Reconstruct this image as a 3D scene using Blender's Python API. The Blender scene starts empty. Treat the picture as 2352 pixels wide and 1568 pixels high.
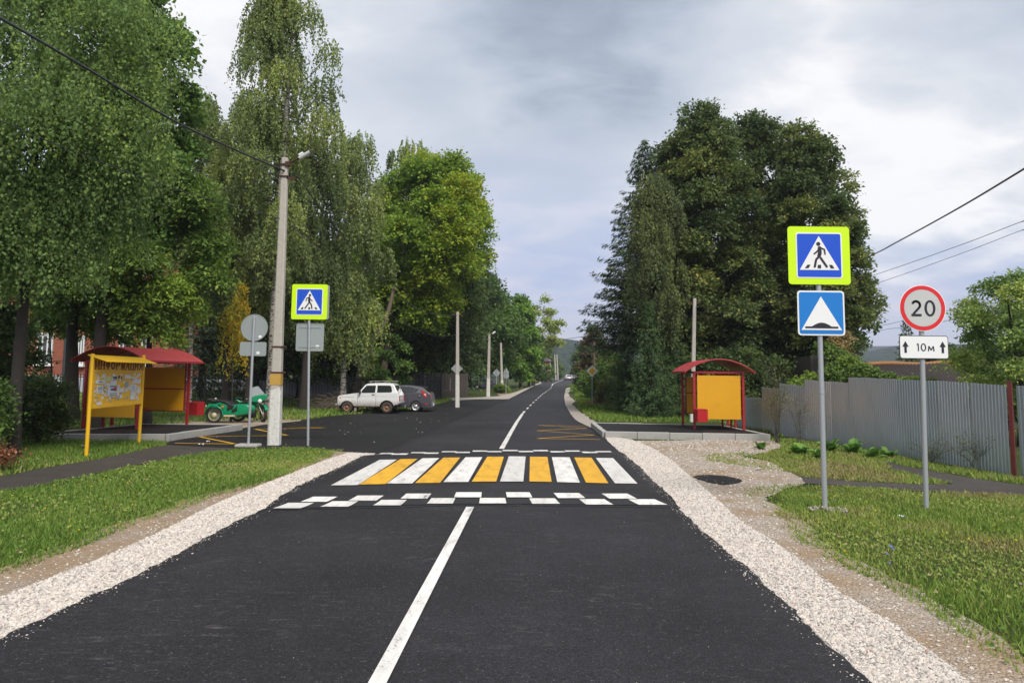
import bpy, bmesh, math, random
import numpy as np
from mathutils import Vector, Matrix, Euler
R = math.radians
random.seed(7)
rng = np.random.default_rng(7)
scene = bpy.context.scene
COL = scene.collection

# ---------------------------------------------------------------- camera
FPX, PPX, PPY, CAMH, ROLL = 1750.0, 1176.0, 687.0, 2.0, 0.0105
PITCH = math.atan((860 - PPY) / FPX)
cam_data = bpy.data.cameras.new('camera')
cam = bpy.data.objects.new('camera', cam_data)
COL.objects.link(cam)
cam_data.sensor_width = 36.0
cam_data.lens = FPX / 2352 * 36
cam_data.shift_y = -(784 - PPY) / 2352
cam_data.clip_start = 0.1
cam_data.clip_end = 6000
CAMROT = Matrix.Rotation(R(90) + PITCH, 3, 'X') @ Matrix.Rotation(ROLL, 3, 'Z')
cam.matrix_world = Matrix.Translation((0, 0, CAMH)) @ CAMROT.to_4x4()
scene.camera = cam

# ---------------------------------------------------------------- light
scene.view_settings.view_transform = 'Standard'
scene.view_settings.look = 'None'
scene.view_settings.exposure = 0.58
scene.view_settings.gamma = 1.0
try: scene.view_settings.use_curve_mapping = False
except Exception: pass
SUN_EL, SUN_AZ = 50.0, 156.0          # behind the camera, to the right
sun_data = bpy.data.lights.new('sun', 'SUN')
sun_data.energy = 2.4
sun_data.angle = R(22)
sun_data.color = (1.0, 0.95, 0.87)
sun = bpy.data.objects.new('sun', sun_data)
COL.objects.link(sun)
_sd = Vector((math.sin(R(SUN_AZ)) * math.cos(R(SUN_EL)), math.cos(R(SUN_AZ)) * math.cos(R(SUN_EL)), math.sin(R(SUN_EL))))
sun.rotation_euler = _sd.to_track_quat('Z', 'Y').to_euler()
sun.location = (0, 0, 60)

def px_dir(u, v):
    return (CAMROT @ Vector(((u - PPX) / FPX, (PPY - v) / FPX, -1.0))).normalized()

class NT:
    """small node helper"""
    def __init__(s, tree): s.t = tree
    def n(s, kind, **kw):
        nd = s.t.nodes.new(kind)
        for k, v in kw.items():
            if k == 'ins':
                for i, val in v.items():
                    sock = nd.inputs[i]
                    if hasattr(val, 'is_linked') or isinstance(val, bpy.types.NodeSocket): s.t.links.new(val, sock)
                    else: sock.default_value = val
            else: setattr(nd, k, v)
        return nd
    def math(s, op, a, b=0.0, c=None, clamp=False):
        nd = s.t.nodes.new('ShaderNodeMath'); nd.operation = op; nd.use_clamp = clamp
        for i, val in enumerate((a, b) if c is None else (a, b, c)):
            if isinstance(val, bpy.types.NodeSocket): s.t.links.new(val, nd.inputs[i])
            else: nd.inputs[i].default_value = val
        return nd.outputs[0]
    def mix(s, f, a, b, blend='MIX'):
        nd = s.t.nodes.new('ShaderNodeMix'); nd.data_type = 'RGBA'; nd.blend_type = blend
        for i, val in ((0, f), (6, a), (7, b)):
            if isinstance(val, bpy.types.NodeSocket): s.t.links.new(val, nd.inputs[i])
            else:
                if i and len(val) == 3: val = (*val, 1)
                nd.inputs[i].default_value = val
        return nd.outputs[2]
    def ramp(s, f, stops, interp='LINEAR'):
        nd = s.t.nodes.new('ShaderNodeValToRGB'); s.t.links.new(f, nd.inputs[0])
        cr = nd.color_ramp; cr.interpolation = interp
        while len(cr.elements) < len(stops): cr.elements.new(0.5)
        for e, (p, c) in zip(cr.elements, stops):
            e.position = p
            e.color = (c, c, c, 1) if isinstance(c, (int, float)) else (*c, 1)
        return nd.outputs[0]
    def noise(s, vec, scale, detail=4, rough=0.55, out=0, dist=0.0):
        nd = s.t.nodes.new('ShaderNodeTexNoise')
        nd.inputs['Scale'].default_value = scale; nd.inputs['Detail'].default_value = detail
        nd.inputs['Roughness'].default_value = rough; nd.inputs['Distortion'].default_value = dist
        if vec is not None: s.t.links.new(vec, nd.inputs['Vector'])
        return nd.outputs[out]
    def vmul(s, vec, k):
        nd = s.t.nodes.new('ShaderNodeVectorMath'); nd.operation = 'MULTIPLY'
        s.t.links.new(vec, nd.inputs[0]); nd.inputs[1].default_value = k
        return nd.outputs[0]

# ---- sky: Nishita behind a procedural broken overcast
world = bpy.data.worlds.new('World'); scene.world = world; world.use_nodes = True
wt = world.node_tree; wt.nodes.clear(); W = NT(wt)
tc = W.n('ShaderNodeTexCoord').outputs['Generated']
sep = W.n('ShaderNodeSeparateXYZ', ins={0: tc})
dx, dy, dz = sep.outputs
zz = W.math('MAXIMUM', dz, 0.0)
den = W.math('ADD', zz, 0.26)
pl = W.n('ShaderNodeCombineXYZ', ins={0: W.math('DIVIDE', dx, den), 1: W.math('DIVIDE', dy, den), 2: W.math('MULTIPLY', dz, 1.5)}).outputs[0]
n1 = W.noise(pl, 1.5, 7, 0.54, dist=0.35)
n2 = W.noise(W.vmul(pl, (1.0, 1.3, 1.0)), 3.2, 6, 0.55, dist=0.3)
cl = W.math('ADD', W.math('MULTIPLY', n1, 0.74), W.math('MULTIPLY', n2, 0.26))
def blob(u, v, c0, c1):
    d = px_dir(u, v)
    nd = W.n('ShaderNodeVectorMath', operation='DOT_PRODUCT', ins={0: tc, 1: d})
    wob = W.math('ADD', nd.outputs['Value'], W.math('MULTIPLY', W.math('SUBTRACT', n2, 0.5), 0.055))
    mr = W.n('ShaderNodeMapRange', interpolation_type='SMOOTHSTEP', ins={0: wob, 1: math.cos(R(c1)), 2: math.cos(R(c0))})
    return mr.outputs[0]
dark = W.math('MAXIMUM', blob(1330, -40, 1, 12.5), W.math('MULTIPLY', blob(2300, -60, 0, 9), 0.55))
dark = W.math('MAXIMUM', dark, W.math('MULTIPLY', blob(900, 40, 0, 12), 0.35))
lite = W.math('MAXIMUM', blob(2080, 300, 2, 14), W.math('MULTIPLY', blob(420, 90, 1, 12), 0.6))
# value of the cloud sheet: 0 dark .. 1 bright
val = W.math('ADD', W.math('MULTIPLY', W.math('SUBTRACT', cl, 0.5), 2.0), 0.62)
val = W.math('SUBTRACT', val, W.math('MULTIPLY', dark, 0.50))
val = W.math('ADD', val, W.math('MULTIPLY', lite, 0.24))
ccol = W.ramp(val, [(0.0, (0.25, 0.295, 0.37)), (0.3, (0.40, 0.45, 0.54)), (0.58, (0.545, 0.585, 0.655)), (0.85, (0.70, 0.715, 0.75)), (1.0, (0.82, 0.825, 0.845))])
# low band of clear lavender-blue under the sheet
hcol = W.ramp(W.math('MULTIPLY', zz, 2.5), [(0.0, (0.60, 0.585, 0.67)), (0.13, (0.50, 0.53, 0.68)), (0.3, (0.40, 0.465, 0.66)), (0.55, (0.44, 0.50, 0.66)), (1.0, (0.55, 0.60, 0.70))])
pinkf = W.math('MULTIPLY', W.math('SUBTRACT', n2, 0.44, clamp=True), 2.6, clamp=True)
hcol = W.mix(pinkf, hcol, (0.66, 0.63, 0.72))
bandn = W.math('ADD', zz, W.math('MULTIPLY', W.math('SUBTRACT', n1, 0.5), 0.30))
bandn = W.math('ADD', bandn, W.math('MULTIPLY', lite, 0.08))
hf = W.n('ShaderNodeMapRange', interpolation_type='SMOOTHSTEP', ins={0: bandn, 1: 0.13, 2: 0.30}).outputs[0]
clouds = W.mix(hf, hcol, ccol)
sky = W.n('ShaderNodeTexSky', sky_type='NISHITA', sun_disc=False, sun_elevation=R(SUN_EL), sun_rotation=R(SUN_AZ))
skyc = W.mix(0.94, sky.outputs[0], W.vmul(clouds, (8.6, 8.55, 8.45)))
bg = W.n('ShaderNodeBackground', ins={0: skyc, 1: 0.1})
W.n('ShaderNodeOutputWorld', ins={0: bg.outputs[0]})

# ---------------------------------------------------------------- terrain and layout helpers
def sstep(a, b, x):
    t = min(1, max(0, (x - a) / (b - a))); return t * t * (3 - 2 * t)
def zg(x, y):
    if y < 50: z = 0.0
    elif y < 230: z = .004 * (y - 50)
    else: z = max(-6.0, .72 - .012 * (y - 230))
    z += .028 * min(60, max(0, y - 36)) * sstep(-11, -26, x)
    return z
def P(u, v, dz=0.0, surf=None):
    """ground point seen at photo pixel (u, v) of a 2352 px wide frame"""
    d = CAMROT @ Vector(((u - PPX) / FPX, (PPY - v) / FPX, -1.0))
    h = dz
    for _ in range(30):
        t = (h - CAMH) / min(d.z, -1e-5)
        x, y = d.x * t, d.y * t
        h = .5 * h + .5 * (dz + (surf or zg)(x, y))
    return Vector((x, y, h))
def at(u, v, D):
    d = CAMROT @ Vector(((u - PPX) / FPX, (PPY - v) / FPX, -1.0))
    t = D / d.y
    return Vector((d.x * t, D, CAMH + d.z * t))

# ---------------------------------------------------------------- object helpers
def tag(o, label=None, cat=None, group=None, kind=None):
    if label: o['label'] = label
    if cat: o['category'] = cat
    if group: o['group'] = group
    if kind: o['kind'] = kind
    return o
def thing(name, label, cat, loc=(0, 0, 0), rotz=0.0, group=None):
    o = bpy.data.objects.new(name, None); COL.objects.link(o)
    o.location = loc; o.rotation_euler = (0, 0, rotz); o.empty_display_size = 0.2
    return tag(o, label, cat, group)
def link(name, me, mat=None, parent=None, loc=None, rot=None, bevel=0.0, label=None):
    o = bpy.data.objects.new(name, me); COL.objects.link(o)
    if mat is not None and not me.materials: me.materials.append(mat)
    if parent is not None: o.parent = parent
    if loc is not None: o.location = loc
    if rot is not None: o.rotation_euler = rot
    if bevel:
        b = o.modifiers.new('bevel', 'BEVEL'); b.width = bevel; b.segments = 2; b.limit_method = 'ANGLE'; b.angle_limit = R(40)
    if label: o['label'] = label
    return o
def copy_tree(o, parent=None):
    c = o.copy(); COL.objects.link(c); c.parent = parent
    for ch in list(o.children): copy_tree(ch, c)
    return c

class MB:
    def __init__(s): s.v = []; s.f = []; s.M = Matrix.Identity(4); s.sm = []
    def add(s, vs, fs, smooth=False):
        b = len(s.v)
        s.v += [s.M @ Vector(v) for v in vs]
        s.f += [tuple(i + b for i in f) for f in fs]
        s.sm += [smooth] * len(fs)
        return s
    def box(s, x0, x1, y0, y1, z0, z1):
        return s.add([(x0, y0, z0), (x1, y0, z0), (x1, y1, z0), (x0, y1, z0), (x0, y0, z1), (x1, y0, z1), (x1, y1, z1), (x0, y1, z1)],
                     [(0, 3, 2, 1), (4, 5, 6, 7), (0, 1, 5, 4), (1, 2, 6, 5), (2, 3, 7, 6), (3, 0, 4, 7)])
    def cbox(s, c, size, rot=None):
        sx, sy, sz = (k / 2 for k in size)
        m = Matrix.Translation(c) @ (rot.to_4x4() if rot else Matrix.Identity(4))
        old = s.M; s.M = old @ m; s.box(-sx, sx, -sy, sy, -sz, sz); s.M = old
        return s
    def tube(s, pts, rad, n=8, cap=True, smooth=True):
        pts = [Vector(p) for p in pts]
        if not hasattr(rad, '__len__'): rad = [rad] * len(pts)
        vs, fs = [], []
        ref = None
        for i, p in enumerate(pts):
            d = (pts[min(i + 1, len(pts) - 1)] - pts[max(i - 1, 0)]).normalized()
            if ref is None: ref = Vector((0, 0, 1)) if abs(d.z) < .9 else Vector((1, 0, 0))
            a = d.cross(ref).normalized(); b = d.cross(a).normalized(); ref = -b if False else ref
            for k in range(n):
                t = 2 * math.pi * k / n
                vs.append(p + (a * math.cos(t) + b * math.sin(t)) * rad[i])
        for i in range(len(pts) - 1):
            for k in range(n):
                k2 = (k + 1) % n
                fs.append((i * n + k, i * n + k2, (i + 1) * n + k2, (i + 1) * n + k))
        s.add(vs, fs, smooth)
        if cap:
            s.add([vs[k] for k in range(n)], [tuple(range(n))[::-1]])
            s.add([vs[(len(pts) - 1) * n + k] for k in range(n)], [tuple(range(n))])
        return s
    def lathe(s, prof, n=24, axis='Y', smooth=True):
        """profile of (radius, offset along axis)"""
        vs, fs = [], []
        for r, h in prof:
            for k in range(n):
                t = 2 * math.pi * k / n
                c, q = r * math.cos(t), r * math.sin(t)
                vs.append({'Y': (c, h, q), 'Z': (c, q, h), 'X': (h, c, q)}[axis])
        for i in range(len(prof) - 1):
            for k in range(n):
                k2 = (k + 1) % n
                fs.append((i * n + k, i * n + k2, (i + 1) * n + k2, (i + 1) * n + k))
        return s.add(vs, fs, smooth)
    def prism(s, poly, h0, h1, plane='XZ'):
        """extrude a polygon drawn in plane along the third axis from h0 to h1"""
        m = {'XZ': lambda a, b, h: (a, h, b), 'XY': lambda a, b, h: (a, b, h), 'YZ': lambda a, b, h: (h, a, b)}[plane]
        n = len(poly)
        vs = [m(a, b, h0) for a, b in poly] + [m(a, b, h1) for a, b in poly]
        fs = [tuple(range(n))[::-1], tuple(range(n, 2 * n))] + [(k, (k + 1) % n, n + (k + 1) % n, n + k) for k in range(n)]
        return s.add(vs, fs)
    def mesh(s, name):
        me = bpy.data.meshes.new(name)
        me.from_pydata([tuple(v) for v in s.v], [], s.f)
        me.polygons.foreach_set('use_smooth', s.sm)
        me.update()
        bm = bmesh.new(); bm.from_mesh(me); bmesh.ops.recalc_face_normals(bm, faces=bm.faces); bm.to_mesh(me); bm.free()
        return me
    def build(s, name, mat, parent=None, bevel=0.0, label=None, loc=None, rot=None):
        return link(name, s.mesh(name), mat, parent, bevel=bevel, label=label, loc=loc, rot=rot)

def np_mesh(name, verts, faces, tint=None, mat=None):
    """verts (n,3), faces (m,k) as arrays; tint per face"""
    me = bpy.data.meshes.new(name)
    m, k = faces.shape
    me.vertices.add(len(verts)); me.vertices.foreach_set('co', np.ascontiguousarray(verts, dtype=np.float32).ravel())
    me.loops.add(m * k); me.loops.foreach_set('vertex_index', np.ascontiguousarray(faces, dtype=np.int32).ravel())
    me.polygons.add(m); me.polygons.foreach_set('loop_start', np.arange(0, m * k, k, dtype=np.int32))
    try: me.polygons.foreach_set('loop_total', np.full(m, k, dtype=np.int32))
    except Exception: pass
    me.polygons.foreach_set('use_smooth', np.zeros(m, dtype=bool))
    if tint is not None:
        a = me.attributes.new('tint', 'FLOAT', 'FACE'); a.data.foreach_set('value', np.ascontiguousarray(tint, dtype=np.float32))
    me.update(calc_edges=True)
    if mat: me.materials.append(mat)
    return me

# ---------------------------------------------------------------- materials
def new_mat(name):
    m = bpy.data.materials.new(name); m.use_nodes = True
    t = m.node_tree; b = t.nodes['Principled BSDF']
    return m, NT(t), b
def lk(N, a, b): N.t.links.new(a, b)
_mc = {}
def paint(name, col, rough=0.5, metal=0.0, vary=0.12, scale=6.0, dirt=0.0, dirtcol=(0.12, 0.09, 0.06), bump=0.0, spec=0.5, bscale=40):
    if name in _mc: return _mc[name]
    m, N, b = new_mat(name)
    co = N.n('ShaderNodeTexCoord').outputs['Object']
    n = N.noise(co, scale, 5, .6)
    c = N.mix(N.math('MULTIPLY', n, vary * 2, clamp=True), col, tuple(k * .55 for k in col))
    if dirt:
        n2 = N.noise(co, scale * 2.3, 6, .7)
        c = N.mix(N.math('MULTIPLY', N.math('SUBTRACT', n2, .52, clamp=True), dirt * 8, clamp=True), c, dirtcol)
    lk(N, c, b.inputs['Base Color'])
    lk(N, N.math('ADD', N.math('MULTIPLY', n, .2), rough - .1, clamp=True), b.inputs['Roughness'])
    b.inputs['Metallic'].default_value = metal
    b.inputs['Specular IOR Level'].default_value = spec
    if bump:
        bp = N.n('ShaderNodeBump', ins={'Strength': bump, 'Distance': .01, 'Height': N.noise(co, bscale, 4, .6)})
        lk(N, bp.outputs[0], b.inputs['Normal'])
    _mc[name] = m
    return m

def mat_asphalt(name, base, streak=0.5, patch=1.0):
    m, N, b = new_mat(name)
    co = N.n('ShaderNodeNewGeometry').outputs['Position']
    big = N.noise(co, .30, 5, .6)
    mid = N.noise(co, 2.2, 6, .7)
    fine = N.noise(co, 34, 4, .75)
    lo, hi = tuple(k * .45 for k in base), tuple(k * 1.75 for k in base)
    c = N.mix(N.ramp(big, [(.30, 0.0), (.70, 1.0)]), lo, hi)
    c = N.mix(N.ramp(mid, [(.35, 0.0), (.65, 1.0)]), N.mix(.45, c, lo), c)
    vor = N.n('ShaderNodeTexVoronoi', ins={'Vector': co, 'Scale': 95.0})
    sel = N.n('ShaderNodeSeparateColor', ins={0: vor.outputs['Color']}).outputs[0]
    c = N.mix(N.ramp(sel, [(.0, .75), (.35, .0)]), c, tuple(k * .28 for k in base))
    c = N.mix(N.ramp(sel, [(.72, .0), (.97, .28)]), c, tuple(min(.3, k * 3.2 + .015) for k in base))
    spk = N.math('MULTIPLY', N.math('GREATER_THAN', sel, .985), N.math('GREATER_THAN', N.noise(co, 17, 2, .5), .50))
    c = N.mix(N.math('MULTIPLY', spk, .4), c, (0.26, 0.245, 0.235))
    c = N.mix(N.ramp(fine, [(.40, .55), (.60, 0.0)]), c, tuple(k * .35 for k in base))
    if streak:
        s1 = N.noise(N.vmul(co, (1.6, 5.0, 1)), 3.2, 7, .78)
        s2 = N.noise(co, .42, 4, .6)
        sx = N.ramp(s1, [(.56, 0.0), (.68, 1.0)])
        msk = N.ramp(s2, [(.44, 0.0), (.56, 1.0)])
        c = N.mix(N.math('MULTIPLY', N.math('MULTIPLY', sx, msk), .9 * streak), c, (0.16, 0.148, 0.14))
    lk(N, c, b.inputs['Base Color'])
    b.inputs['Roughness'].default_value = .66
    b.inputs['Specular IOR Level'].default_value = .24
    h = N.math('ADD', N.noise(co, 70, 3, .7), N.math('MULTIPLY', vor.outputs['Distance'], .9))
    bp = N.n('ShaderNodeBump', ins={'Strength': .8, 'Distance': .010, 'Height': h})
    lk(N, bp.outputs[0], b.inputs['Normal'])
    return m
M_ROAD = mat_asphalt('road_asphalt', (0.031, 0.0285, 0.032), .6)
M_PARK = mat_asphalt('parking_asphalt', (0.019, 0.018, 0.019), .35)
M_PLAT = mat_asphalt('platform_asphalt', (0.024, 0.022, 0.024), .0)
M_PATH = mat_asphalt('path_asphalt', (0.082, 0.070, 0.062), .25)
M_SPILL = mat_asphalt('tar_patch', (0.014, 0.013, 0.014), .0)

def mat_marking(name, col):
    m, N, b = new_mat(name)
    co = N.n('ShaderNodeNewGeometry').outputs['Position']
    oi = N.n('ShaderNodeObjectInfo').outputs['Random']
    n = N.noise(co, 38, 5, .75)
    n2 = N.noise(N.vmul(co, (3.0, .8, 1)), 2.2, 6, .65)
    c = N.mix(N.ramp(n2, [(.40, 0.0), (.75, .55)]), col, (0.30, 0.28, 0.26) if col[2] > .3 else tuple(k * .5 for k in col))
    c = N.mix(N.ramp(oi, [(.35, 0.0), (1.0, .55)]), c, (0.50, 0.47, 0.45) if col[2] > .3 else tuple(k * .8 for k in col))
    holes = N.math('MULTIPLY', N.math('SUBTRACT', N.math('ADD', N.math('MULTIPLY', n, .7), N.math('MULTIPLY', n2, .45)), .64, clamp=True), 10, clamp=True)
    c = N.mix(holes, c, (0.06, 0.058, 0.06))
    lk(N, c, b.inputs['Base Color']); b.inputs['Roughness'].default_value = .7
    bp = N.n('ShaderNodeBump', ins={'Strength': .4, 'Distance': .004, 'Height': n}); lk(N, bp.outputs[0], b.inputs['Normal'])
    return m
M_WHITE = mat_marking('white_marking', (0.76, 0.74, 0.70))
M_ORANGE = mat_marking('orange_marking', (0.76, 0.40, 0.018))
M_BLACKM = mat_marking('black_marking', (0.013, 0.012, 0.013))

def mat_gravel(name, ca, cb, scale=28.0, soil=0.0):
    m, N, b = new_mat(name)
    co = N.n('ShaderNodeNewGeometry').outputs['Position']
    wob = N.n('ShaderNodeVectorMath', operation='ADD', ins={0: co, 1: N.vmul(N.noise(co, 14, 3, .6, out=1), (.05, .05, .05))}).outputs[0]
    v = N.n('ShaderNodeTexVoronoi', ins={'Vector': wob, 'Scale': scale})
    ed = N.n('ShaderNodeTexVoronoi', feature='DISTANCE_TO_EDGE', ins={'Vector': wob, 'Scale': scale}).outputs['Distance']
    r = N.n('ShaderNodeSeparateColor', ins={0: v.outputs['Color']}).outputs[0]
    c = N.mix(r, ca, cb)
    gap = N.math('SUBTRACT', 1.0, N.math('MULTIPLY', ed, 9, clamp=True))
    c = N.mix(N.math('MULTIPLY', gap, .62), c, (0.13, 0.11, 0.095))
    big = N.noise(co, .8, 5, .65)
    if soil:
        f = N.math('MULTIPLY', N.math('SUBTRACT', N.math('ADD', big, soil - .5), .42, clamp=True), 6, clamp=True)
        sc = N.mix(N.noise(co, 3.5, 5, .7), (0.25, 0.165, 0.10), (0.46, 0.345, 0.235))
        c = N.mix(f, c, sc)
    else:
        c = N.mix(N.math('MULTIPLY', big, .25), c, (0.36, 0.31, 0.27))
    lk(N, c, b.inputs['Base Color']); b.inputs['Roughness'].default_value = .9
    b.inputs['Specular IOR Level'].default_value = .25
    h = N.math('ADD', N.math('MULTIPLY', ed, 2.5, clamp=True), N.math('MULTIPLY', N.noise(co, 60, 3, .6), .25))
    bp = N.n('ShaderNodeBump', ins={'Strength': .9, 'Distance': .018, 'Height': h}); lk(N, bp.outputs[0], b.inputs['Normal'])
    return m
M_GRAVEL = mat_gravel('crushed_limestone', (0.60, 0.54, 0.475), (0.41, 0.36, 0.32))
M_DIRT = mat_gravel('stony_dirt', (0.50, 0.40, 0.31), (0.34, 0.26, 0.195), 30, soil=.56)
M_DIRT2 = mat_gravel('gravelly_dirt', (0.58, 0.49, 0.40), (0.36, 0.29, 0.23), 26, soil=.47)

def mat_ground():
    m, N, b = new_mat('meadow_soil')
    co = N.n('ShaderNodeNewGeometry').outputs['Position']
    a = N.noise(co, .45, 6, .65); f = N.noise(co, 9, 6, .75); h = N.noise(co, 40, 3, .7)
    c = N.mix(f, (0.022, 0.040, 0.010), (0.085, 0.115, 0.028))
    c = N.mix(N.math('MULTIPLY', N.math('SUBTRACT', a, .50, clamp=True), 6, clamp=True), c, N.mix(f, (0.06, 0.06, 0.02), (0.15, 0.135, 0.05)))
    c = N.mix(N.math('MULTIPLY', h, .5), c, (0.02, 0.03, 0.008))
    lk(N, c, b.inputs['Base Color']); b.inputs['Roughness'].default_value = .95; b.inputs['Specular IOR Level'].default_value = .15
    bp = N.n('ShaderNodeBump', ins={'Strength': .8, 'Distance': .05, 'Height': N.math('ADD', f, N.math('MULTIPLY', h, .6))}); lk(N, bp.outputs[0], b.inputs['Normal'])
    return m
M_GROUND = mat_ground()

LEAFK = 2.75
def mat_leaf(name, stops, trans=.42, rough=.55, spec=.25, haze=0.0):
    stops = [(p, tuple(min(.8, k * LEAFK) if max(c) < .3 else k for k in c)) for p, c in stops]
    """stops: colours along the per-leaf tint"""
    m, N, b = new_mat(name)
    at_ = N.n('ShaderNodeAttribute', attribute_name='tint').outputs['Fac']
    c = N.ramp(at_, stops)
    lk(N, c, b.inputs['Base Color']); b.inputs['Roughness'].default_value = rough; b.inputs['Specular IOR Level'].default_value = spec
    tr = N.n('ShaderNodeBsdfTranslucent', ins={0: N.mix(.5, c, (0.10, 0.16, 0.01), 'MIX')})
    lk(N, c, tr.inputs[0])
    mx = N.n('ShaderNodeMixShader', ins={0: trans, 1: b.outputs[0], 2: tr.outputs[0]})
    out = [n for n in N.t.nodes if n.type == 'OUTPUT_MATERIAL'][0]
    lk(N, mx.outputs[0], out.inputs[0])
    return m
def shades(c, warm=(1.35, 1.15, .8)):
    d = tuple(k * .45 for k in c); l = tuple(k * w * 1.35 for k, w in zip(c, warm))
    return [(0.0, d), (0.5, c), (1.0, l)]
L_BIRCH = mat_leaf('birch_leaf', shades((0.094, 0.122, 0.044)))
L_BIRCH_NEAR = mat_leaf('near_birch_leaf', shades((0.066, 0.104, 0.032)))
L_YELLOW = mat_leaf('yellow_birch_leaf', [(0, (0.14, 0.15, 0.02)), (.5, (0.42, 0.29, 0.02)), (1, (0.60, 0.36, 0.02))])
L_MAPLE = mat_leaf('maple_leaf', [(0, (0.030, 0.062, 0.012)), (.5, (0.085, 0.130, 0.018)), (.85, (0.165, 0.195, 0.020)), (1, (0.30, 0.28, 0.02))])
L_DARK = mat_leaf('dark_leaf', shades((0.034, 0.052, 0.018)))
L_ASH = mat_leaf('ash_leaf', shades((0.070, 0.112, 0.022)))
L_LINDEN = mat_leaf('linden_leaf', [(0, (0.018, 0.030, 0.012)), (.55, (0.052, 0.072, 0.022)), (.85, (0.105, 0.118, 0.030)), (1, (0.17, 0.14, 0.035))])
L_SPRUCE = mat_leaf('spruce_needle', shades((0.024, 0.038, 0.018)), trans=.08)
L_YSPRUCE = mat_leaf('young_spruce_needle', shades((0.026, 0.046, 0.017)), trans=.1)
L_BROWN = mat_leaf('reddish_leaf', shades((0.075, 0.062, 0.028)))
L_WILLOW = mat_leaf('willow_leaf', [(0, (0.07, 0.10, 0.03)), (.5, (0.16, 0.19, 0.06)), (1, (0.32, 0.30, 0.10))])
L_SHRUB = mat_leaf('shrub_leaf', shades((0.045, 0.078, 0.020)))
L_VINE = mat_leaf('vine_leaf', shades((0.060, 0.095, 0.022)))
L_GRASS = mat_leaf('grass_blade', [(0, (0.030, 0.060, 0.010)), (.40, (0.060, 0.098, 0.016)), (.65, (0.115, 0.142, 0.030)), (.9, (0.30, 0.27, 0.10)), (1, (0.42, 0.34, 0.17))], trans=.3)
L_BURDOCK = mat_leaf('burdock_leaf', shades((0.055, 0.105, 0.022)), trans=.25)
M_BARK = paint('dark_bark', (0.040, 0.032, 0.026), .9, vary=.4, scale=9, bump=.8, bscale=22)
M_BARK2 = paint('brown_bark', (0.16, 0.12, 0.09), .9, vary=.4, scale=9, bump=.8, bscale=22)
def mat_birchbark():
    m, N, b = new_mat('birch_bark')
    co = N.n('ShaderNodeTexCoord').outputs['Object']
    n = N.noise(N.vmul(co, (3, 3, 9)), 1.6, 4, .6)
    c = N.mix(N.math('MULTIPLY', N.math('SUBTRACT', n, .47, clamp=True), 9, clamp=True), (0.36, 0.33, 0.29), (0.035, 0.03, 0.028))
    lk(N, c, b.inputs['Base Color']); b.inputs['Roughness'].default_value = .8
    return m
M_BIRCH = mat_birchbark()
M_CONC = paint('pole_concrete', (0.50, 0.465, 0.41), .85, vary=.18, scale=5, dirt=.25, dirtcol=(0.18, 0.15, 0.12), bump=.4)
M_KERB = paint('kerb_concrete', (0.42, 0.41, 0.38), .88, vary=.25, scale=3, dirt=.3, dirtcol=(0.22, 0.18, 0.14), bump=.5)
M_GALV = paint('galvanised_steel', (0.52, 0.54, 0.56), .45, .55, vary=.2, scale=18)
M_SIGNBACK = paint('sign_back_grey', (0.33, 0.37, 0.37), .55, .2, vary=.08, scale=4)
M_RUST = paint('rusty_steel', (0.085, 0.035, 0.025), .8, .2, vary=.3, scale=15, bump=.3)
M_LIMEWASH = paint('limewash', (0.70, 0.69, 0.64), .9, vary=.15, scale=6, dirt=.55, dirtcol=(0.33, 0.30, 0.25), bump=1.0, bscale=18)
M_YPAINT = paint('faded_ochre_paint', (0.55, 0.33, 0.06), .8, vary=.25, scale=9, dirt=.3, dirtcol=(0.4, 0.36, 0.28))
M_RED = paint('shelter_red', (0.36, 0.022, 0.028), .42, vary=.18, scale=3)
M_REDROOF = paint('roof_red', (0.42, 0.060, 0.070), .33, vary=.22, scale=2, dirt=.15, dirtcol=(0.25, 0.10, 0.09))
M_BINRED = paint('bin_red', (0.46, 0.018, 0.022), .4, vary=.1, scale=3)
M_PANEL = paint('panel_amber', (0.76, 0.37, 0.010), .42, vary=.16, scale=1.5, dirt=.12, dirtcol=(0.45, 0.22, 0.03))
M_BOARDY = paint('board_yellow', (0.85, 0.48, 0.014), .45, vary=.12, scale=3)
M_LETTER = paint('letter_maroon', (0.16, 0.018, 0.010), .5)
M_PAPER = paint('paper_white', (0.68, 0.68, 0.69), .8, vary=.1, scale=12)
M_PAPERY = paint('paper_yellowish', (0.66, 0.62, 0.30), .8, vary=.1, scale=12)
M_PAPERG = paint('paper_grey', (0.42, 0.41, 0.40), .8, vary=.3, scale=12)
M_INK = paint('print_ink', (0.05, 0.055, 0.08), .7)
M_INKR = paint('print_red', (0.45, 0.04, 0.05), .7)
M_LIME = paint('fluorescent_lime', (0.62, 0.92, 0.0), .5, vary=.03)
M_SWHITE = paint('sign_white', (0.86, 0.86, 0.86), .4, vary=.04)
M_SBLUE = paint('sign_blue', (0.010, 0.085, 0.62), .35, vary=.06)
M_SBLUE2 = paint('sign_azure', (0.010, 0.20, 0.62), .35, vary=.06)
M_SBLACK = paint('sign_black', (0.022, 0.018, 0.030), .45)
M_SRED = paint('sign_red', (0.72, 0.025, 0.030), .35, vary=.05)
M_SAMBER = paint('sign_amber', (0.85, 0.46, 0.010), .4, vary=.05)
M_TYRE = paint('tyre_rubber', (0.030, 0.027, 0.026), .85, vary=.3, scale=20)
M_TYREMUD = paint('muddy_tyre', (0.060, 0.048, 0.040), .9, vary=.3, scale=14, dirt=.5, dirtcol=(0.13, 0.09, 0.06))
M_GLASS = paint('car_glass', (0.022, 0.025, 0.026), .08, vary=.1, spec=.8)
M_LAMPGLASS = paint('lamp_glass', (0.75, 0.75, 0.73), .12, vary=.1, spec=.8)
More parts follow.
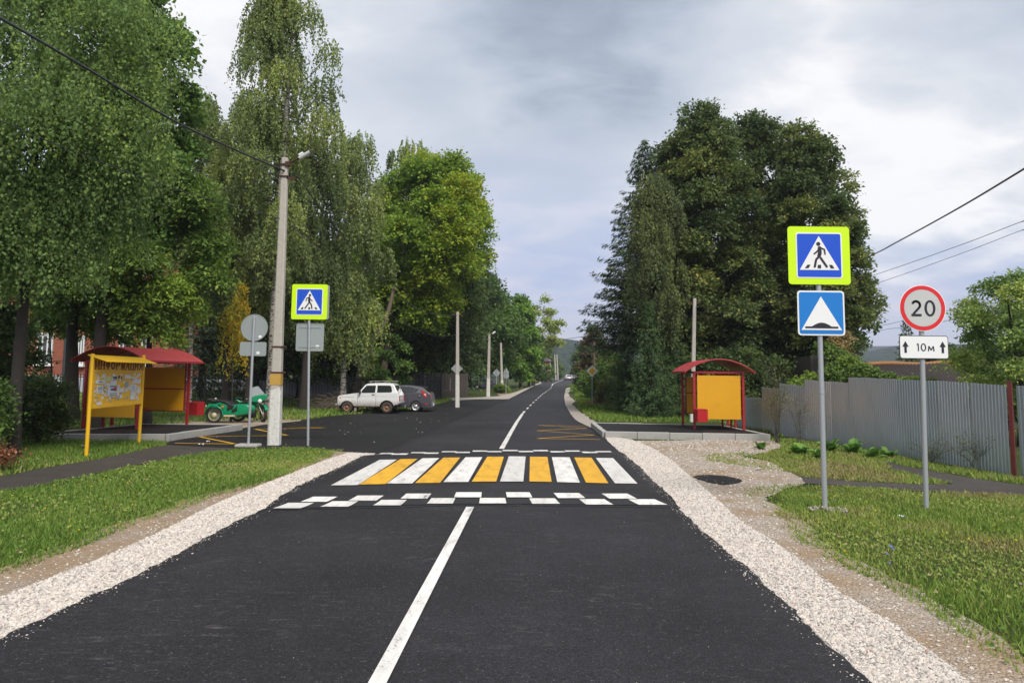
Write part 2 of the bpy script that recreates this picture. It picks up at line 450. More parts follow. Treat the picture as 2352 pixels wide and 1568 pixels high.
M_BLACKP = paint('black_plastic', (0.022, 0.022, 0.024), .6)
M_CREAM = paint('cream_enamel', (0.62, 0.55, 0.40), .5, vary=.2, scale=9, dirt=.25)
M_CHROME = paint('chrome', (0.6, 0.6, 0.6), .2, .9)

# ================================================================ SETTING
def struct(o, label=None): return tag(o, label, None, None, 'structure')

def grid_mesh(name, xs, ys, zf, mat):
    X, Y = np.meshgrid(xs, ys)
    Z = np.array([[zf(x, y) for x in xs] for y in ys])
    V = np.stack([X, Y, Z], -1).reshape(-1, 3)
    nx, ny = len(xs), len(ys)
    i = (np.arange(ny - 1)[:, None] * nx + np.arange(nx - 1)[None]).ravel()
    Fc = np.stack([i, i + 1, i + nx + 1, i + nx], -1)
    me = np_mesh(name, V, Fc, mat=mat)
    return me
_far = [300, 400, 550, 800, 1200, 1700, 2300]
xs = sorted([-v for v in _far] + [-220, -160, -120, -90] + list(np.arange(-70, 71, 3.5)) + [90, 120, 160, 220] + _far)
ys = [-400, -150, -60, -25] + list(np.arange(-10, 80, 3.0)) + list(np.arange(80, 240, 8)) + [260, 300, 360, 430, 520, 650, 800, 1100, 1600, 2400]
ground = link('ground', grid_mesh('ground', xs, ys, lambda x, y: zg(x, y) - .012, M_GROUND))
struct(ground, 'green and brown meadow ground under the whole scene')

# ---- far wooded hills
def hill(name, x0, x1, y0, depth, hfun, mat, label):
    xs = np.linspace(x0, x1, 70); ys = np.linspace(y0, y0 + depth, 14)
    def zf(x, y):
        t = (y - y0) / depth
        return -8 + (hfun(x) + 8) * math.sin(min(1, t * 1.15) * math.pi / 2) ** .8 + 4 * math.sin(x * .021 + y * .01) * t
    return struct(link(name, grid_mesh(name, xs, ys, zf, mat)), label)
def mat_forest(name, a, b_):
    m, N, b = new_mat(name)
    co = N.n('ShaderNodeNewGeometry').outputs['Position']
    n = N.noise(N.vmul(co, (1, 1, .55)), .09, 7, .75); v = N.n('ShaderNodeTexVoronoi', ins={'Vector': N.vmul(co, (1, .6, .6)), 'Scale': .16})
    c = N.mix(N.math('MULTIPLY', N.math('SUBTRACT', n, .34, clamp=True), 3.2, clamp=True), a, b_)
    c = N.mix(N.math('MULTIPLY', v.outputs['Distance'], .7, clamp=True), c, tuple(k * .4 for k in a))
    lk(N, c, b.inputs['Base Color']); b.inputs['Roughness'].default_value = 1; b.inputs['Specular IOR Level'].default_value = .05
    bp = N.n('ShaderNodeBump', ins={'Strength': 1.0, 'Distance': 6.0, 'Height': N.math('ADD', n, v.outputs['Distance'])}); lk(N, bp.outputs[0], b.inputs['Normal'])
    return m
M_FOREST = mat_forest('hill_forest', (0.018, 0.040, 0.028), (0.060, 0.095, 0.048))
M_FOREST2 = mat_forest('ridge_forest', (0.016, 0.034, 0.030), (0.040, 0.066, 0.045))
hill('wooded_hill', -700, 900, 620, 330, lambda x: 36 + 5 * math.sin(x * .011 + 1) + 4 * math.sin(x * .029), M_FOREST, 'forested hill closing the view at the end of the road')
hill('wooded_ridge', -1400, 2000, 1150, 500, lambda x: 62 + 10 * math.sin(x * .005 + 2.6) + 4 * math.sin(x * .019), M_FOREST2, 'bluish forested ridge behind the nearer hill')

# ---- road outline
_L = [P(0, 1470), P(300, 1330), P(460, 1243), P(600, 1172), P(690, 1125), P(862, 1042)]
_L += [Vector((-2.75, 30, 0)), Vector((-2.1, 40, 0)), Vector((-1.15, 52, 0)), P(1167, 917), P(1183, 909), P(1200, 900)]
_Rr = [P(2000, 1568), P(1830, 1410), P(1550, 1160), P(1425, 1040), P(1389, 1005), P(1359, 983), P(1325, 967), P(1313, 954), P(1299, 930), P(1296, 912), P(1300, 889.6), P(1305, 879)]
_L += [Vector((4.2, 128, 0)), Vector((8.0, 171, 0)), Vector((11.0, 212, 0)), Vector((14, 262, 0)), Vector((18, 330, 0))]
_Rr += [Vector((12.8, 160, 0)), Vector((17.6, 212, 0)), Vector((22, 262, 0)), Vector((28, 330, 0))]
_L = [Vector((-3.85, -12, 0))] + _L; _Rr = [Vector((2.3, -12, 0))] + _Rr
LY, LX = np.array([p.y for p in _L]), np.array([p.x for p in _L])
RY, RX_ = np.array([p.y for p in _Rr]), np.array([p.x for p in _Rr])
def xl(y): return float(np.interp(y, LY, LX))
def xr(y): return float(np.interp(y, RY, RX_))
# hump lines (near foot, far foot) as y = a + b x
def line2(p, q): b = (q.y - p.y) / (q.x - p.x); return p.y - b * p.x, b
HN = line2(P(620, 1168, .03), P(1560, 1165, .03)); HF = line2(P(865, 1042, .03), P(1425, 1037, .03))
def zroad(x, y):
    l, r = xl(y), xr(y)
    t = (x - (l + r) / 2) / ((r - l) / 2)
    z = zg(x, y) + .022 + .05 * max(0, 1 - t * t) * sstep(60, 35, y)
    a, b = HN[0] + HN[1] * x, HF[0] + HF[1] * x
    z += .075 * sstep(a, a + 1.1, y) * sstep(b, b - 1.1, y)
    return z
ysr = np.unique(np.concatenate([np.arange(-12, 5, 1.0), np.arange(5, 24, .11), np.arange(24, 70, 1.5), np.arange(70, 330, 6)]))
V, Fc = [], []
NA = 22
for i, y in enumerate(ysr):
    l, r = xl(y), xr(y)
    wl = .018 * (math.sin(y * 1.7) + math.sin(y * 5.1 + 1) * .6 + math.sin(y * 13.3) * .5 + math.sin(y * 29) * .5 + random.uniform(-.9, .9)) * (1 if y < 30 else .3)
    wr = .018 * (math.sin(y * 1.5 + 2) + math.sin(y * 4.7 + 1) * .6 + math.sin(y * 12.3) * .5 + math.sin(y * 31) * .5 + random.uniform(-.9, .9)) * (1 if y < 30 else .3)
    for k in range(NA + 1):
        t = k / NA; x = (l + wl) * (1 - t) + (r + wr) * t
        z = zroad(x, y)
        if k in (0, NA): z = zg(x, y) - .03
        elif k in (1, NA - 1):
            x = (l + wl + .015) if k == 1 else (r + wr - .015); z = zroad(x, y)
        V.append((x, y, z))
    if i:
        o = (i - 1) * (NA + 1)
        Fc += [(o + k, o + k + 1, o + NA + 2 + k, o + NA + 1 + k) for k in range(NA)]
road = link('road', np_mesh('road', np.array(V), np.array(Fc), mat=M_ROAD))
road.data.polygons.foreach_set('use_smooth', np.ones(len(Fc), dtype=bool))
struct(road, 'fresh dark asphalt road running to the hills with a raised crossing')

# ---- flat sheets drawn as outlines, draped on the terrain
def sheet(name, pts, dz, mat, label, parent=None, wobble=0.0, res=None, skirt=0.0):
    bm = bmesh.new()
    ring = []
    n = len(pts)
    for i in range(n):
        a, b = pts[i], pts[(i + 1) % n]
        d = (b - a).length; m = max(1, int(d / (res or .8)))
        nrm = Vector((-(b - a).y, (b - a).x, 0)).normalized()
        for k in range(m):
            p = a.lerp(b, k / m)
            w = wobble * (random.random() - .5) * 2 if (k and wobble) else 0
            ring.append(p + nrm * w)
    vs = [bm.verts.new((p.x, p.y, zg(p.x, p.y) + dz)) for p in ring]
    f = bm.faces.new(vs)
    bmesh.ops.triangulate(bm, faces=[f])
    me = bpy.data.meshes.new(name); bm.to_mesh(me); bm.free()
    bmn = me
    if sum(p.normal.z for p in bmn.polygons) < 0: bmn.flip_normals()
    o = link(name, me, mat, parent)
    if parent is None: struct(o, label)
    return o
PP = lambda l, dz=0.0: [P(u, v, dz) for u, v in l]
V3 = lambda x, y: Vector((x, y, 0))
# footpaths
sheet('footpath', PP([(0, 1096), (69, 1079.6), (220, 1055), (302, 1038), (385, 1020.5), (550, 1024), (550, 1029), (467, 1040), (330, 1064), (192, 1092), (110, 1112), (0, 1127)]) + [V3(-12.5, 12.2), V3(-16, 10.5), V3(-16, 12.2)],
      .000, M_PATH, 'grey asphalt footpath on the left leading to the road', wobble=.04)
sheet('trampled_path', PP([(1830, 1092), (1948, 1105), (2118, 1112), (2190, 1111), (2105, 1093), (2050, 1077), (2026, 1057), (2079, 1070), (2145, 1081.6), (2236, 1098), (2352, 1114)]) + [V3(13, 13.9), V3(13, 12.6)] +
      PP([(2352, 1136), (2131, 1128), (1974, 1118), (1843, 1109)]), .000, M_PATH, 'narrow grey path branching towards the sheet metal fence', wobble=.05)
# parking asphalt
park = [P(383, 1015), P(553, 984), P(600, 976), P(679, 968), P(784, 952.5), P(900, 939), P(997, 928), P(1054, 919), P(1100, 916.5), P(1167, 916.5)]
park += [V3(1.0, 62), V3(.5, 50), V3(-.5, 38), V3(-1.5, 28), V3(-2.2, 19.2)] + PP([(862, 1044), (780, 1036), (700, 1031), (550, 1029), (385, 1021)])
sheet('parking_area', park, .010, M_PARK, 'black asphalt lay-by and parking area left of the road', wobble=.03)
# dirt + gravel verges
Lout = PP([(0, 1373), (104, 1334), (247, 1277), (357, 1228), (467, 1172), (550, 1134), (640, 1100), (730, 1064), (800, 1040)])
Lgr = PP([(0, 1326), (60, 1307), (91, 1293), (176, 1260), (234, 1241), (303, 1208), (412, 1175), (467, 1147), (577, 1120), (700, 1075), (765, 1045), (790, 1034)])
ledge = lambda ya, yb, off=.25: [V3(xl(y) + off, y) for y in np.linspace(ya, yb, 14)]
redge = lambda ya, yb, off=-.25: [V3(xr(y) + off, y) for y in np.linspace(ya, yb, 14)]
sheet('dirt_verge', [V3(-6.3, -6), V3(-6.1, 4)] + [p + Vector((-.28, .12, 0)) for p in Lgr] + [P(868, 1034)] + ledge(19.4, -6), .001, M_DIRT, 'sandy dirt strip between the left gravel shoulder and the grass', wobble=.10, res=.35)
sheet('gravel_shoulder', [V3(-5.2, -6), V3(-5.1, 4)] + Lout + [P(872, 1037)] + ledge(19.2, -6), .006, M_GRAVEL, 'pale crushed stone shoulder along the left road edge', wobble=.07, res=.25)
Rgr = PP([(1393, 1005), (1440, 1012), (1560, 1011), (1680, 1008), (1765, 1007), (1800, 1022), (1762, 1040), (1700, 1048), (1770, 1060), (1800, 1078), (1835, 1094), (1850, 1109), (1800, 1122), (1760, 1150), (1782, 1182), (1821, 1237), (1912, 1289), (2042, 1351), (2205, 1461), (2352, 1559)])
sheet('dirt_patch', Rgr[:14] + [p + Vector((.32, 0, 0)) for p in Rgr[14:]] + [V3(4.4, 3.2), V3(4.3, -6)] + redge(-6, 24.5), .001, M_DIRT2, 'stony trodden dirt between road, bus stop and right hand grass', wobble=.10, res=.35)
Rout = PP([(1398, 1003), (1450, 1010), (1500, 1030), (1545, 1060), (1580, 1090), (1632, 1135), (1701, 1198), (1815, 1270), (1929, 1361), (2010, 1410), (2140, 1500), (2221, 1568)])
sheet('gravel_shoulder', Rout + [V3(3.6, 3.4), V3(3.5, -6)] + redge(-6, 24.6), .006, M_GRAVEL, 'pale crushed stone shoulder along the right road edge', wobble=.07, res=.25)
# farther verges
fr = PP([(1359, 984), (1372, 973), (1352, 958), (1334, 946), (1322, 936), (1313, 929), (1322, 920), (1310, 911), (1305, 903), (1309, 898), (1315, 893), (1310, 888)])
sheet('gravel_shoulder', fr + redge(100, 29.5, -.15), .004, M_GRAVEL, 'narrow pale gravel strip at the bend beyond the right platform', wobble=.08)
fl = PP([(1021, 914), (1100, 912), (1140, 910), (1170, 905), (1200, 894), (1236, 880), (1262, 872)])
sheet('gravel_shoulder', fl + [V3(4.8, 128), V3(.6, 69.6), V3(0.2, 62)] + PP([(1100, 917.5), (1040, 919)]), .004, M_GRAVEL, 'pale gravel strip along the far left road edge', wobble=.1)
sheet('dirt_patch', PP([(330, 953), (445, 950), (600, 958), (690, 963), (690, 969), (600, 979), (553, 986), (520, 978), (330, 974)]), .001, M_DIRT2, 'pale trodden dirt under the sidecar motorcycle', wobble=.12, res=.5)
sheet('dirt_patch', PP([(420, 935), (620, 938), (760, 950), (700, 962), (560, 956), (430, 950)]), -.003, M_DIRT, 'brownish dirt under the trees behind the motorcycle', wobble=.2)
sheet('tar_patch', PP([(1592, 1095), (1625, 1091), (1668, 1094), (1700, 1101), (1698, 1109), (1660, 1114), (1625, 1108)]), .014, M_SPILL, 'small black asphalt spill on the dirt beside the road', wobble=.06, res=.2)
sheet('dirt_patch', PP([(1140, 904), (1180, 902), (1190, 906), (1150, 909)]), .002, M_DIRT, 'small brown dirt patch at the foot of the far signs', wobble=.2)
sheet('side_path', PP([(1655, 969), (1700, 978), (1730, 976), (1660, 963), (1600, 958), (1590, 962)]), .001, M_DIRT, 'dirt path behind the right bus shelter', wobble=.1)

# ---- painted marks: quads draped on the road, children of the road
def mark(name, quad_px, mat, nx=8, ny=3, dz=.012, parent=road, surf=None):
    a, b, c, d = [P(u, v, 0, surf or zroad) for u, v in quad_px]   # near-left, near-right, far-right, far-left
    return mark_w(name, a, b, c, d, mat, nx, ny, dz, parent, surf)
def mark_w(name, a, b, c, d, mat, nx=8, ny=3, dz=.012, parent=road, surf=None):
    surf = surf or zroad
    V, Fc = [], []
    for j in range(ny + 1):
        for i in range(nx + 1):
            p = a.lerp(b, i / nx).lerp(d.lerp(c, i / nx), j / ny)
            V.append((p.x, p.y, surf(p.x, p.y) + dz))
    for j in range(ny):
        for i in range(nx):
            o = j * (nx + 1) + i; Fc.append((o, o + 1, o + nx + 2, o + nx + 1))
    return link(name, np_mesh(name, np.array(V), np.array(Fc), mat=mat), None, parent)
# zebra: region in photo pixels, near y / far y per stripe
near = [(763, 1115, 829, 1115), (827, 1113, 893, 1113), (890, 1112, 955, 1111), (954, 1110, 1020, 1109), (1018, 1109, 1083, 1108), (1086, 1107, 1146, 1107),
        (1149, 1107, 1208, 1106), (1216, 1106, 1276, 1107), (1285, 1107, 1346, 1108), (1354, 1107, 1417, 1109), (1425, 1110, 1464, 1111)]
near = [((512 + 0) * .7653 + 508.5, 323)]  # placeholder, replaced below
zx = lambda x: 529.2 + x * .45
_u = lambda x: 529.2 + x * .45
_v = lambda y: 970.2 + y * .45
zq = [  # measured in a crop 0.45 px per crop px: nearL, nearR, farR, farL
    ((512, 323), (650, 321), (850, 191), (762, 192)), ((653, 319), (792, 316), (955, 187), (868, 188)), ((797, 314), (928, 313), (1066, 183), (980, 184)),
    ((942, 311), (1070, 310), (1173, 180), (1087, 181)), ((1087, 306), (1214, 305), (1286, 178), (1200, 179)), ((1232, 304), (1357, 303), (1396, 176), (1311, 176)),
    ((1376, 303), (1495, 303), (1507, 175), (1421, 174)), ((1526, 303), (1640, 305), (1618, 177), (1529, 176)), ((1668, 306), (1784, 309), (1731, 179), (1641, 178)),
    ((1815, 309), (1930, 312), (1843, 181), (1755, 180)), ((1963, 312), (2078, 314), (1953, 183), (1865, 182))]
for i, q in enumerate(zq):
    o = mark('crosswalk_stripe', [(_u(x), _v(y)) for x, y in q], M_ORANGE if i % 2 else M_WHITE, 3, 6)
    o['label'] = 'orange crosswalk stripe' if i % 2 else 'white crosswalk stripe'
# checker rows at the near foot
row1 = [(216, 358, 440), (458, 600, 432), (728, 868, 425), (1003, 1135, 416), (1270, 1409, 415), (1541, 1683, 417), (1816, 1955, 421), (2085, 2232, 422)]
row2 = [(358, 492, 407), (602, 745, 401), (868, 1005, 391), (1141, 1280, 384), (1412, 1541, 384), (1673, 1812, 388), (1935, 2075, 391)]
def vtop(u, r): return {1: 27, 2: 26}[r]
for x0, x1, y in row1:
    cx = 1225 + (0); k = 27 / (y - 10) * .9
    s = lambda x: x + (1320 - x) * .072
    mark('checker_square', [(_u(x0), _v(y)), (_u(x1), _v(y)), (_u(s(x1)), _v(y - 28)), (_u(s(x0)), _v(y - 28))], M_WHITE, 3, 3)
for x0, x1, y in row2:
    s = lambda x: x + (1320 - x) * .066
    mark('checker_square', [(_u(x0), _v(y)), (_u(x1), _v(y)), (_u(s(x1)), _v(y - 26)), (_u(s(x0)), _v(y - 26))], M_WHITE, 3, 3)
for (x0, x1, y), (x2, x3, y2) in list(zip(row1[:-1], row1[1:])):
    s = lambda x: x + (1320 - x) * .072
    ym = (y + y2) / 2
    mark('checker_square', [(_u(x1 + 1), _v(ym)), (_u(x2 - 1), _v(ym)), (_u(s(x2 - 1)), _v(ym - 27)), (_u(s(x1 + 1)), _v(ym - 27))], M_BLACKM, 3, 3, dz=.008)['label'] = 'black painted square'
for (x0, x1, y), (x2, x3, y2) in list(zip(row2[:-1], row2[1:])):
    s = lambda x: x + (1320 - x) * .066
    ym = (y + y2) / 2
    mark('checker_square', [(_u(x1 + 1), _v(ym)), (_u(x2 - 1), _v(ym)), (_u(s(x2 - 1)), _v(ym - 25)), (_u(s(x1 + 1)), _v(ym - 25))], M_BLACKM, 3, 3, dz=.008)['label'] = 'black painted square'
seam = [(200, 446), (330, 443), (470, 438), (600, 436), (740, 433), (870, 431), (1000, 425), (1150, 420), (1300, 419), (1450, 421), (1600, 422), (1750, 424), (1900, 427), (2050, 429), (2240, 432), (2290, 434)]
for (x0, y0_), (x1, y1_) in zip(seam[:-1], seam[1:]):
    mark('bitumen_seam', [(_u(x0), _v(y0_ + 3.5)), (_u(x1), _v(y1_ + 3.5)), (_u(x1), _v(y1_)), (_u(x0), _v(y0_))], M_BLACKM, 2, 1, dz=.006)
# far checker rows
far1 = [(820, 900, 166), (985, 1060, 161), (1147, 1222, 157), (1310, 1385, 153), (1473, 1548, 152.5), (1636, 1710, 154), (1800, 1875, 157)]
far2 = [(755, 822, 163), (915, 990, 159), (1075, 1150, 154), (1235, 1310, 150.5), (1390, 1470, 147.5), (1550, 1625, 148), (1715, 1792, 150.5), (1875, 1955, 153.5)]
for x0, x1, y in far1 + far2:
    s = lambda x: x + (1320 - x) * .026
    mark('checker_square', [(_u(x0), _v(y)), (_u(x1), _v(y)), (_u(s(x1)), _v(y - 6.5)), (_u(s(x0)), _v(y - 6.5))], M_WHITE, 3, 2)
# centre line
def cline(pts, w, name='centre_line', surf=None, mat=None):
    V, Fc = [], []
    n = len(pts)
    for i, p in enumerate(pts):
        d = (pts[min(i + 1, n - 1)] - pts[max(i - 1, 0)]); d.z = 0; d.normalize()
        nn = Vector((d.y, -d.x, 0)) * w / 2
        for q in (p - nn, p + nn): V.append((q.x, q.y, (surf or zroad)(q.x, q.y) + .012))
        if i: o = 2 * i - 2; Fc.append((o, o + 1, o + 3, o + 2))
    return link(name, np_mesh(name, np.array(V), np.array(Fc), mat=mat or M_WHITE), None, road)
a, b = P(868, 1568, 0, zroad), P(1080, 1165, 0, zroad)
d = (b - a) / (b - a).length
cline([a - d * t for t in np.linspace((a.y + 10) / max(d.y, .1), -(b - a).length, 40)], .115)
cp_ = [(1152, 1031), (1160, 1017), (1175, 990), (1188, 968), (1197, 955), (1200, 950), (1222, 926.8), (1245, 906), (1265, 892)]
cw = [P(u, v, 0, zroad) for u, v in cp_]
CY = np.array([p.y for p in cw] + [140, 171, 212, 262, 330]); CXx = np.array([p.x for p in cw] + [7.6, 10.4, 14.3, 18, 23])
def cpt(y): return Vector((float(np.interp(y, CY, CXx)), y, 0))
y0 = cw[0].y; y1 = cw[5].y
cline([cpt(y) for y in np.linspace(y0, y1, 16)], .13)
y = y1 + .5
while y < 120:
    cline([cpt(t) for t in np.linspace(y, y + 2.1, 3)], .11, 'centre_dash'); y += 4.9
cline([cpt(t) for t in np.linspace(122, 300, 20)], .14)
# yellow bus-stop zigzags
def zig(pts, w, surf, name='zigzag_line'):
    pw = [P(u, v, 0, surf) for u, v in pts]
    for a, b in zip(pw[:-1], pw[1:]):
        d = (b - a); d.z = 0; L = d.length; d.normalize(); nn = Vector((d.y, -d.x, 0)) * w / 2
        a2, b2 = a - d * w * .3, b + d * w * .3
        mark_w(name, a2 - nn, a2 + nn, b2 + nn, b2 - nn, M_ORANGE, 1, 6, .011 if surf is zroad else .018, road, surf)
zr = lambda x, y: 999.6 + x * .2625
zig([(1239, 976.5), (1348, 979), (1239 - 2, 989.5), (1364, 999.5), (1235, 1007.5), (1379, 1010)][0:0] or
    [(999.6 + x * .2625, 646.8 + y * .2625) for x, y in [(1310, 1265), (905, 1258), (1325, 1284), (895, 1305), (1388, 1343), (893, 1374), (1440, 1382)]], .065, zroad)
zpark = lambda x, y: zg(x, y)
zig([(742, 983.5), (675, 981), (742, 983.5)][0:0] or [(745, 983), (640, 979.5), (745, 983.2), (585, 986), (661, 1000.5), (457, 1003.5), (541, 1020.5), (404, 1018.5)], .10, zpark)

# ---- bus stop platforms with kerb stones
def platform(label, top, h, kerb_runs):
    o = thing('bus_platform', label, None); o['kind'] = 'structure'
    top = [Vector((p.x, p.y, 0)) for p in top]
    m = MB(); m.prism([(p.x, p.y) for p in top], -.05, h - .012, 'XY')
    m.build('platform_surface', M_PLAT, o)
    for a, b in kerb_runs:
        a, b = top[a], top[b]
        L = (b - a).length; n = max(1, round(L)); d = (b - a) / L; ang = math.atan2(d.y, d.x)
        me = None
        for k in range(n):
            c = a + d * (k + .5) * L / n
            mm = MB(); mm.box(-L / n / 2 + .006, L / n / 2 - .006, -.085, .085, -.1, h + random.uniform(-.006, .008))
            mm.build('kerb_stone', M_KERB, o, bevel=.012, loc=(c.x, c.y, 0), rot=(0, 0, ang + random.uniform(-.008, .008)))
    return o
PL_H = .20
platform('black surfaced bus stop platform with grey kerb stones, left of the road', PP([(120, 996), (381, 997), (553, 974), (324, 973), (130, 991)], PL_H), PL_H, [(0, 1), (1, 2), (2, 3), (3, 4)])
platform('black surfaced bus stop platform with grey kerb stones, right of the road', PP([(1389.5, 990.7), (1764, 997), (1658, 976), (1362, 970)], PL_H), PL_H, [(0, 1), (1, 2), (2, 3), (3, 0)])

# ---- crushed stones that stand proud of the shoulder near the camera
def in_poly(x, y, poly):
    c = np.zeros(len(x), bool); n = len(poly); j = n - 1
    for i in range(n):
        xi, yi, xj, yj = poly[i].x, poly[i].y, poly[j].x, poly[j].y
        if yi != yj:
            t = ((yi > y) != (yj > y)) & (x < (xj - xi) * (y - yi) / (yj - yi) + xi); c ^= t
        j = i
    return c
def mat_stone():
    m, N, b = new_mat('limestone_chip')
    t = N.n('ShaderNodeAttribute', attribute_name='tint').outputs['Fac']
    c = N.ramp(t, [(0, (0.27, 0.25, 0.24)), (.25, (0.45, 0.405, 0.36)), (.7, (0.585, 0.53, 0.47)), (.97, (0.68, 0.61, 0.54)), (1, (0.40, 0.20, 0.15))])
    lk(N, c, b.inputs['Base Color']); b.inputs['Roughness'].default_value = .9
    return m
M_STONE = mat_stone()
def stones(name, x, y, z, size, label, tintr=(0, 1)):
    n = len(x)
    base = np.array([(1, 0, 0), (-1, 0, 0), (0, 1, 0), (0, -1, 0), (0, 0, 1), (0, 0, -.6)], float)
    fc = np.array([(0, 2, 4), (2, 1, 4), (1, 3, 4), (3, 0, 4), (2, 0, 5), (1, 2, 5), (3, 1, 5), (0, 3, 5)])
    v = base[None] * (1 + rng.uniform(-.35, .35, (n, 6, 3))) + rng.uniform(-.22, .22, (n, 6, 3))
    v *= (size * rng.uniform(.6, 1.3, n))[:, None, None] * np.stack([rng.uniform(.7, 1.2, n), rng.uniform(.6, 1, n), rng.uniform(.4, .75, n)], -1)[:, None]
    a = rng.uniform(0, 6.28, n); ca, sa = np.cos(a)[:, None], np.sin(a)[:, None]
    vx, vy = v[..., 0] * ca - v[..., 1] * sa, v[..., 0] * sa + v[..., 1] * ca
    Vv = np.stack([vx + x[:, None], vy + y[:, None], v[..., 2] + z[:, None]], -1).reshape(-1, 3)
    Fc = (fc[None] + (np.arange(n) * 6)[:, None, None]).reshape(-1, 3)
    o = link(name, np_mesh(name, Vv, Fc, np.repeat(rng.uniform(*tintr, n), 8), M_STONE))
    return tag(o, label, kind='stuff')
def scatter(poly, n, ypow=1.0):
    x0, x1 = min(p.x for p in poly), max(p.x for p in poly); y0, y1 = min(p.y for p in poly), max(p.y for p in poly)
    x = rng.uniform(x0, x1, n); y = y0 + (y1 - y0) * rng.uniform(0, 1, n) ** ypow
    k = in_poly(x, y, poly); return x[k], y[k]
polyL = [V3(-5.05, 4.6)] + Lout + [V3(xl(y) + .02, y) for y in np.linspace(19.2, 4.6, 20)]
x, y = scatter(polyL, 62000, 1.35)
stones('gravel', x, y, np.full(len(x), .010), .017 + .0004 * y, 'loose pale limestone chips on the left shoulder')
polyR = Rout + [V3(3.6, 4.2)] + [V3(xr(y) - .02, y) for y in np.linspace(4.2, 24.4, 20)]
x, y = scatter(polyR, 74000, 1.4)
stones('gravel', x, y, np.full(len(x), .010), .017 + .0004 * y, 'loose pale limestone chips on the right shoulder')
x, y = scatter(Rgr + [V3(4.05, 4.4)] + [V3(xr(y), y) for y in np.linspace(4.4, 24.5, 12)], 12000, 1.3)
stones('gravel', x, y, np.full(len(x), .004), .013 + .0006 * y, 'scattered stones on the dirt right of the road', (0, .85))
x, y = scatter([V3(-6, 4.4)] + Lgr + [V3(xl(12), 12), V3(xl(4.4), 4.4)], 5000, 1.2)
stones('gravel', x, y, np.full(len(x), .003), np.full(len(x), .014), 'scattered stones on the left dirt strip', (0, .85))
x, y = scatter([V3(-9, 22.5), V3(-9, 30), V3(-5.5, 37), V3(-2, 44), V3(-2, 30), V3(-4, 20)], 70)
stones('litter', x, y, np.full(len(x), .018), np.full(len(x), .022), 'pale leaves and pebbles strewn over the parking asphalt', (.2, .9))

# ---- light haze over the whole place
hz = MB(); hz.box(-2310, 2310, -410, 2410, -9.5, 92)
mh = bpy.data.materials.new('haze_air'); mh.use_nodes = True; mh.node_tree.nodes.clear(); NH = NT(mh.node_tree)
pv = NH.n('ShaderNodeVolumePrincipled', ins={'Color': (0.80, 0.87, 1.0, 1), 'Density': 0.00034, 'Anisotropy': 0.2})
NH.n('ShaderNodeOutputMaterial', ins={'Volume': pv.outputs[0]})
tag(hz.build('haze', mh), 'thin bluish summer haze in front of the far hills', kind='stuff')

# grit carried from the shoulders onto the asphalt
n = 1300; yy = rng.uniform(4.6, 19, n); dd = np.abs(rng.normal(0, .09, n)) + .01; sd = rng.uniform(0, 1, n) < .5
xx = np.array([xl(a) + b if c else xr(a) - b for a, b, c in zip(yy, dd, sd)])
stones('gravel', xx, yy, np.array([zroad(a, b) + .003 for a, b in zip(xx, yy)]), rng.uniform(.004, .011, n), 'loose grit spilled from the shoulders onto the asphalt edges')
n = 90; yy = 4.6 + 14 * rng.uniform(0, 1, n) ** 1.4; xx = rng.uniform(-3.4, 2.2, n)
stones('gravel', xx, yy, np.array([zroad(a, b) + .002 for a, b in zip(xx, yy)]), rng.uniform(.003, .007, n), 'tiny pale grit scattered over the asphalt', (0, .8))

# ================================================================ BUILDINGS AND FENCES
M_BRICK = None
def mat_brick():
    m, N, b = new_mat('red_brickwork')
    co = N.n('ShaderNodeTexCoord').outputs['Object']
    sp = N.n('ShaderNodeSeparateXYZ', ins={0: co}).outputs
    v = N.n('ShaderNodeCombineXYZ', ins={0: N.math('ADD', sp[0], sp[1]), 1: sp[2], 2: 0.0}).outputs[0]
    br = N.n('ShaderNodeTexBrick', ins={'Vector': v, 'Color1': (0.27, 0.07, 0.038, 1), 'Color2': (0.34, 0.095, 0.05, 1), 'Mortar': (0.22, 0.10, 0.07, 1), 'Scale': 1.0, 'Mortar Size': .012, 'Brick Width': .26, 'Row Height': .08})
    lk(N, br.outputs[0], b.inputs['Base Color']); b.inputs['Roughness'].default_value = .85
    return m
M_BRICK = mat_brick()
M_PLINTH = paint('plinth_plaster', (0.50, 0.50, 0.54), .9, vary=.2, scale=2, dirt=.2)
M_WFRAME = paint('white_upvc', (0.78, 0.78, 0.78), .4, vary=.05)
M_WGLASS = paint('window_glass', (0.07, 0.08, 0.085), .1, vary=.5, scale=1.5, spec=.8)
M_DRAIN = paint('dark_downpipe', (0.035, 0.045, 0.05), .5)
M_ROOFDK = paint('dark_roof_sheet', (0.07, 0.05, 0.055), .6, vary=.2, scale=2)
M_GREENROOF = paint('green_roof_sheet', (0.15, 0.28, 0.22), .5, vary=.2, scale=2)
M_ORANGEW = paint('orange_plank_wall', (0.50, 0.20, 0.10), .8, vary=.2, scale=2)
M_WOODDK = paint('weathered_boards', (0.085, 0.072, 0.066), .9, vary=.35, scale=3, bump=.4)
M_IRON = paint('black_iron', (0.020, 0.020, 0.022), .6, vary=.2)

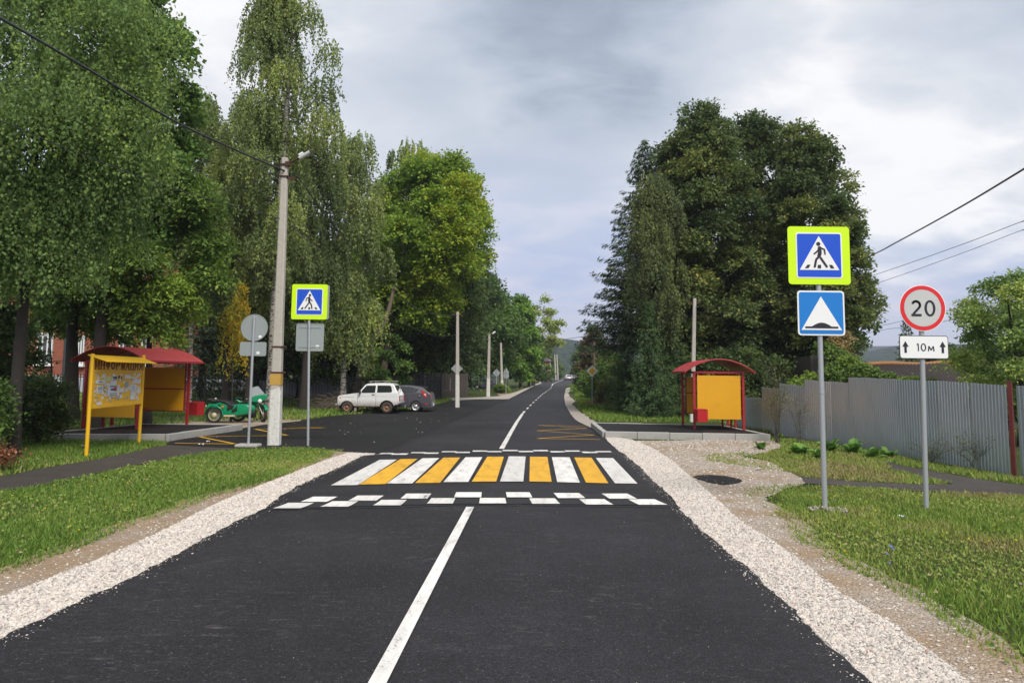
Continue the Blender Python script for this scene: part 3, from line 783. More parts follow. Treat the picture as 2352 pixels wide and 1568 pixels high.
def window(parent, x, y, z, w, h, n=2, face=-1):
    """frame set 3 mm proud of the wall plane y (front faces -y)"""
    m = MB()
    m.box(x - w / 2, x + w / 2, y - .10, y - .003, z, z + .07); m.box(x - w / 2, x + w / 2, y - .10, y - .003, z + h - .07, z + h)
    m.box(x - w / 2, x - w / 2 + .08, y - .10, y - .003, z + .07, z + h - .07); m.box(x + w / 2 - .08, x + w / 2, y - .10, y - .003, z + .07, z + h - .07)
    for k in range(1, n):
        cx = x - w / 2 + w * k / n; m.box(cx - .045, cx + .045, y - .10, y - .003, z + .07, z + h - .07)
    f = m.build('window_frame', M_WFRAME, parent)
    MB().box(x - w / 2 + .08, x + w / 2 - .08, y - .05, y - .012, z + .07, z + h - .07).build('pane', M_WGLASS, f)
    MB().box(x - w / 2 - .12, x + w / 2 + .12, y - .26, y - .004, z - .12, z - .003).build('window_sill', M_WFRAME, parent)
    MB().box(x - w / 2 - .08, x + w / 2 + .08, y - .14, y - .004, z + h + .003, z + h + .16).build('lintel', M_WFRAME, parent)

# brick apartment house behind the trees on the left
YB = 52.0
bo = thing('brick_building', 'red brick house with white windows behind the trees at the left', 'building', (0, YB, 0))
A = lambda u, v: at(u, v, YB)
gz = zg(-34, YB)
xr_ = A(400, 800).x; xl_ = A(-260, 800).x
zp = A(130, 862).z
MB().box(xl_, xr_, 0, 11, zp + .003, 12.5).build('brick_wall', M_BRICK, bo)
MB().box(xl_ - .1, xr_ + .1, -.12, 11.1, gz - .5, zp).build('plinth', M_PLINTH, bo)
rm = MB(); rm.prism([(-.9, 12.5), (12, 12.5), (5.5, 16)], xl_ - .6, xr_ + .6, 'YZ'); rm.build('roof', M_ROOFDK, bo)
for (u0, u1, v0, v1) in [(84, 124, 770, 836), (-60, -20, 765, 832), (178, 196, 776, 838), (272, 305, 774, 838), (324, 350, 776, 838), (22, 58, 528, 590), (92, 128, 545, 600), (170, 210, 560, 625), (262, 300, 565, 630), (-50, -10, 520, 585)]:
    a, b = A(u0, v1), A(u1, v0)
    window(bo, (a.x + b.x) / 2, 0, a.z, b.x - a.x, b.z - a.z, 3 if u1 - u0 > 30 else 2)
for k in range(6):
    z = zp + 1.0 + k * 1.7
    MB().box(xl_ + .01, xr_ - .01, -.035, -.003, z, z + .07).build('string_course', M_BRICK, bo)
MB().tube([(A(156, 800).x, -.25, gz), (A(156, 800).x, -.25, 12.4)], .13, 8).build('downpipe', M_DRAIN, bo)

# low pale wall far behind the picket fence
wl = thing('low_wall', 'low pale wall far behind the iron picket fence', 'wall', (0, 0, 0))
for k, (u0, u1) in enumerate([(-100, 120), (120, 300), (420, 640), (640, 800)]):
    a, b = at(u0, 884, 57), at(u1, 884, 57)
    MB().box(a.x, b.x - .04, 56.8 + k * .03, 57.0 + k * .03, gz - .8, at(600, 872, 57).z).build('wall_section', M_PLINTH, wl)

def board_fence(name, label, pts, h, bw, mat, gap=.012, thick=.025, hv=.05, cat='fence', rail=True):
    o = thing(name, label, cat, (pts[0].x, pts[0].y, 0))
    base = pts[0]
    mats = mat if isinstance(mat, list) else [mat]
    meshes = {}
    for a, b in zip(pts[:-1], pts[1:]):
        d = b - a; d.z = 0; L = d.length; d.normalize(); n = max(1, int(L / bw)); ang = math.atan2(d.y, d.x)
        for k in range(n):
            c = a + d * ((k + .5) * L / n)
            key = random.randrange(4)
            if key not in meshes:
                hh = h + (key - 1.5) * hv / 2
                meshes[key] = MB().box(-L / n / 2 + gap, L / n / 2 - gap, -thick / 2, thick / 2, -.15, hh).mesh('board')
            link('board', meshes[key], mats[0], o, loc=(c.x - base.x, c.y - base.y, zg(c.x, c.y)), rot=(random.uniform(-.015, .015), 0, ang))
        if rail:
            z0, z1 = zg(a.x, a.y), zg(b.x, b.y)
            for hz in (.45, h - .4):
                mm = MB(); off = Vector((-d.y, d.x, 0)) * (thick / 2 + .03)
                mm.tube([a - base + off + Vector((0, 0, z0 + hz)), b - base + off + Vector((0, 0, z1 + hz))], .028, 4, smooth=False); mm.build('rail', mats[0], o)
    return o
board_fence('board_fence', 'dark weathered board fence behind the parked hatchback', [at(850, 870, 63), at(1075, 870, 66)], 2.0, .26, M_WOODDK)
# iron picket fence (300-piece limit: one thing per run)
def picket_fence(label, pts, h=1.75, step=.16):
    o = thing('picket_fence', label, 'fence', (pts[0].x, pts[0].y, 0))
    base = pts[0]
    pm = MB().box(-.016, .016, -.012, .012, 0.05, h).mesh('picket')
    post = MB().box(-.05, .05, -.05, .05, -.1, h + .12).mesh('fence_post')
    for a, b in zip(pts[:-1], pts[1:]):
        d = b - a; d.z = 0; L = d.length; d.normalize(); n = int(L / step); ang = math.atan2(d.y, d.x)
        for k in range(n):
            c = a + d * ((k + .5) * L / n); link('picket', pm, M_IRON, o, loc=(c.x - base.x, c.y - base.y, zg(c.x, c.y)), rot=(0, 0, ang))
        m = max(1, round(L / 2.6))
        for k in range(m + 1):
            c = a + d * (k * L / m); link('fence_post', post, M_IRON, o, loc=(c.x - base.x, c.y - base.y, zg(c.x, c.y)), rot=(0, 0, ang))
        for hz in (.22, h - .15):
            mm = MB(); mm.tube([a - base + Vector((0, 0, zg(a.x, a.y) + hz)), b - base + Vector((0, 0, zg(b.x, b.y) + hz))], .022, 4, smooth=False); mm.build('rail', M_IRON, o)
f1 = [V3(-33, 38), V3(-21, 39)]; f2 = [V3(-20.8, 39), V3(-9.5, 43.5)]; f3 = [V3(-9.3, 43.6), V3(-6.2, 52), V3(-5.3, 58)]
picket_fence('black iron picket fence in front of the brick house', f1)
picket_fence('black iron picket fence under the birches behind the motorcycle', f2)
picket_fence('black iron picket fence running back behind the white car', f3)

# metal frame (old gate frame) beside board fence
fr_ = thing('metal_frame', 'bent dark steel frame standing in front of the board fence', 'frame', (-7, 60, 0))
A6 = lambda u, v: at(u, v, 60) - Vector((-7, 60, 0))
m = MB(); m.tube([A6(892, 905), A6(894, 862), A6(898, 852), A6(980, 852)], .06, 6); m.tube([A6(890, 878), A6(970, 882)], .05, 6); m.tube([A6(930, 862), A6(931, 905)], .05, 6); m.build('frame_tube', M_IRON, fr_)

# small far houses
def cottage(label, u0, u1, v_eave, v_ridge, D, wall, roof, depth=7, gable=False):
    a, b = at(u0, v_eave, D), at(u1, v_eave, D); zr_ = at(u0, v_ridge, D).z; x0, x1 = a.x, b.x; ze = a.z; g0 = min(zg(x0, D), ze - 3) - .5
    o = thing('house', label, 'house', ((x0 + x1) / 2, D, 0)); w = (x1 - x0) / 2
    if gable:
        MB().prism([(-w, g0), (w, g0), (w, ze), (0, zr_ - .15), (-w, ze)], 0, depth, 'XZ').build('wall', wall, o)
        e = w * .18; sl = (zr_ - ze) / w
        MB().prism([(-w - e, ze - e * sl), (0, zr_), (w + e, ze - e * sl), (w + e, ze - e * sl + .25), (0, zr_ + .25), (-w - e, ze - e * sl + .25)], -.5, depth + .5, 'XZ').build('roof', roof, o)
    else:
        MB().box(-w, w, 0, depth, g0, ze - .003).build('wall', wall, o)
        r = MB(); r.add([(-w - .5, -.5, ze), (w + .5, -.5, ze), (w + .5, depth + .5, ze), (-w - .5, depth + .5, ze), (-w * .35, depth / 2, zr_), (w * .35, depth / 2, zr_)],
                        [(0, 3, 2, 1), (0, 1, 5, 4), (1, 2, 5), (2, 3, 4, 5), (3, 0, 4)]); r.build('roof', roof, o)
    for k in (-.45, .45):
        f = MB().box(k * w - .55, k * w + .55, -.08, -.004, ze - 2.4, ze - .9).build('window', M_WFRAME, o)
        MB().box(k * w - .45, k * w + .45, -.10, -.085, ze - 2.3, ze - 1.0).build('pane', M_WGLASS, f)
    return o
cottage('brick cottage with dark hipped roof beyond the roadside poles', 1222, 1264, 829, 812, 185, M_BRICK, M_ROOFDK, 9)
cottage('orange cottage glimpsed behind the board fence', 1003, 1062, 846, 822, 84, M_ORANGEW, M_ROOFDK)
cottage('orange cottage with a pale green roof behind the roadside spruce', 1402, 1420, 826, 815, 120, M_ORANGEW, M_GREENROOF, gable=True)

# barn with slate roof behind the sheet metal fence
def mat_slate():
    m, N, b = new_mat('corrugated_slate')
    co = N.n('ShaderNodeTexCoord').outputs['Object']
    n = N.noise(co, 2.5, 6, .7)
    c = N.mix(n, (0.040, 0.032, 0.034), (0.12, 0.09, 0.088))
    lk(N, c, b.inputs['Base Color']); b.inputs['Roughness'].default_value = .85
    return m
M_SLATE = mat_slate()
YR = 38.0
ra, rb = at(1985, 840, YR), at(2235, 833, YR); ea, eb = at(2030, 892, YR - 4), at(2290, 896, YR - 4)
barn = thing('barn', 'old barn with corrugated slate roof behind the sheet metal fence', 'barn', (ra.x, YR, 0))
O = Vector((ra.x, YR, 0))
rd = (rb - ra); 
nc = 38; Vv = []; Fc = []
for i in range(nc * 4 + 1):
    t = i / (nc * 4) * 1.25; wz = .055 * math.cos(i * math.pi / 2)
    for q, (p0, p1) in enumerate(((ra, rb), (ea, eb))):
        p = p0.lerp(p1, t) - O; Vv.append((p.x, p.y, p.z + wz))
    if i: o_ = 2 * i - 2; Fc.append((o_, o_ + 2, o_ + 3, o_ + 1))
me = np_mesh('roof', np.array(Vv), np.array(Fc), mat=M_SLATE)
ro = link('roof', me, None, barn); s_ = ro.modifiers.new('thick', 'SOLIDIFY'); s_.thickness = .03
rr = MB(); rr.tube([ra.lerp(rb, t) - O + Vector((0, 0, .05 + .05 * math.sin(t * 9))) for t in np.linspace(-.02, 1.27, 16)], .12, 6); rr.build('ridge_cap', paint('rusty_ridge', (0.36, 0.17, 0.06), .8, vary=.3, scale=3), barn)
g = MB(); g.add([(ea - O).to_tuple(), (eb.lerp(ea, -.25) - O).to_tuple(), ((eb.lerp(ea, -.25) - O).x, (eb - O).y, -.3), ((ea - O).x, (ea - O).y, -.3)], [(0, 1, 2, 3)])
g2 = MB(); x0, x1 = (ea - O).x + .4, (eb - O).x + 1.5
g2.box(x0, x1, -3.4, 4, -.2, (ea - O).z - .25); g2.build('wall', M_WOODDK, barn)
back = MB(); back.add([(ra - O).to_tuple(), (ra.lerp(rb, 1.25) - O).to_tuple(), (ra.lerp(rb, 1.25) - O + Vector((0, 4.5, -1.2))).to_tuple(), (ra - O + Vector((0, 4.5, -1.2))).to_tuple()], [(0, 1, 2, 3)]); back.build('roof_slope', M_SLATE, barn)

# wooden shed with tall board wall wrapped by creeper, left of the barn
shed_pts = [at(1862, 830, 35), at(1975, 830, 34)]
shed = board_fence('plank_shed', 'grey plank shed wall half covered by green creeper', shed_pts, at(1880, 812, 34).z, .17, M_WOODDK, cat='shed', rail=False)
a_, b_ = shed_pts; MB().prism([(0, 0), (b_.x - a_.x, b_.y - a_.y), (b_.x - a_.x + .5, b_.y - a_.y + 3.5), (.5, 3.5)], -.1, at(1880, 815, 34).z, 'XY').build('shed_body', M_WOODDK, shed)

# ---- sheet metal fence on the right
def mat_sheet():
    m, N, b = new_mat('galvanised_sheet')
    co = N.n('ShaderNodeTexCoord').outputs['Object']; oi = N.n('ShaderNodeObjectInfo').outputs['Random']
    n = N.noise(N.vmul(co, (1, 1, .35)), 3.2, 5, .6)
    c = N.mix(oi, (0.42, 0.48, 0.53), (0.54, 0.59, 0.63))
    c = N.mix(N.math('MULTIPLY', N.math('SUBTRACT', n, .5, clamp=True), 1.4, clamp=True), c, (0.30, 0.31, 0.33))
    lk(N, c, b.inputs['Base Color']); b.inputs['Metallic'].default_value = .72
    lk(N, N.math('ADD', N.math('MULTIPLY', n, .25), .26), b.inputs['Roughness'])
    return m
M_SHEET = mat_sheet()
fl = [(1690, 978, 912), (1717, 983, 911), (1752, 990, 914), (1752, 990, 889), (1791, 999.5, 891.5), (1791, 999.5, 880), (1849.6, 1008, 885), (1849.6, 1008, 871), (1912, 1017, 876), (1953, 1024, 878),
      (1953, 1024, 866), (2068, 1046, 870), (2158, 1061, 874), (2321, 1090, 884), (2345, 1094, 884), (2420, 1107, 889)]
fence = thing('sheet_metal_fence', 'tall corrugated galvanised sheet fence stepping up the right side', 'fence', (10, 22, 0))
FO = Vector((10, 22, 0))
def corr_sheet(a, b, za, zb, gap=0.004):
    d = b - a; d.z = 0; L = d.length; d.normalize(); nn = Vector((d.y, -d.x, 0))
    pitch = .10; n = max(2, int(L / pitch)); pr = [(0, 0), (.35, 0), (.5, .014), (.85, .014)]
    pts = []
    for k in range(n):
        for s, h in pr: pts.append(((k + s) / n, h))
    pts.append((1, 0))
    V, Fc = [], []
    for i, (s, h) in enumerate(pts):
        p = a + d * (gap + (L - 2 * gap) * s) + nn * h; z = za + (zb - za) * s
        V += [(p.x, p.y, -.08), (p.x, p.y, z * .5), (p.x, p.y, z)]
        if i:
            o = 3 * i - 3; Fc += [(o, o + 3, o + 4, o + 1), (o + 1, o + 4, o + 5, o + 2)]
    c = (a + b) / 2
    V = np.array(V) - np.array([c.x, c.y, 0])
    o = link('fence_sheet', np_mesh('fence_sheet', V, np.array(Fc), mat=M_SHEET), None, fence, loc=(c.x - FO.x, c.y - FO.y, 0))
    o.rotation_euler = (random.uniform(-.012, .012), random.uniform(-.004, .004), 0)
    s_ = o.modifiers.new('thick', 'SOLIDIFY'); s_.thickness = .003
for (u0, b0, t0), (u1, b1, t1) in zip(fl[:-1], fl[1:]):
    if u1 - u0 < 2: continue
    a, b = P(u0, b0), P(u1, b1)
    if u0 == 2321: continue
    za, zb = at(u0, t0, a.y).z, at(u1, t1, b.y).z
    L = (b - a).length; n = max(1, round(L / 1.12))
    for k in range(n):
        corr_sheet(a.lerp(b, k / n), a.lerp(b, (k + 1) / n), za + (zb - za) * k / n + random.uniform(-.012, .012), za + (zb - za) * (k + 1) / n + random.uniform(-.012, .012))
a, b = P(2333, 1092), at(2322, 884, 15.9)
MB().tube([Vector((a.x, a.y + .05, -.1)) - FO, Vector((at(2322, 878, a.y).x, a.y + .05, at(2322, 876, a.y).z)) - FO], .058, 4, smooth=False).build('fence_post', paint('maroon_post', (0.16, 0.022, 0.018), .6, vary=.2), fence)
# next run to the right, outside the frame, turning the corner a little
e0 = P(2420, 1107); corr_sheet(e0, e0 + Vector((1.0, -1.0, 0)), 1.95, 1.95); corr_sheet(e0 + Vector((1.0, -1.0, 0)), e0 + Vector((2.0, -2.0, 0)), 1.95, 1.95)
for k in range(9):
    q = P(fl[1][0], fl[1][1]).lerp(P(2333, 1092), (k + .5) / 9)
    MB().box(.06, .12, -.03, .03, -.1, 1.1 + .05 * k).build('fence_post', M_IRON, fence, loc=(q.x - FO.x, q.y - FO.y, 0))

# ================================================================ POLES, CABLES
def concrete_pole(label, base, top, wb, wt, name='utility_pole', mat=None, limewash=None, bands=(), lamp=None, group=None, depthf=.8):
    o = thing(name, label, 'pole', base, group=group)
    d = top - base
    def ring(t): return wb + (wt - wb) * t
    m = MB(); V, Fc = [], []
    for i in range(7):
        t = i / 6; w = ring(t) / 2; c = d * t; dp = w * depthf
        for x, y in ((-w, -dp * .7), (-w * .72, -dp), (w * .72, -dp), (w, -dp * .7), (w, dp), (-w, dp)): V.append((c.x + x, c.y + y, c.z - (.25 if i == 0 else 0)))
    for i in range(6):
        for k in range(6): Fc.append((i * 6 + k, i * 6 + (k + 1) % 6, (i + 1) * 6 + (k + 1) % 6, (i + 1) * 6 + k))
    Fc.append((36, 37, 38, 39, 40, 41)); m.add(V, Fc); m.build('shaft', mat or M_CONC, o)
    if limewash:
        t1 = limewash; m = MB(); V, Fc = [], []
        steps = 10
        for i in range(steps + 1):
            t = t1 * i / steps; w = ring(t) / 2 + .006 + random.uniform(0, .004); c = d * t; dp = w * depthf
            for q, (x, y) in enumerate(((-w, -dp * .7), (-w * .72, -dp), (w * .72, -dp), (w, -dp * .7), (w, dp), (-w, dp))):
                V.append((c.x + x, c.y + y, c.z - (.25 if i == 0 else 0) + (random.uniform(-.12, .1) if i == steps else 0)))
        for i in range(steps):
            for k in range(6): Fc.append((i * 6 + k, i * 6 + (k + 1) % 6, (i + 1) * 6 + (k + 1) % 6, (i + 1) * 6 + k))
        m.add(V, Fc); m.build('limewash_coat', M_LIMEWASH, o)
    for t in bands:
        w = ring(t) + .03; c = d * t
        MB().cbox(c, (w, w * depthf, .045)).build('steel_band', M_RUST, o)
        MB().cbox(c + Vector((w / 2 + .05, 0, .01)), (.1, .02, .05)).build('band_tail', M_RUST, o)
    return o, d
pb = P(629, 1022); pt = at(655, 363, pb.y - .1)
pole, pd = concrete_pole('tall concrete lamp pole with limewashed peeling foot beside the lay-by', pb, pt, .31, .17, bands=(.335, .247), limewash=.20)
zf = .2235; w = .31 - .14 * zf + .018
MB().cbox(pd * zf, (w, w * .8, .31)).build('ochre_band', M_YPAINT, pole)
# lamp arm
q = pd * .985
lm = MB(); lm.tube([q + Vector((.08, 0, -.05)), q + Vector((.42, -.05, .12))], .028, 8); lm.build('lamp_arm', M_RUST, pole)
MB().cbox(q + Vector((.0, 0, -.08)), (.24, .2, .05)).build('steel_band', M_RUST, pole)
MB().cbox(q + Vector((.10, -.05, -.07)), (.12, .14, .13)).build('arm_bracket', M_RUST, pole)
MB().cbox(q + Vector((.0, 0, -.42)), (.24, .2, .03)).build('steel_band', M_RUST, pole)
MB().cbox(q + Vector((.2, -.04, -.48)), (.26, .03, .07), Euler((0, .3, 0)).to_matrix()).build('cable_bracket', M_RUST, pole)
lamp = MB(); lamp.tube([q + Vector((.42, -.05, .10)), q + Vector((.74, -.08, .29))], [.062, .058], 12); lp = lamp.build('lamp_head', paint('lamp_aluminium', (0.60, 0.60, 0.58), .35, .3, vary=.1), pole)
MB().tube([q + Vector((.41, -.05, .19)), q + Vector((.52, -.06, .255))], .045, 8).build('ballast_box', M_SWHITE, lp)
MB().tube([q + Vector((.735, -.08, .285)), q + Vector((.755, -.082, .297))], .070, 12).build('end_cap', M_BLACKP, lp)

def far_pole(label, u0, v0, u1, v1, D, wpx_b, wpx_t, mat=None, lime=None, lampuv=None, two=False, grp=None, name='utility_pole', bz=None):
    b_, t_ = at(u0, v0, D), at(u1, v1, D); b_.z = zg(b_.x, D) if bz is None else bz
    o, d = concrete_pole(label, b_, t_, wpx_b * D / FPX, wpx_t * D / FPX, mat=mat, limewash=lime, group=grp, name=name)
    m = MB(); m.cbox(d * .965, (wpx_t * D / FPX * 4, .06, .06)); m.build('cross_arm', M_RUST, o)
    if lampuv:
        e = at(*lampuv, D) - b_; s = d * .97
        mm = MB(); mm.tube([s, s.lerp(e, .55)], .03, 6); mm.build('lamp_arm', M_RUST, o)
        mm = MB(); mm.tube([s.lerp(e, .5), e], .075, 8); mm.build('lamp_head', M_SWHITE, o)
    return o
far_pole('concrete pole standing in the asphalt in front of a diamond sign', 1050.5, 935.5, 1051, 716, 46.2, 9, 6, lime=.33)
far_pole('concrete lamp pole with limewashed foot on the far grass corner', 1121, 911, 1124, 767, 66.5, 8, 5, lime=.30, lampuv=(1138, 761.5))
M_POLEB = paint('brown_pole', (0.17, 0.11, 0.08), .9, vary=.3)
far_pole('paired pole, its paler straight leg with yellow mark', 1153.5, 893, 1150.5, 787, 82, 6, 4, lime=.25)
far_pole('paired pole, its thin brown wooden strut', 1148, 893, 1149.5, 788, 82.3, 3.2, 2.6, mat=M_POLEB)
far_pole('concrete pole in front of the dark roofed cottage', 1245, 868.5, 1248, 810, 150, 3.2, 2.2)
far_pole('short concrete pole beside the farthest diamond sign', 1267, 869, 1263, 826, 185, 3.5, 2.2)
far_pole('left one of two straight poles near the end of the road', 1277, 868, 1274, 814, 205, 3.0, 2.2)
far_pole('right one of two straight poles near the end of the road', 1282, 868, 1279, 814, 208, 3.0, 2.2)
far_pole('brown wooden pole rising out of the bushes by the yellow diamond sign', 1367, 905, 1364, 782, 60, 5, 4, mat=M_POLEB)
far_pole('slim white concrete pole behind the right bus shelter', 1590, 966, 1595.5, 685, 34.3, 10, 7, lime=.12)
far_pole('old concrete pole overgrown with creeper behind the metal fence', 1918, 940, 1911, 790, 44, 8, 7)
far_pole('thin lamp post in the shade before the board fence', 976, 905, 976, 830, 62, 2.5, 1.8, mat=M_GALV)

def catmull(pts, n=10):
    out = []
    for i in range(len(pts) - 1):
        p0, p1, p2, p3 = pts[max(i - 1, 0)], pts[i], pts[i + 1], pts[min(i + 2, len(pts) - 1)]
        for k in range(n):
            t = k / n
            out.append(.5 * ((2 * p1) + (p2 - p0) * t + (2 * p0 - 5 * p1 + 4 * p2 - p3) * t * t + (3 * p1 - p0 - 3 * p2 + p3) * t ** 3))
    return out + [pts[-1]]
M_CABLE = paint('black_cable', (0.018, 0.018, 0.022), .5)
M_CABLEG = paint('grey_wire', (0.10, 0.10, 0.10), .6)
def cable(label, pts, r, mat=None):
    near = pts[0][0] < -50 or pts[0][0] > 2380
    pts = [at(*p) for p in pts]
    if near: d = (pts[0] - pts[1]).normalized(); pts = [pts[0] + d * 24 + Vector((0, 0, .8)), pts[0] + d * 11 + Vector((0, 0, .15))] + pts
    m = MB(); m.tube(catmull(pts, 8), r, 6)
    o = m.build('overhead_cable', mat or M_CABLE); return tag(o, label, 'cable')
cable('thick twisted black cable sweeping from the upper left to the lamp pole', [(-140, -30, 9.5), (0, 42, 11), (200, 158, 13.5), (400, 278, 16.5), (560, 353, 19.5), (664, 397, 21.3)], .024)
cable('second thinner cable from the left edge to a bracket low on the lamp pole', [(-120, 230, 10), (0, 277, 11.5), (200, 361, 14), (420, 440, 17), (560, 479, 19.6), (652, 505, 21.3)], .0085)
cable('black cable dropping from the lamp pole to the next pole', [(664, 397, 21.3), (690, 415, 22), (745, 490, 25), (820, 580, 30), (900, 664, 35), (975, 716, 40), (1051, 724, 46)], .016)
cable('thin wire sagging from the low bracket to the next pole', [(652, 505, 21.4), (720, 560, 24), (820, 660, 30), (920, 738, 37), (1000, 771, 43), (1051, 768, 46)], .008, M_CABLEG)
cable('thin wire running from the lamp pole back into the birches', [(650, 392, 21.4), (560, 425, 27), (470, 455, 33), (400, 480, 39)], .008, M_CABLEG)
cable('cable between the near pole and the corner lamp pole', [(1051, 722, 46.2), (1080, 765, 54), (1105, 779, 61), (1124, 778, 66.5)], .016, M_CABLEG)
cable('thick black cable crossing the sky at the right', [(2450, 327, 7.5), (2352, 388, 8.6), (2200, 479, 11), (2060, 556, 15), (1990, 592, 18.5), (1830, 664, 25.5), (1740, 690, 29.5), (1660, 701, 32), (1597, 703, 34.3)], .012)
cable('upper one of two thin parallel wires at the right', [(2450, 474, 14), (2352, 507, 15), (2200, 565, 17), (2000, 634, 20.5), (1850, 678, 25), (1700, 715, 30), (1597, 716, 34.3)], .0065, M_CABLEG)
cable('lower one of two thin parallel wires at the right', [(2450, 496, 14), (2352, 527, 15), (2200, 585, 17), (2000, 655, 20.5), (1850, 698, 26), (1700, 728, 31), (1597, 727, 34.3)], .0055, M_CABLEG)
cable('upper wire running from the creeper pole past the round sign', [(2400, 633, 25), (2280, 690, 30), (2170, 715, 35), (2050, 742, 40), (1960, 765, 43), (1911, 798, 44)], .010, M_CABLEG)
cable('lower wire running from the creeper pole past the round sign', [(2400, 663, 25), (2280, 705, 30), (2150, 742, 36), (2030, 757, 41), (1960, 775, 43), (1911, 802, 44)], .010, M_CABLEG)
cable('wire crossing the road far away in front of the hill', [(1265, 781, 150), (1295, 779, 145), (1330, 774, 142), (1364, 768, 140)], .05, M_CABLEG)
cable('drooping wire from the brown wooden pole into the spruce', [(1364, 784, 60), (1372, 795, 57), (1390, 799, 54), (1410, 798, 52)], .014, M_CABLEG)

# ================================================================ TRAFFIC SIGNS
def rrect(w, h, r, n=5):
    pts = []
    for cx, cy, a0 in ((w / 2 - r, h / 2 - r, 0), (-w / 2 + r, h / 2 - r, 90), (-w / 2 + r, -h / 2 + r, 180), (w / 2 - r, -h / 2 + r, 270)):
        for k in range(n + 1):
            t = R(a0 + 90 * k / n); pts.append((cx + r * math.cos(t), cy + r * math.sin(t)))
    return pts
def circ(r, n=40, sx=1.0): return [(r * sx * math.cos(2 * math.pi * k / n), r * math.sin(2 * math.pi * k / n)) for k in range(n)]
def plate(parent, name, poly, y0, y1, mat, cz, cx=0.0, bevel=0):
    m = MB(); m.prism([(cx + a, cz + b) for a, b in poly], y0, y1, 'XZ'); return m.build(name, mat, parent, bevel=bevel)
def ring(parent, name, ro, ri, y0, y1, mat, cz, n=48):
    m = MB(); V, Fc = [], []
    for k in range(n):
        t = 2 * math.pi * k / n
        for r, y in ((ro, y0), (ri, y0), (ri, y1), (ro, y1)): V.append((r * math.cos(t), y, cz + r * math.sin(t)))
    for k in range(n):
        for q in range(4): Fc.append((k * 4 + q, k * 4 + (q + 1) % 4, ((k + 1) % n) * 4 + (q + 1) % 4, ((k + 1) % n) * 4 + q))
    m.add(V, Fc); return m.build(name, mat, parent)
def stroke(pts, w, y0, y1, m=None, cap=True):
    """flat ribbon along a 2D polyline in XZ"""
    m = m or MB()
    for (a, b) in zip(pts[:-1], pts[1:]):
        a, b = Vector(a), Vector(b); d = (b - a)
        if d.length < 1e-6: continue
        d.normalize(); n = Vector((-d.y, d.x)) * w / 2
        m.prism([tuple(a + n), tuple(a - n), tuple(b - n), tuple(b + n)], y0, y1, 'XZ')
    if cap:
        for p in pts: m.prism([(p[0] + w / 2 * math.cos(2 * math.pi * k / 10), p[1] + w / 2 * math.sin(2 * math.pi * k / 10)) for k in range(10)], y0 - .0002, y1, 'XZ')
    return m
def ped_face(parent, cz, s, yf, flip=1):
    """blue square with white triangle and walking figure; s = half blue side"""
    plate(parent, 'white_border', rrect(2 * s * 1.06, 2 * s * 1.06, .04), yf - .004, yf, M_SWHITE, cz)
    plate(parent, 'blue_field', rrect(2 * s, 2 * s, .025), yf - .007, yf - .0045, M_SBLUE, cz)
    plate(parent, 'white_triangle', [(-s * .91, -s * .68), (s * .91, -s * .68), (0, s * .90)], yf - .010, yf - .0075, M_SWHITE, cz)
    y0, y1 = yf - .0135, yf - .0105
    f = flip; Z = lambda x, z: (f * x * s, cz + z * s)
    m = MB()
    m.prism([(Z(-.03, .53)[0] + .095 * s * math.cos(2 * math.pi * k / 14), Z(0, .53)[1] + .095 * s * math.sin(2 * math.pi * k / 14)) for k in range(14)], y0, y1, 'XZ')
    stroke([Z(.02, .34), Z(.03, .10), Z(-.01, -.02)], .17 * s, y0, y1, m)
    stroke([Z(.04, .36), Z(.24, .27), Z(.27, .06)], .07 * s, y0 - .0004, y1, m)
    stroke([Z(-.02, .28), Z(-.10, .17), Z(-.23, .07)], .07 * s, y0 - .0004, y1, m)
    stroke([Z(.0, -.04), Z(-.15, -.20), Z(-.22, -.53)], .10 * s, y0 - .0008, y1, m)
    stroke([Z(.06, -.12), Z(.33, -.52)], .10 * s, y0 - .0008, y1, m)
    m.build('walking_figure', M_SBLACK, parent)
    m = MB()
    for c, sk in ((-.52, .05), (0, 0), (.55, -.05)):
        m.prism([Z(c - .10 - sk * 1.2, -.60), Z(c + .07 - sk * 1.2, -.60), Z(c + .07 + sk * .8, -.44), Z(c - .07 + sk * .8, -.44)] if True else [], y0, y1, 'XZ')
    m.build('road_bars', M_SBLACK, parent)
def sign_post(o, h, r=.038, lean=(0, 0), bands=()):
    m = MB(); m.tube([(0, 0, -.3), (lean[0] * h, lean[1] * h, h)], r, 12); m.build('post', M_GALV, o)
    for z in bands: MB().tube([(lean[0] * z, lean[1] * z, z - .012), (lean[0] * z, lean[1] * z, z + .012)], r + .006, 12).build('clamp', M_GALV, o)

# right: crossing + speed hump
b_ = P(1895, 1172); D = b_.y
o = thing('road_sign', 'lime framed pedestrian crossing sign above a blue speed hump sign', 'road sign', b_)
pxm = D / FPX
tz = at(1878, 520, D).z
sign_post(o, tz - .1, .039, bands=(at(1884, 902, D).z,))
cz1 = (at(1878, 520, D).z + at(1878, 656, D).z) / 2; cx1 = at(1878, 588, D).x - b_.x
e1 = bpy.data.objects.new('crossing_sign', None)
pl_ = plate(o, 'crossing_panel', rrect(143 * pxm, 135 * pxm, .05), -.052, -.046, M_LIME, cz1, cx1); 
plate(pl_, 'panel_back', rrect(142 * pxm, 134 * pxm, .05), -.0455, -.040, M_SIGNBACK, cz1, cx1)
sub = pl_
def shifted(fn, parent, cx, rz=0.0, *a):
    """run a face builder, then move what it made to x = cx"""
    before = set(parent.children); fn(parent, *a)
    for c in set(parent.children) - before: c.location.x += cx
shifted(ped_face, pl_, cx1, 0, cz1, 54 * pxm * .93, -.052)
cz2 = (at(1882, 668, D).z + at(1882, 771, D).z) / 2; cx2 = at(1883, 720, D).x - b_.x
hw = 108 * pxm; hh = 103 * pxm
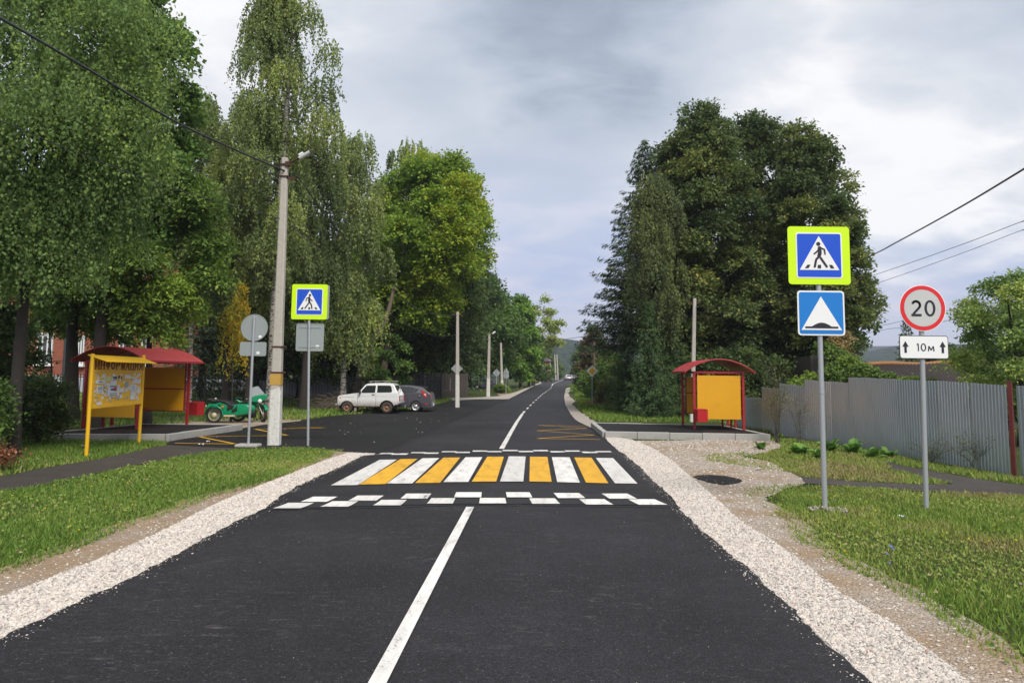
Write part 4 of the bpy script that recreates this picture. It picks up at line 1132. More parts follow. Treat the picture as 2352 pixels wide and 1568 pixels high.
ph = plate(o, 'hump_panel', rrect(hw, hh, .05), -.052, -.046, M_SWHITE, cz2, cx2)
plate(ph, 'panel_back', rrect(hw * .99, hh * .99, .05), -.0455, -.040, M_SIGNBACK, cz2, cx2)
plate(ph, 'azure_field', rrect(hw - .05, hh - .05, .035), -.056, -.0525, M_SBLUE2, cz2, cx2)
plate(ph, 'white_triangle', [(-hw * .43, -hh * .38), (hw * .43, -hh * .38), (0, hh * .37)], -.060, -.0565, M_SWHITE, cz2, cx2)
hump = [(-.35, -.34), (.35, -.34), (.35, -.30), (.21, -.30)] + [(.21 - .42 * k / 14, -.30 + .085 * math.sin(math.pi * k / 14)) for k in range(1, 14)] + [(-.21, -.30), (-.35, -.30)]
plate(ph, 'hump_symbol', [(a * hw, b2 * hh) for a, b2 in hump], -.064, -.0605, M_SBLACK, cz2, cx2)

# right: 20 limit
b_ = P(2127, 1167); D = b_.y; pxm = D / FPX
o = thing('road_sign', 'round red rimmed speed limit 20 sign above a white 10 m plate', 'road sign', b_)
lean = (at(2114, 660, D).x - b_.x) / (at(2114, 660, D).z)
sign_post(o, at(2114, 670, D).z, .038, (lean, 0), bands=())
cz = (at(2115, 655, D).z + at(2115, 761, D).z) / 2; cx = at(2115, 708, D).x - b_.x; rr_ = 53.5 * pxm
pl_ = plate(o, 'limit_disc', circ(rr_), -.052, -.046, M_SWHITE, cz, cx)
plate(pl_, 'disc_back', circ(rr_ * .99), -.0455, -.040, M_SIGNBACK, cz, cx)
rg = ring(pl_, 'red_rim', rr_ * .965, rr_ * .80, -.0565, -.0525, M_SRED, cz); rg.location.x = cx
plate(pl_, 'grey_white_face', circ(rr_ * .79), -.0555, -.0525, paint('sign_face_grey', (0.56, 0.56, 0.55), .4, vary=.05), cz, cx)
def zero(cx, cz, w, h, t, m, y0, y1, n=28):
    V, Fc = [], []
    for k in range(n):
        a = 2 * math.pi * k / n
        for (rx, rz, y) in ((w / 2, h / 2, y0), (w / 2 - t, h / 2 - t * .85, y0), (w / 2 - t, h / 2 - t * .85, y1), (w / 2, h / 2, y1)): V.append((cx + rx * math.cos(a), y, cz + rz * math.sin(a)))
    for k in range(n):
        for q in range(4): Fc.append((k * 4 + q, k * 4 + (q + 1) % 4, ((k + 1) % n) * 4 + (q + 1) % 4, ((k + 1) % n) * 4 + q))
    m.add(V, Fc)
def two(cx, cz, w, h, t, m, y0, y1):
    r = w / 2 - t / 2; c0 = (cx, cz + h / 2 - r - t / 2)
    pts = [(c0[0] + r * math.cos(R(a)), c0[1] + r * math.sin(R(a))) for a in range(160, -41, -15)]
    pts += [(cx - w * .30, cz - h / 2 + t)]
    stroke(pts, t, y0, y1, m, cap=False)
    for p in pts[1:-1]: m.prism([(p[0] + t / 2 * math.cos(2 * math.pi * k / 8), p[1] + t / 2 * math.sin(2 * math.pi * k / 8)) for k in range(8)], y0 - .0003, y1, 'XZ')
    m.prism([(cx - w / 2, cz - h / 2), (cx + w / 2, cz - h / 2), (cx + w / 2, cz - h / 2 + t), (cx - w / 2, cz - h / 2 + t)], y0 - .0006, y1, 'XZ')
m = MB(); two(cx - 15 * pxm, cz - .5 * pxm, 23 * pxm, 37 * pxm, 5.2 * pxm, m, -.060, -.056); m.build('digit_two', M_SBLACK, pl_)
m = MB(); zero(cx + 16.5 * pxm, cz - .5 * pxm, 25 * pxm, 37.5 * pxm, 5.4 * pxm, m, -.060, -.056); m.build('digit_zero', M_SBLACK, pl_)
cz = (at(2118, 771, D).z + at(2118, 824, D).z) / 2; cx = at(2118, 797, D).x - b_.x
w_, h_ = 112 * pxm, 53 * pxm
pt_ = plate(o, 'distance_plate', rrect(w_, h_, .04), -.052, -.046, M_SBLACK, cz, cx)
plate(pt_, 'plate_back', rrect(w_ * .99, h_ * .98, .04), -.0455, -.040, M_SIGNBACK, cz, cx)
plate(pt_, 'white_face', rrect(w_ - .022, h_ - .022, .032), -.056, -.0525, M_SWHITE, cz, cx)
for s in (-1, 1):
    ax = cx + s * 42.5 * pxm; k = pxm
    plate(pt_, 'arrow', [(-2.7 * k, -13 * k), (2.7 * k, -13 * k), (2.7 * k, 1 * k), (7.2 * k, 1 * k), (0, 13.5 * k), (-7.2 * k, 1 * k), (-2.7 * k, 1 * k)], -.060, -.0565, M_SBLACK, cz, ax)
m = MB(); k = pxm
stroke([(cx - 16 * k, cz + 5.5 * k), (cx - 13.2 * k, cz + 8 * k), (cx - 13.2 * k, cz - 8.8 * k)], 2.4 * k, -.060, -.0565, m, cap=False)
zero(cx - 1.5 * k, cz - .2 * k, 12.5 * k, 18 * k, 2.6 * k, m, -.060, -.0565)
stroke([(cx + 9.5 * k, cz - 9 * k), (cx + 11 * k, cz + 2.6 * k), (cx + 16 * k, cz - 6.5 * k), (cx + 21 * k, cz + 2.6 * k), (cx + 22.5 * k, cz - 9 * k)], 2.4 * k, -.060, -.0565, m, cap=False)
m.build('distance_text', M_SBLACK, pt_)

# left: crossing sign facing us, back of a hump sign below it
b_ = P(708, 1024); D = b_.y; pxm = D / FPX
o = thing('road_sign', 'lime framed crossing sign over a bare grey sign back, left of the road', 'road sign', b_)
lean = (at(711, 660, D).x - b_.x) / at(711, 660, D).z
sign_post(o, at(711, 655, D).z, .036, (lean, 0), bands=(.18, at(708, 798, D).z, at(708, 752, D).z))
cz = (at(712, 653, D).z + at(712, 734, D).z) / 2; cx = at(712, 693, D).x - b_.x
pl_ = plate(o, 'crossing_panel', rrect(82 * pxm, 81 * pxm, .05), -.052, -.046, M_LIME, cz, cx)
plate(pl_, 'panel_back', rrect(82 * pxm, 80 * pxm, .05), .046, .052, M_SIGNBACK, cz, cx + .03)
shifted(ped_face, pl_, cx, 0, cz, 31 * pxm * .93, -.052, -1)
cz = (at(711, 742, D).z + at(711, 806, D).z) / 2; cx = at(711, 773, D).x - b_.x
bp_ = plate(o, 'sign_back', rrect(64 * pxm, 64 * pxm, .05), .040, .046, M_SIGNBACK, cz, cx)
for z in (cz + .27, cz - .27): MB().box(cx - .30, cx + .30, .028, .0395, z - .015, z + .015).build('stiffener', M_SIGNBACK, bp_)
MB().box(cx + .17, cx + .26, .036, .0395, cz - .30, cz - .22).build('sticker', M_SWHITE, bp_)
# left: round sign back + plate back
b_ = P(570, 1025); D = b_.y; pxm = D / FPX
o = thing('road_sign', 'grey backs of a round sign and a small plate on one post', 'road sign', b_)
lean = (at(584, 725, D).x - b_.x) / at(584, 725, D).z
sign_post(o, at(583, 728, D).z, .036, (lean, 0))
cz = at(583, 752, D).z; cx = at(583, 752, D).x - b_.x
d_ = plate(o, 'disc_back', circ(31 * pxm), .040, .046, M_SIGNBACK, cz, cx); rg = ring(d_, 'rim_fold', 31 * pxm, 29.6 * pxm, .034, .0395, M_SIGNBACK, cz); rg.location.x = cx
MB().box(cx + .13, cx + .21, .036, .0395, cz - .28, cz - .21).build('sticker', M_SWHITE, d_)
cz = at(580, 801, D).z; cx = at(580, 801, D).x - b_.x
d_ = plate(o, 'plate_back', rrect(61 * pxm, 32 * pxm, .05), .040, .046, M_SIGNBACK, cz, cx)
MB().box(cx + .10, cx + .18, .036, .0395, cz - .14, cz - .07).build('sticker', M_SWHITE, d_)
MB().cbox((0, 0, .02), (.6, .45, .10)).build('concrete_foot', M_KERB, o, bevel=.03)

def far_sign(label, u, v_base, D, shapes, r=.035, name='road_sign'):
    b_ = at(u, v_base, D); b_.z = zg(b_.x, D)
    o = thing(name, label, 'road sign', b_); pxm = D / FPX
    top = max(at(u, v - h / 2, D).z for (_, v, w, h, _m) in shapes) - b_.z
    sign_post(o, top, r)
    for kind, v, w, h, mt in shapes:
        cz = at(u, v, D).z - b_.z
        if kind == 'diamond': poly = [(w / 2 * pxm, 0), (0, h / 2 * pxm), (-w / 2 * pxm, 0), (0, -h / 2 * pxm)]
        elif kind == 'tri': poly = [(-w / 2 * pxm, -h / 2 * pxm), (w / 2 * pxm, -h / 2 * pxm), (0, h / 2 * pxm)]
        else: poly = circ(w / 2 * pxm, 24)
        if mt == 'front':
            q = plate(o, 'sign_plate', poly, -.05, -.04, M_SWHITE, cz)
            plate(q, 'black_line', [(a * .66, b2 * .66) for a, b2 in poly], -.056, -.0505, M_SBLACK, cz)
            plate(q, 'amber_diamond', [(a * .64, b2 * .64) for a, b2 in poly], -.062, -.0565, M_SAMBER, cz)
        else: plate(o, 'sign_back', poly, .04, .05, M_SIGNBACK, cz)
    return o
far_sign('yellow and white diamond priority sign in front of the right hand bushes', 1360, 929, 52, [('diamond', 852, 26, 26, 'front')])
far_sign('grey back of a diamond sign behind the pole in the asphalt', 1048, 925, 49, [('diamond', 846, 27.5, 27.5, 'b')])
far_sign('grey back of a diamond sign on the far grass corner', 1140, 900, 82, [('diamond', 856, 18.5, 19, 'b')])
far_sign('triangular sign back above a round one on the far grass', 1162, 905, 75, [('tri', 850, 14.5, 13.5, 'b'), ('disc', 862.5, 13.5, 13.5, 'b')])
far_sign('small diamond sign back beside the cottage pole', 1249.5, 868, 152, [('diamond', 846, 7, 7, 'b')], .05)
far_sign('smallest diamond sign back beside the short far pole', 1269, 868, 186, [('diamond', 849, 6, 6.5, 'b')], .05)

# ================================================================ INFORMATION BOARD
pA, pB = P(198, 1046), P(319, 1017.5)
zA, zB = at(204, 812, pA.y).z, at(325, 815, pB.y).z
o = thing('notice_board', 'yellow notice board with torn leaflets on two posts by the footpath', 'notice board', pA)
dx_ = at(204, 812, pA.y).x - pA.x; dxB = at(324, 815, pB.y).x - pB.x
vAB = pB - pA; L = math.hypot(vAB.x, vAB.y); ang = math.atan2(vAB.y, vAB.x)
o.rotation_euler = (0, 0, ang)
H = (zA + zB) / 2
def postb(x, h): MB().tube([(x, 0, -.2), (x, 0, h)], .045, 12).build('post', M_BOARDY, o)
postb(0, zA); postb(L, zB)
# face is on the side looking at the footpath: local -y
zb = at(204, 936, pA.y).z; zt = zA - .12

tb = at(204, 852.5, pA.y).z
MB().box(.05, L - .05, -.012, .012, zb, zt).build('back_sheet', M_BOARDY, o)
for z in (zt, tb, zb): MB().box(.045, L - .045, -.035, -.0125, z - .03, z + .03).build('frame_rail', M_BOARDY, o)
for x in (.08, L - .08): MB().box(x - .03, x + .03, -.034, -.0126, zb + .031, tb - .031).build('frame_stile', M_BOARDY, o)
hd = MB(); hd.prism([(-.34, -.07), (-.34, -.06), (.10, .10), (.12, .10), (.12, .085)], -.03, L + .03, 'YZ')
cp2 = hd.build('canopy', M_BOARDY, o, loc=(0, -.02, zA - .12))
# title, drawn with thin and thick strokes and serifs
def glyphs(txt, x0, x1, z0, z1, y0, y1):
    m = MB(); n = len(txt); cw_ = (x1 - x0) / n; h = z1 - z0; T = cw_ * .20; tn = cw_ * .085
    def V_(x, a, b, t): m.prism([(x - t / 2, a), (x + t / 2, a), (x + t / 2, b), (x - t / 2, b)], y0, y1, 'XZ')
    def serif(x, z): m.prism([(x - cw_ * .17, z), (x + cw_ * .17, z), (x + cw_ * .17, z + h * .05), (x - cw_ * .17, z + h * .05)], y0 - .0002, y1, 'XZ')
    def stem(x, t=T, s=True):
        V_(x, z0, z1, t)
        if s: serif(x, z0); serif(x, z1 - h * .05)
    def ln(a, b, t): stroke([a, b], t, y0 - .0001, y1, m, cap=False)
    for i, ch in enumerate(txt):
        c = x0 + cw_ * (i + .5); l, r = c - cw_ * .29, c + cw_ * .29
        if ch == 'И': stem(l); stem(r); ln((l, z0 + h * .05), (r, z1 - h * .05), tn)
        elif ch == 'Н': stem(l); stem(r); ln((l, z0 + h * .5), (r, z0 + h * .5), tn)
        elif ch == 'Ф':
            stem(c); zero(c, z0 + h * .52, cw_ * .82, h * .58, T * .8, m, y0 - .0003, y1, 20)
        elif ch == 'О': zero(c, z0 + h * .5, cw_ * .80, h * 1.0, T * .95, m, y0, y1, 22)
        elif ch == 'Р':
            stem(l); pts = [(l, z1 - h * .03)] + [(c + cw_ * .02 + cw_ * .24 * math.sin(R(a)), z0 + h * .74 + h * .23 * math.cos(R(a))) for a in range(0, 181, 30)] + [(l, z0 + h * .5)]
            stroke(pts, T * .7, y0 - .0002, y1, m, cap=False)
        elif ch == 'М': stem(l, tn); stem(r); ln((l, z1), (c, z0 + h * .1), T * .9); ln((c, z0 + h * .1), (r, z1), tn)
        elif ch == 'А':
            ln((l - cw_ * .04, z0), (c, z1), tn); ln((c, z1), (r + cw_ * .04, z0), T); ln((l + cw_ * .08, z0 + h * .32), (r - cw_ * .06, z0 + h * .32), tn); serif(l - cw_ * .03, z0); serif(r + cw_ * .03, z0)
        elif ch == 'Ц': stem(l); stem(r); ln((l, z0 + h * .03), (r + cw_ * .14, z0 + h * .03), tn); V_(r + cw_ * .13, z0 - h * .16, z0, tn)
        elif ch == 'Я':
            stem(r); pts = [(r, z1 - h * .03)] + [(c - cw_ * .02 - cw_ * .24 * math.sin(R(a)), z0 + h * .74 + h * .23 * math.cos(R(a))) for a in range(0, 181, 30)] + [(r, z0 + h * .5)]
            stroke(pts, T * .7, y0 - .0002, y1, m, cap=False); ln((c, z0 + h * .5), (l - cw_ * .03, z0), T * .9)
    return m
glyphs('ИНФОРМАЦИЯ', .10, L - .06, tb + .045, zt - .035, -.018, -.0125).build('title_lettering', M_LETTER, o)
# leaflets in board coordinates (fractions of the notice area), from the photograph
bw = L - .22; bh = tb - zb - .08
def leaf(fx0, fx1, fz0, fz1, mat, k, name='leaflet', rot=0.0, ragged=0.0):
    x0, x1 = .11 + bw * fx0, .11 + bw * fx1; z1, z0 = tb - .04 - bh * fz0, tb - .04 - bh * fz1
    cx, cz = (x0 + x1) / 2, (z0 + z1) / 2; w, h = (x1 - x0) / 2, (z1 - z0) / 2
    n = 4 if not ragged else 10
    if ragged: poly = [(w * math.cos(2 * math.pi * q / n) * random.uniform(1 - ragged, 1.15), h * math.sin(2 * math.pi * q / n) * random.uniform(1 - ragged, 1.15)) for q in range(n)]
    else: poly = [(-w, -h), (w, -h), (w, h), (-w, h)]
    c, s = math.cos(rot), math.sin(rot)
    y = -.0128 - .0004 * k
    return MB().prism([(cx + a * c - b2 * s, cz + a * s + b2 * c) for a, b2 in poly], y - .0006, y, 'XZ').build(name, mat, o)
k = 0
big = [(.065, .18, .39, .64, M_PAPER, 0), (.27, .505, .385, .74, M_PAPER, -.01), (.755, .865, .40, .74, M_PAPER, .01), (.20, .325, .10, .26, M_PAPERY, -.02), (.61, .735, .06, .18, M_PAPER, 0),
       (.36, .45, .10, .24, M_PAPERG, 0), (.03, .22, .22, .33, M_PAPER, 0), (.31, .44, .25, .38, M_PAPER, .03), (.79, .89, .24, .36, M_PAPER, 0), (.88, .97, .22, .36, M_PAPER, 0), (.88, .98, .56, .70, M_PAPER, 0),
       (.75, .86, .75, .92, M_PAPER, 0), (.07, .17, .90, .99, M_PAPER, 0), (.50, .59, .50, .63, M_PAPER, .04), (.62, .70, .28, .48, M_PAPERG, .25), (.44, .52, .76, .86, M_PAPERG, 0)]
for a_, b2, c_, d2, mt, rt in big: k += 1; leaf(a_, b2, c_, d2, mt, 12 + k, rot=rt)
for q in range(130):
    k += .0; fx, fz = random.uniform(.02, .98), random.uniform(.03, .93); w_ = random.uniform(.015, .05); h_ = random.uniform(.015, .07)
    leaf(fx - w_, min(.99, fx + w_), fz - h_, fz + h_, random.choice([M_PAPER, M_PAPER, M_PAPER, M_PAPERG]), q * .12, 'paper_scrap', random.uniform(-.4, .4), .45)
ink = MB()
def inkline(fx0, fx1, fz, t=.010):
    x0, x1 = .11 + bw * fx0, .11 + bw * fx1; z = tb - .04 - bh * fz; ink.box(x0, x1, -.0212, -.0206, z - t / 2, z + t / 2)
for fz in (.43, .47, .50, .54, .60): inkline(.08, .165, fz, .010)
for fz in (.42, .45, .66, .71): inkline(.31, .46, fz, .014)
for fz in (.44, .48, .52, .56, .60, .64): inkline(.77, .85, fz, .006)
for fz in (.27, .30, .33, .80, .86): inkline(.80, .87, fz, .008)
inkline(.09, .16, .28, .02); inkline(.37, .44, .15, .05); inkline(.47, .50, .12, .07); inkline(.53, .55, .16, .09); inkline(.33, .39, .53, .05)
ink.build('printed_lines', M_INK, o)
inr = MB(); x0 = .11 + bw * .39; z = tb - .04 - bh * .52; inr.box(x0, x0 + bw * .06, -.0212, -.0206, z - .05, z + .04); inr.build('red_print', M_INKR, o)

# ================================================================ BUS SHELTERS
def shelter(label, loc, rot, Wd, Ln, mirror=1, hp=2.0, grp=None):
    """local: open side x=0, rear x=Wd*mirror; y from near end 0 to far end Ln"""
    o = thing('bus_shelter', label, 'bus shelter', loc, rot)
    X = lambda x: x * mirror
    def bar(p, q, s, name='frame_bar', mat=M_RED): 
        m = MB(); m.tube([p, q], s * .707, 4, smooth=False); return m.build(name, mat, o)
    def post(x, y, top=hp):
        MB().box(X(x) - .04, X(x) + .04, y - .04, y + .04, 0, top).build('post', M_RED, o)
    for x, y in ((0, 0), (Wd, 0), (0, Ln), (Wd, Ln), (Wd, Ln / 2)): post(x, y)
    def bx(x0, x1, y0, y1, z0, z1, name, mat):
        a, b = sorted((X(x0), X(x1))); return MB().box(a, b, y0, y1, z0, z1).build(name, mat, o)
    # near end frame and panel
    for y, tag_ in ((0, 'near'), (Ln, 'far')):
        bx(.04, Wd - .04, y - .03, y + .03, hp - .07, hp, 'tie_beam', M_RED)
        for x in (.13, Wd - .13): bx(x - .02, x + .02, y - .018, y + .018, .48, hp - .075, 'frame_bar', M_RED)
        for z in (.46, .72, 1.42, hp - .28):
            bx(.04, .11, y - .018, y + .018, z - .02, z + .02, 'ladder_bar', M_RED); bx(Wd - .11, Wd - .04, y - .018, y + .018, z - .02, z + .02, 'ladder_bar', M_RED)
    bx(.10, Wd - .10, -.045, -.019, .36, hp - .14, 'end_panel', M_PANEL)
    bx(.15, Wd - .15, -.018, .02, .36, .398, 'frame_bar', M_RED)
    for z0, z1 in ((.46, 1.17), (1.21, hp - .20)): bx(.16, Wd - .16, Ln - .012, Ln + .012, z0, z1, 'end_panel', M_PANEL)
    for z in (.44, 1.19): bx(.15, Wd - .15, Ln - .02, Ln + .02, z - .02, z + .019, 'frame_bar', M_RED)
    # rear wall panels
    for k in range(2):
        y0, y1 = .08 + k * Ln / 2, Ln / 2 - .08 + k * Ln / 2
        for z0, z1 in ((.46, 1.17), (1.21, hp - .20)): bx(Wd - .012, Wd + .012, y0, y1, z0, z1, 'rear_panel', M_PANEL)
        for z in (.44, 1.19): bx(Wd - .02, Wd + .02, y0, y1, z - .02, z + .019, 'frame_bar', M_RED)
    # bench
    bx(Wd - .50, Wd - .12, .25, Ln - .25, .50, .54, 'bench_seat', M_BINRED)
    for y in (.5, Ln - .5): bx(Wd - .34, Wd - .28, y - .03, y + .03, 0, .498, 'bench_leg', M_RED)
    # arched roof
    ov = .34; x0, x1 = -ov, Wd + ov; rise = .44; n = 18; th = .02
    def arc(t): return x0 + (x1 - x0) * t, hp + .02 + rise * math.sin(math.pi * t) ** .85 - .05
    V, Fc = [], []
    ys_ = (-.28, Ln + .28)
    for i in range(n + 1):
        x, z = arc(i / n)
        for y in ys_: V.append((X(x), y, z))
        if i: q = 2 * i - 2; Fc.append((q, q + 2, q + 3, q + 1))
    r = link('roof', np_mesh('roof', np.array(V), np.array(Fc), mat=M_REDROOF), None, o); s_ = r.modifiers.new('thick', 'SOLIDIFY'); s_.thickness = .012
    nr = 5
    for k in range(nr):
        y = ys_[0] + (ys_[1] - ys_[0]) * k / (nr - 1)
        m = MB(); m.tube([(X(arc(i / n)[0]), y + (.01 if k == 0 else -.01 if k == nr - 1 else 0), arc(i / n)[1] + .008) for i in range(n + 1)], .018, 5); m.build('roof_rib', M_RED, o)
    for e in (0, 1):
        x, z = arc(e); bx_ = MB(); a, b = sorted((X(x - .02), X(x + .02))); bx_.box(a, b, ys_[0], ys_[1], z - .03, z + .03); bx_.build('eave_strip', M_RED, o)
    for x in (0, Wd):
        bx(x - .03, x + .03, .04, Ln - .04, hp - .06, hp - .001, 'side_beam', M_RED)
    return o
c0, c1 = P(1595.5, 986, .2), P(1712.3, 989, .2)
shR = shelter('red framed bus shelter with a bright amber end panel, right of the road', c0, R(-3), 1.66, 2.35, 1, hp=1.98)
c0 = P(315, 986, .2)
shL = shelter('red framed bus shelter with curved red roof under the trees, left', c0, R(-9), 1.85, 2.65, -1, hp=2.12)

# red waste bins: each a thing of its own
def bin_(label, loc, rz, w=.36, d=.30, h=.44, z0=.30):
    o = thing('waste_bin', label, 'bin', loc, rz)
    m = MB(); t = .012
    m.box(-w / 2, w / 2, -d / 2, -d / 2 + t, z0, z0 + h * .94); m.box(-w / 2, w / 2, d / 2 - t, d / 2, z0, z0 + h)
    m.box(-w / 2, -w / 2 + t, -d / 2 + t, d / 2 - t, z0, z0 + h * .97); m.box(w / 2 - t, w / 2, -d / 2 + t, d / 2 - t, z0, z0 + h * .97); m.box(-w / 2 + t, w / 2 - t, -d / 2 + t, d / 2 - t, z0, z0 + t)
    m.build('bin_body', M_BINRED, o)
    r = MB(); r.tube([(-w / 2, -d / 2, z0 + h * .95), (w / 2, -d / 2, z0 + h * .95), (w / 2, d / 2, z0 + h), (-w / 2, d / 2, z0 + h), (-w / 2, -d / 2, z0 + h * .95)], .012, 5); r.build('rim', M_BINRED, o)
    MB().tube([(-w / 2 - .05, 0, z0 + h * .8), (w / 2 + .02, 0, z0 + h * .8)], .012, 5).build('pivot_bar', M_RED, o)
    return o
p = P(1604, 986, .2); bin_('red open bin hanging on the front post of the right shelter', (p.x + .04, p.y - .24, .2), R(8), z0=.28, h=.42)
p = P(441, 968, .2); bin_('red open bin beside the far post of the left shelter', (p.x + .12, p.y, .2), R(-20), .42, .36, .46, z0=.24)

# ================================================================ VEGETATION
def unit(v): return v / np.maximum(np.linalg.norm(v, axis=-1, keepdims=True), 1e-9)
def leaf_quads(name, c, a, nrm, ln, wd, tint, mat, fold=.25):
    """one folded diamond leaf per row: centre c, long axis a, normal nrm, half length ln, half width wd"""
    a = unit(a); b = unit(np.cross(nrm, a)); nn = np.cross(a, b)
    ln = ln[:, None]; wd = wd[:, None]
    v = np.stack([c - a * ln, c + b * wd + nn * wd * fold, c + a * ln, c - b * wd + nn * wd * fold], 1)
    n = len(c)
    f = np.arange(n * 4).reshape(n, 4)
    return np_mesh(name, v.reshape(-1, 3), f, np.clip(tint, 0, 1), mat)
def rdir(r, n): return unit(r.normal(size=(n, 3)))
def env_r(t, shape):
    t = np.clip(t, 0, 1)
    if shape == 'round': return np.sin(np.pi * np.clip(t, .02, .98)) ** .55
    if shape == 'ovoid': return np.sin(np.pi * np.clip(t ** .72, .03, .985)) ** .6
    if shape == 'column': return np.sin(np.pi * np.clip(t ** .85, .03, .98)) ** .4
    if shape == 'tall': return np.clip((1 - t) ** .55 * 1.05, 0, 1) * np.clip(t * 6, .3, 1)
    return np.ones_like(t)
def make_lobes(r, z0, H, Rad, K, shape, lr=(.28, .42)):
    t = (np.arange(K) + r.uniform(.1, .9, K)) / K; t = .04 + .9 * t
    ang = np.arange(K) * 2.39996 + r.uniform(-.5, .5, K)
    e = env_r(t, shape) * Rad
    rl = np.maximum(Rad * r.uniform(*lr, K), .25)
    rad = np.maximum(e - rl * .75, 0) * r.uniform(.7, 1.08, K)
    z = z0 + (H - z0) * t
    z = np.minimum(z, H - rl * .7)
    return np.stack([np.cos(ang) * rad, np.sin(ang) * rad, z], 1), rl
def broad_leaves(r, C, RL, n, size, tw=14, sig=.17, inner=.14, H=1, z0=0, droop=.25, tb=0.0, squash=.8):
    w = RL ** 2; w = w / w.sum()
    nt = int(n // tw)
    li = r.choice(len(C), nt, p=w)
    d = rdir(r, nt); d[:, 2] = np.where(d[:, 2] < -.45, -d[:, 2], d[:, 2]); d = unit(d)
    rr = RL[li] * r.uniform(.72, 1.12, nt)
    isin = r.uniform(0, 1, nt) < inner
    rr = np.where(isin, RL[li] * r.uniform(.1, .7, nt), rr)
    tc_ = C[li] + d * rr[:, None] * np.array([1, 1, squash])
    out = d * np.array([1, 1, .5]) + np.array([0, 0, -droop])
    lt = r.uniform(.22, .72, len(C))
    tt = lt[li] + r.normal(0, .10, nt) + tb
    k = np.repeat(np.arange(nt), tw)
    s = r.uniform(-1, 1, len(k))
    c = tc_[k] + unit(out)[k] * (s * sig * 1.5)[:, None] + r.normal(0, sig * .55, (len(k), 3))
    a = unit(out)[k] + r.normal(0, .7, (len(k), 3))
    nrm = r.normal(0, .55, (len(k), 3)) + np.array([0, 0, .75]) + d[k] * .55
    sz = size * r.uniform(.65, 1.25, len(k))
    return c, a, nrm, sz, tt[k] + r.normal(0, .13, len(k))
def birch_leaves(r, C, RL, n, size, L=1.6, per=26, inner=.1, tb=0.0):
    w = RL ** 2; w = w / w.sum(); ns = n // per
    li = r.choice(len(C), ns, p=w)
    d = rdir(r, ns); d[:, 2] = np.abs(d[:, 2]) * .9 - .15; d = unit(d)
    rr = RL[li] * r.uniform(.5, 1.1, ns)
    st = C[li] + d * rr[:, None]
    ll = L * r.uniform(.35, 1.0, ns)
    lt = r.uniform(.22, .72, len(C)); tt = lt[li] + r.normal(0, .17, ns) + tb
    k = np.repeat(np.arange(ns), per); s = r.uniform(0, 1, len(k))
    sway = r.normal(0, .10, (ns, 3)) * np.array([1, 1, 0]) + d * np.array([.22, .22, 0])
    c = st[k] + sway[k] * (s * 1.2)[:, None] + np.array([0, 0, -1.0]) * (s ** 1.15 * ll[k])[:, None] + r.normal(0, .05, (len(k), 3))
    a = np.array([0, 0, -1.0]) + r.normal(0, .55, (len(k), 3))
    nrm = r.normal(0, 1, (len(k), 3)) + np.array([0, 0, .35]) + d[k] * .5
    return c, a, nrm, size * r.uniform(.7, 1.25, len(k)), tt[k] + r.normal(0, .13, len(k))
def trunk_mesh(r, H, rad, C, nl, lean=(0, 0), z_first=None, wob=.25, forks=None):
    m = MB(); pts, rs = [], []
    n = 9
    ph = r.uniform(0, 6.28, 2)
    def tp(t): return Vector((lean[0] * t * H + wob * math.sin(t * 4 + ph[0]) * t, lean[1] * t * H + wob * math.sin(t * 3.3 + ph[1]) * t, t * H))
    for i in range(n + 1):
        t = i / n * .93; p = tp(t)
        if i == 0: p.z = -.25
        pts.append(p); rs.append(max(.012, rad * (1 - t * 1.02) ** .9 * (1.35 if i == 0 else 1)))
    m.tube(pts, rs, 10)
    b = MB()
    for c in C[r.permutation(len(C))[:nl]]:
        z = max(.12 * H, c[2] - math.hypot(c[0], c[1]) * r.uniform(.5, 1.0)); t = z / H
        s = tp(min(t, .9)); e = Vector(c); mid = s.lerp(e, .5) + Vector((0, 0, -.12 * (e - s).length)) + Vector(r.normal(0, .12, 3))
        r0 = max(.015, rad * (1 - t) * .42)
        b.tube(catmull([s, mid, e], 4), [r0 * (1 - .8 * q / 8) for q in range(9)], 5)
    return m, b
def tree(name, label, cat, loc, z0, H, Rad, mat, n, size, K=18, shape='ovoid', kind='broad', bark=None, tr=.2, nl=10, seed=1, lean=(0, 0), off=(0, 0), group=None, tb=0.0,
         lr=(.28, .42), extra=None, L=1.6, aspect=.62, sig=.17, tw=14, inner=.14, per=26, droop=.25, squash=.8):
    r = np.random.default_rng(seed)
    C, RL = make_lobes(r, z0, H, Rad, K, shape, lr)
    C = C + np.array([off[0], off[1], 0])
    C = C + np.stack([lean[0] * C[:, 2], lean[1] * C[:, 2], np.zeros(len(C))], 1)
    if extra is not None:
        C = np.vstack([C, np.array([e[:3] for e in extra])]); RL = np.concatenate([RL, np.array([e[3] for e in extra])])
    if kind == 'broad': c, a, nr, sz, tt = broad_leaves(r, C, RL, n, size, tw=tw, sig=sig, inner=inner, tb=tb, droop=droop, squash=squash)
    else: c, a, nr, sz, tt = birch_leaves(r, C, RL, n, size, L=L, per=per, tb=tb)
    k = c[:, 2] > .12
    c, a, nr, sz, tt = c[k], a[k], nr[k], sz[k], tt[k]
    o = thing(name, label, cat, (loc[0], loc[1], zg(loc[0], loc[1])), 0, group)
    link('crown', leaf_quads('crown', c, a, nr, sz, sz * aspect, tt, mat), None, o)
    m, b = trunk_mesh(r, H, tr, C, nl, lean)
    m.build('trunk', bark or M_BARK, o)
    if b.v: tag(b.build('branches', M_BARK, o), kind='stuff')
    return o
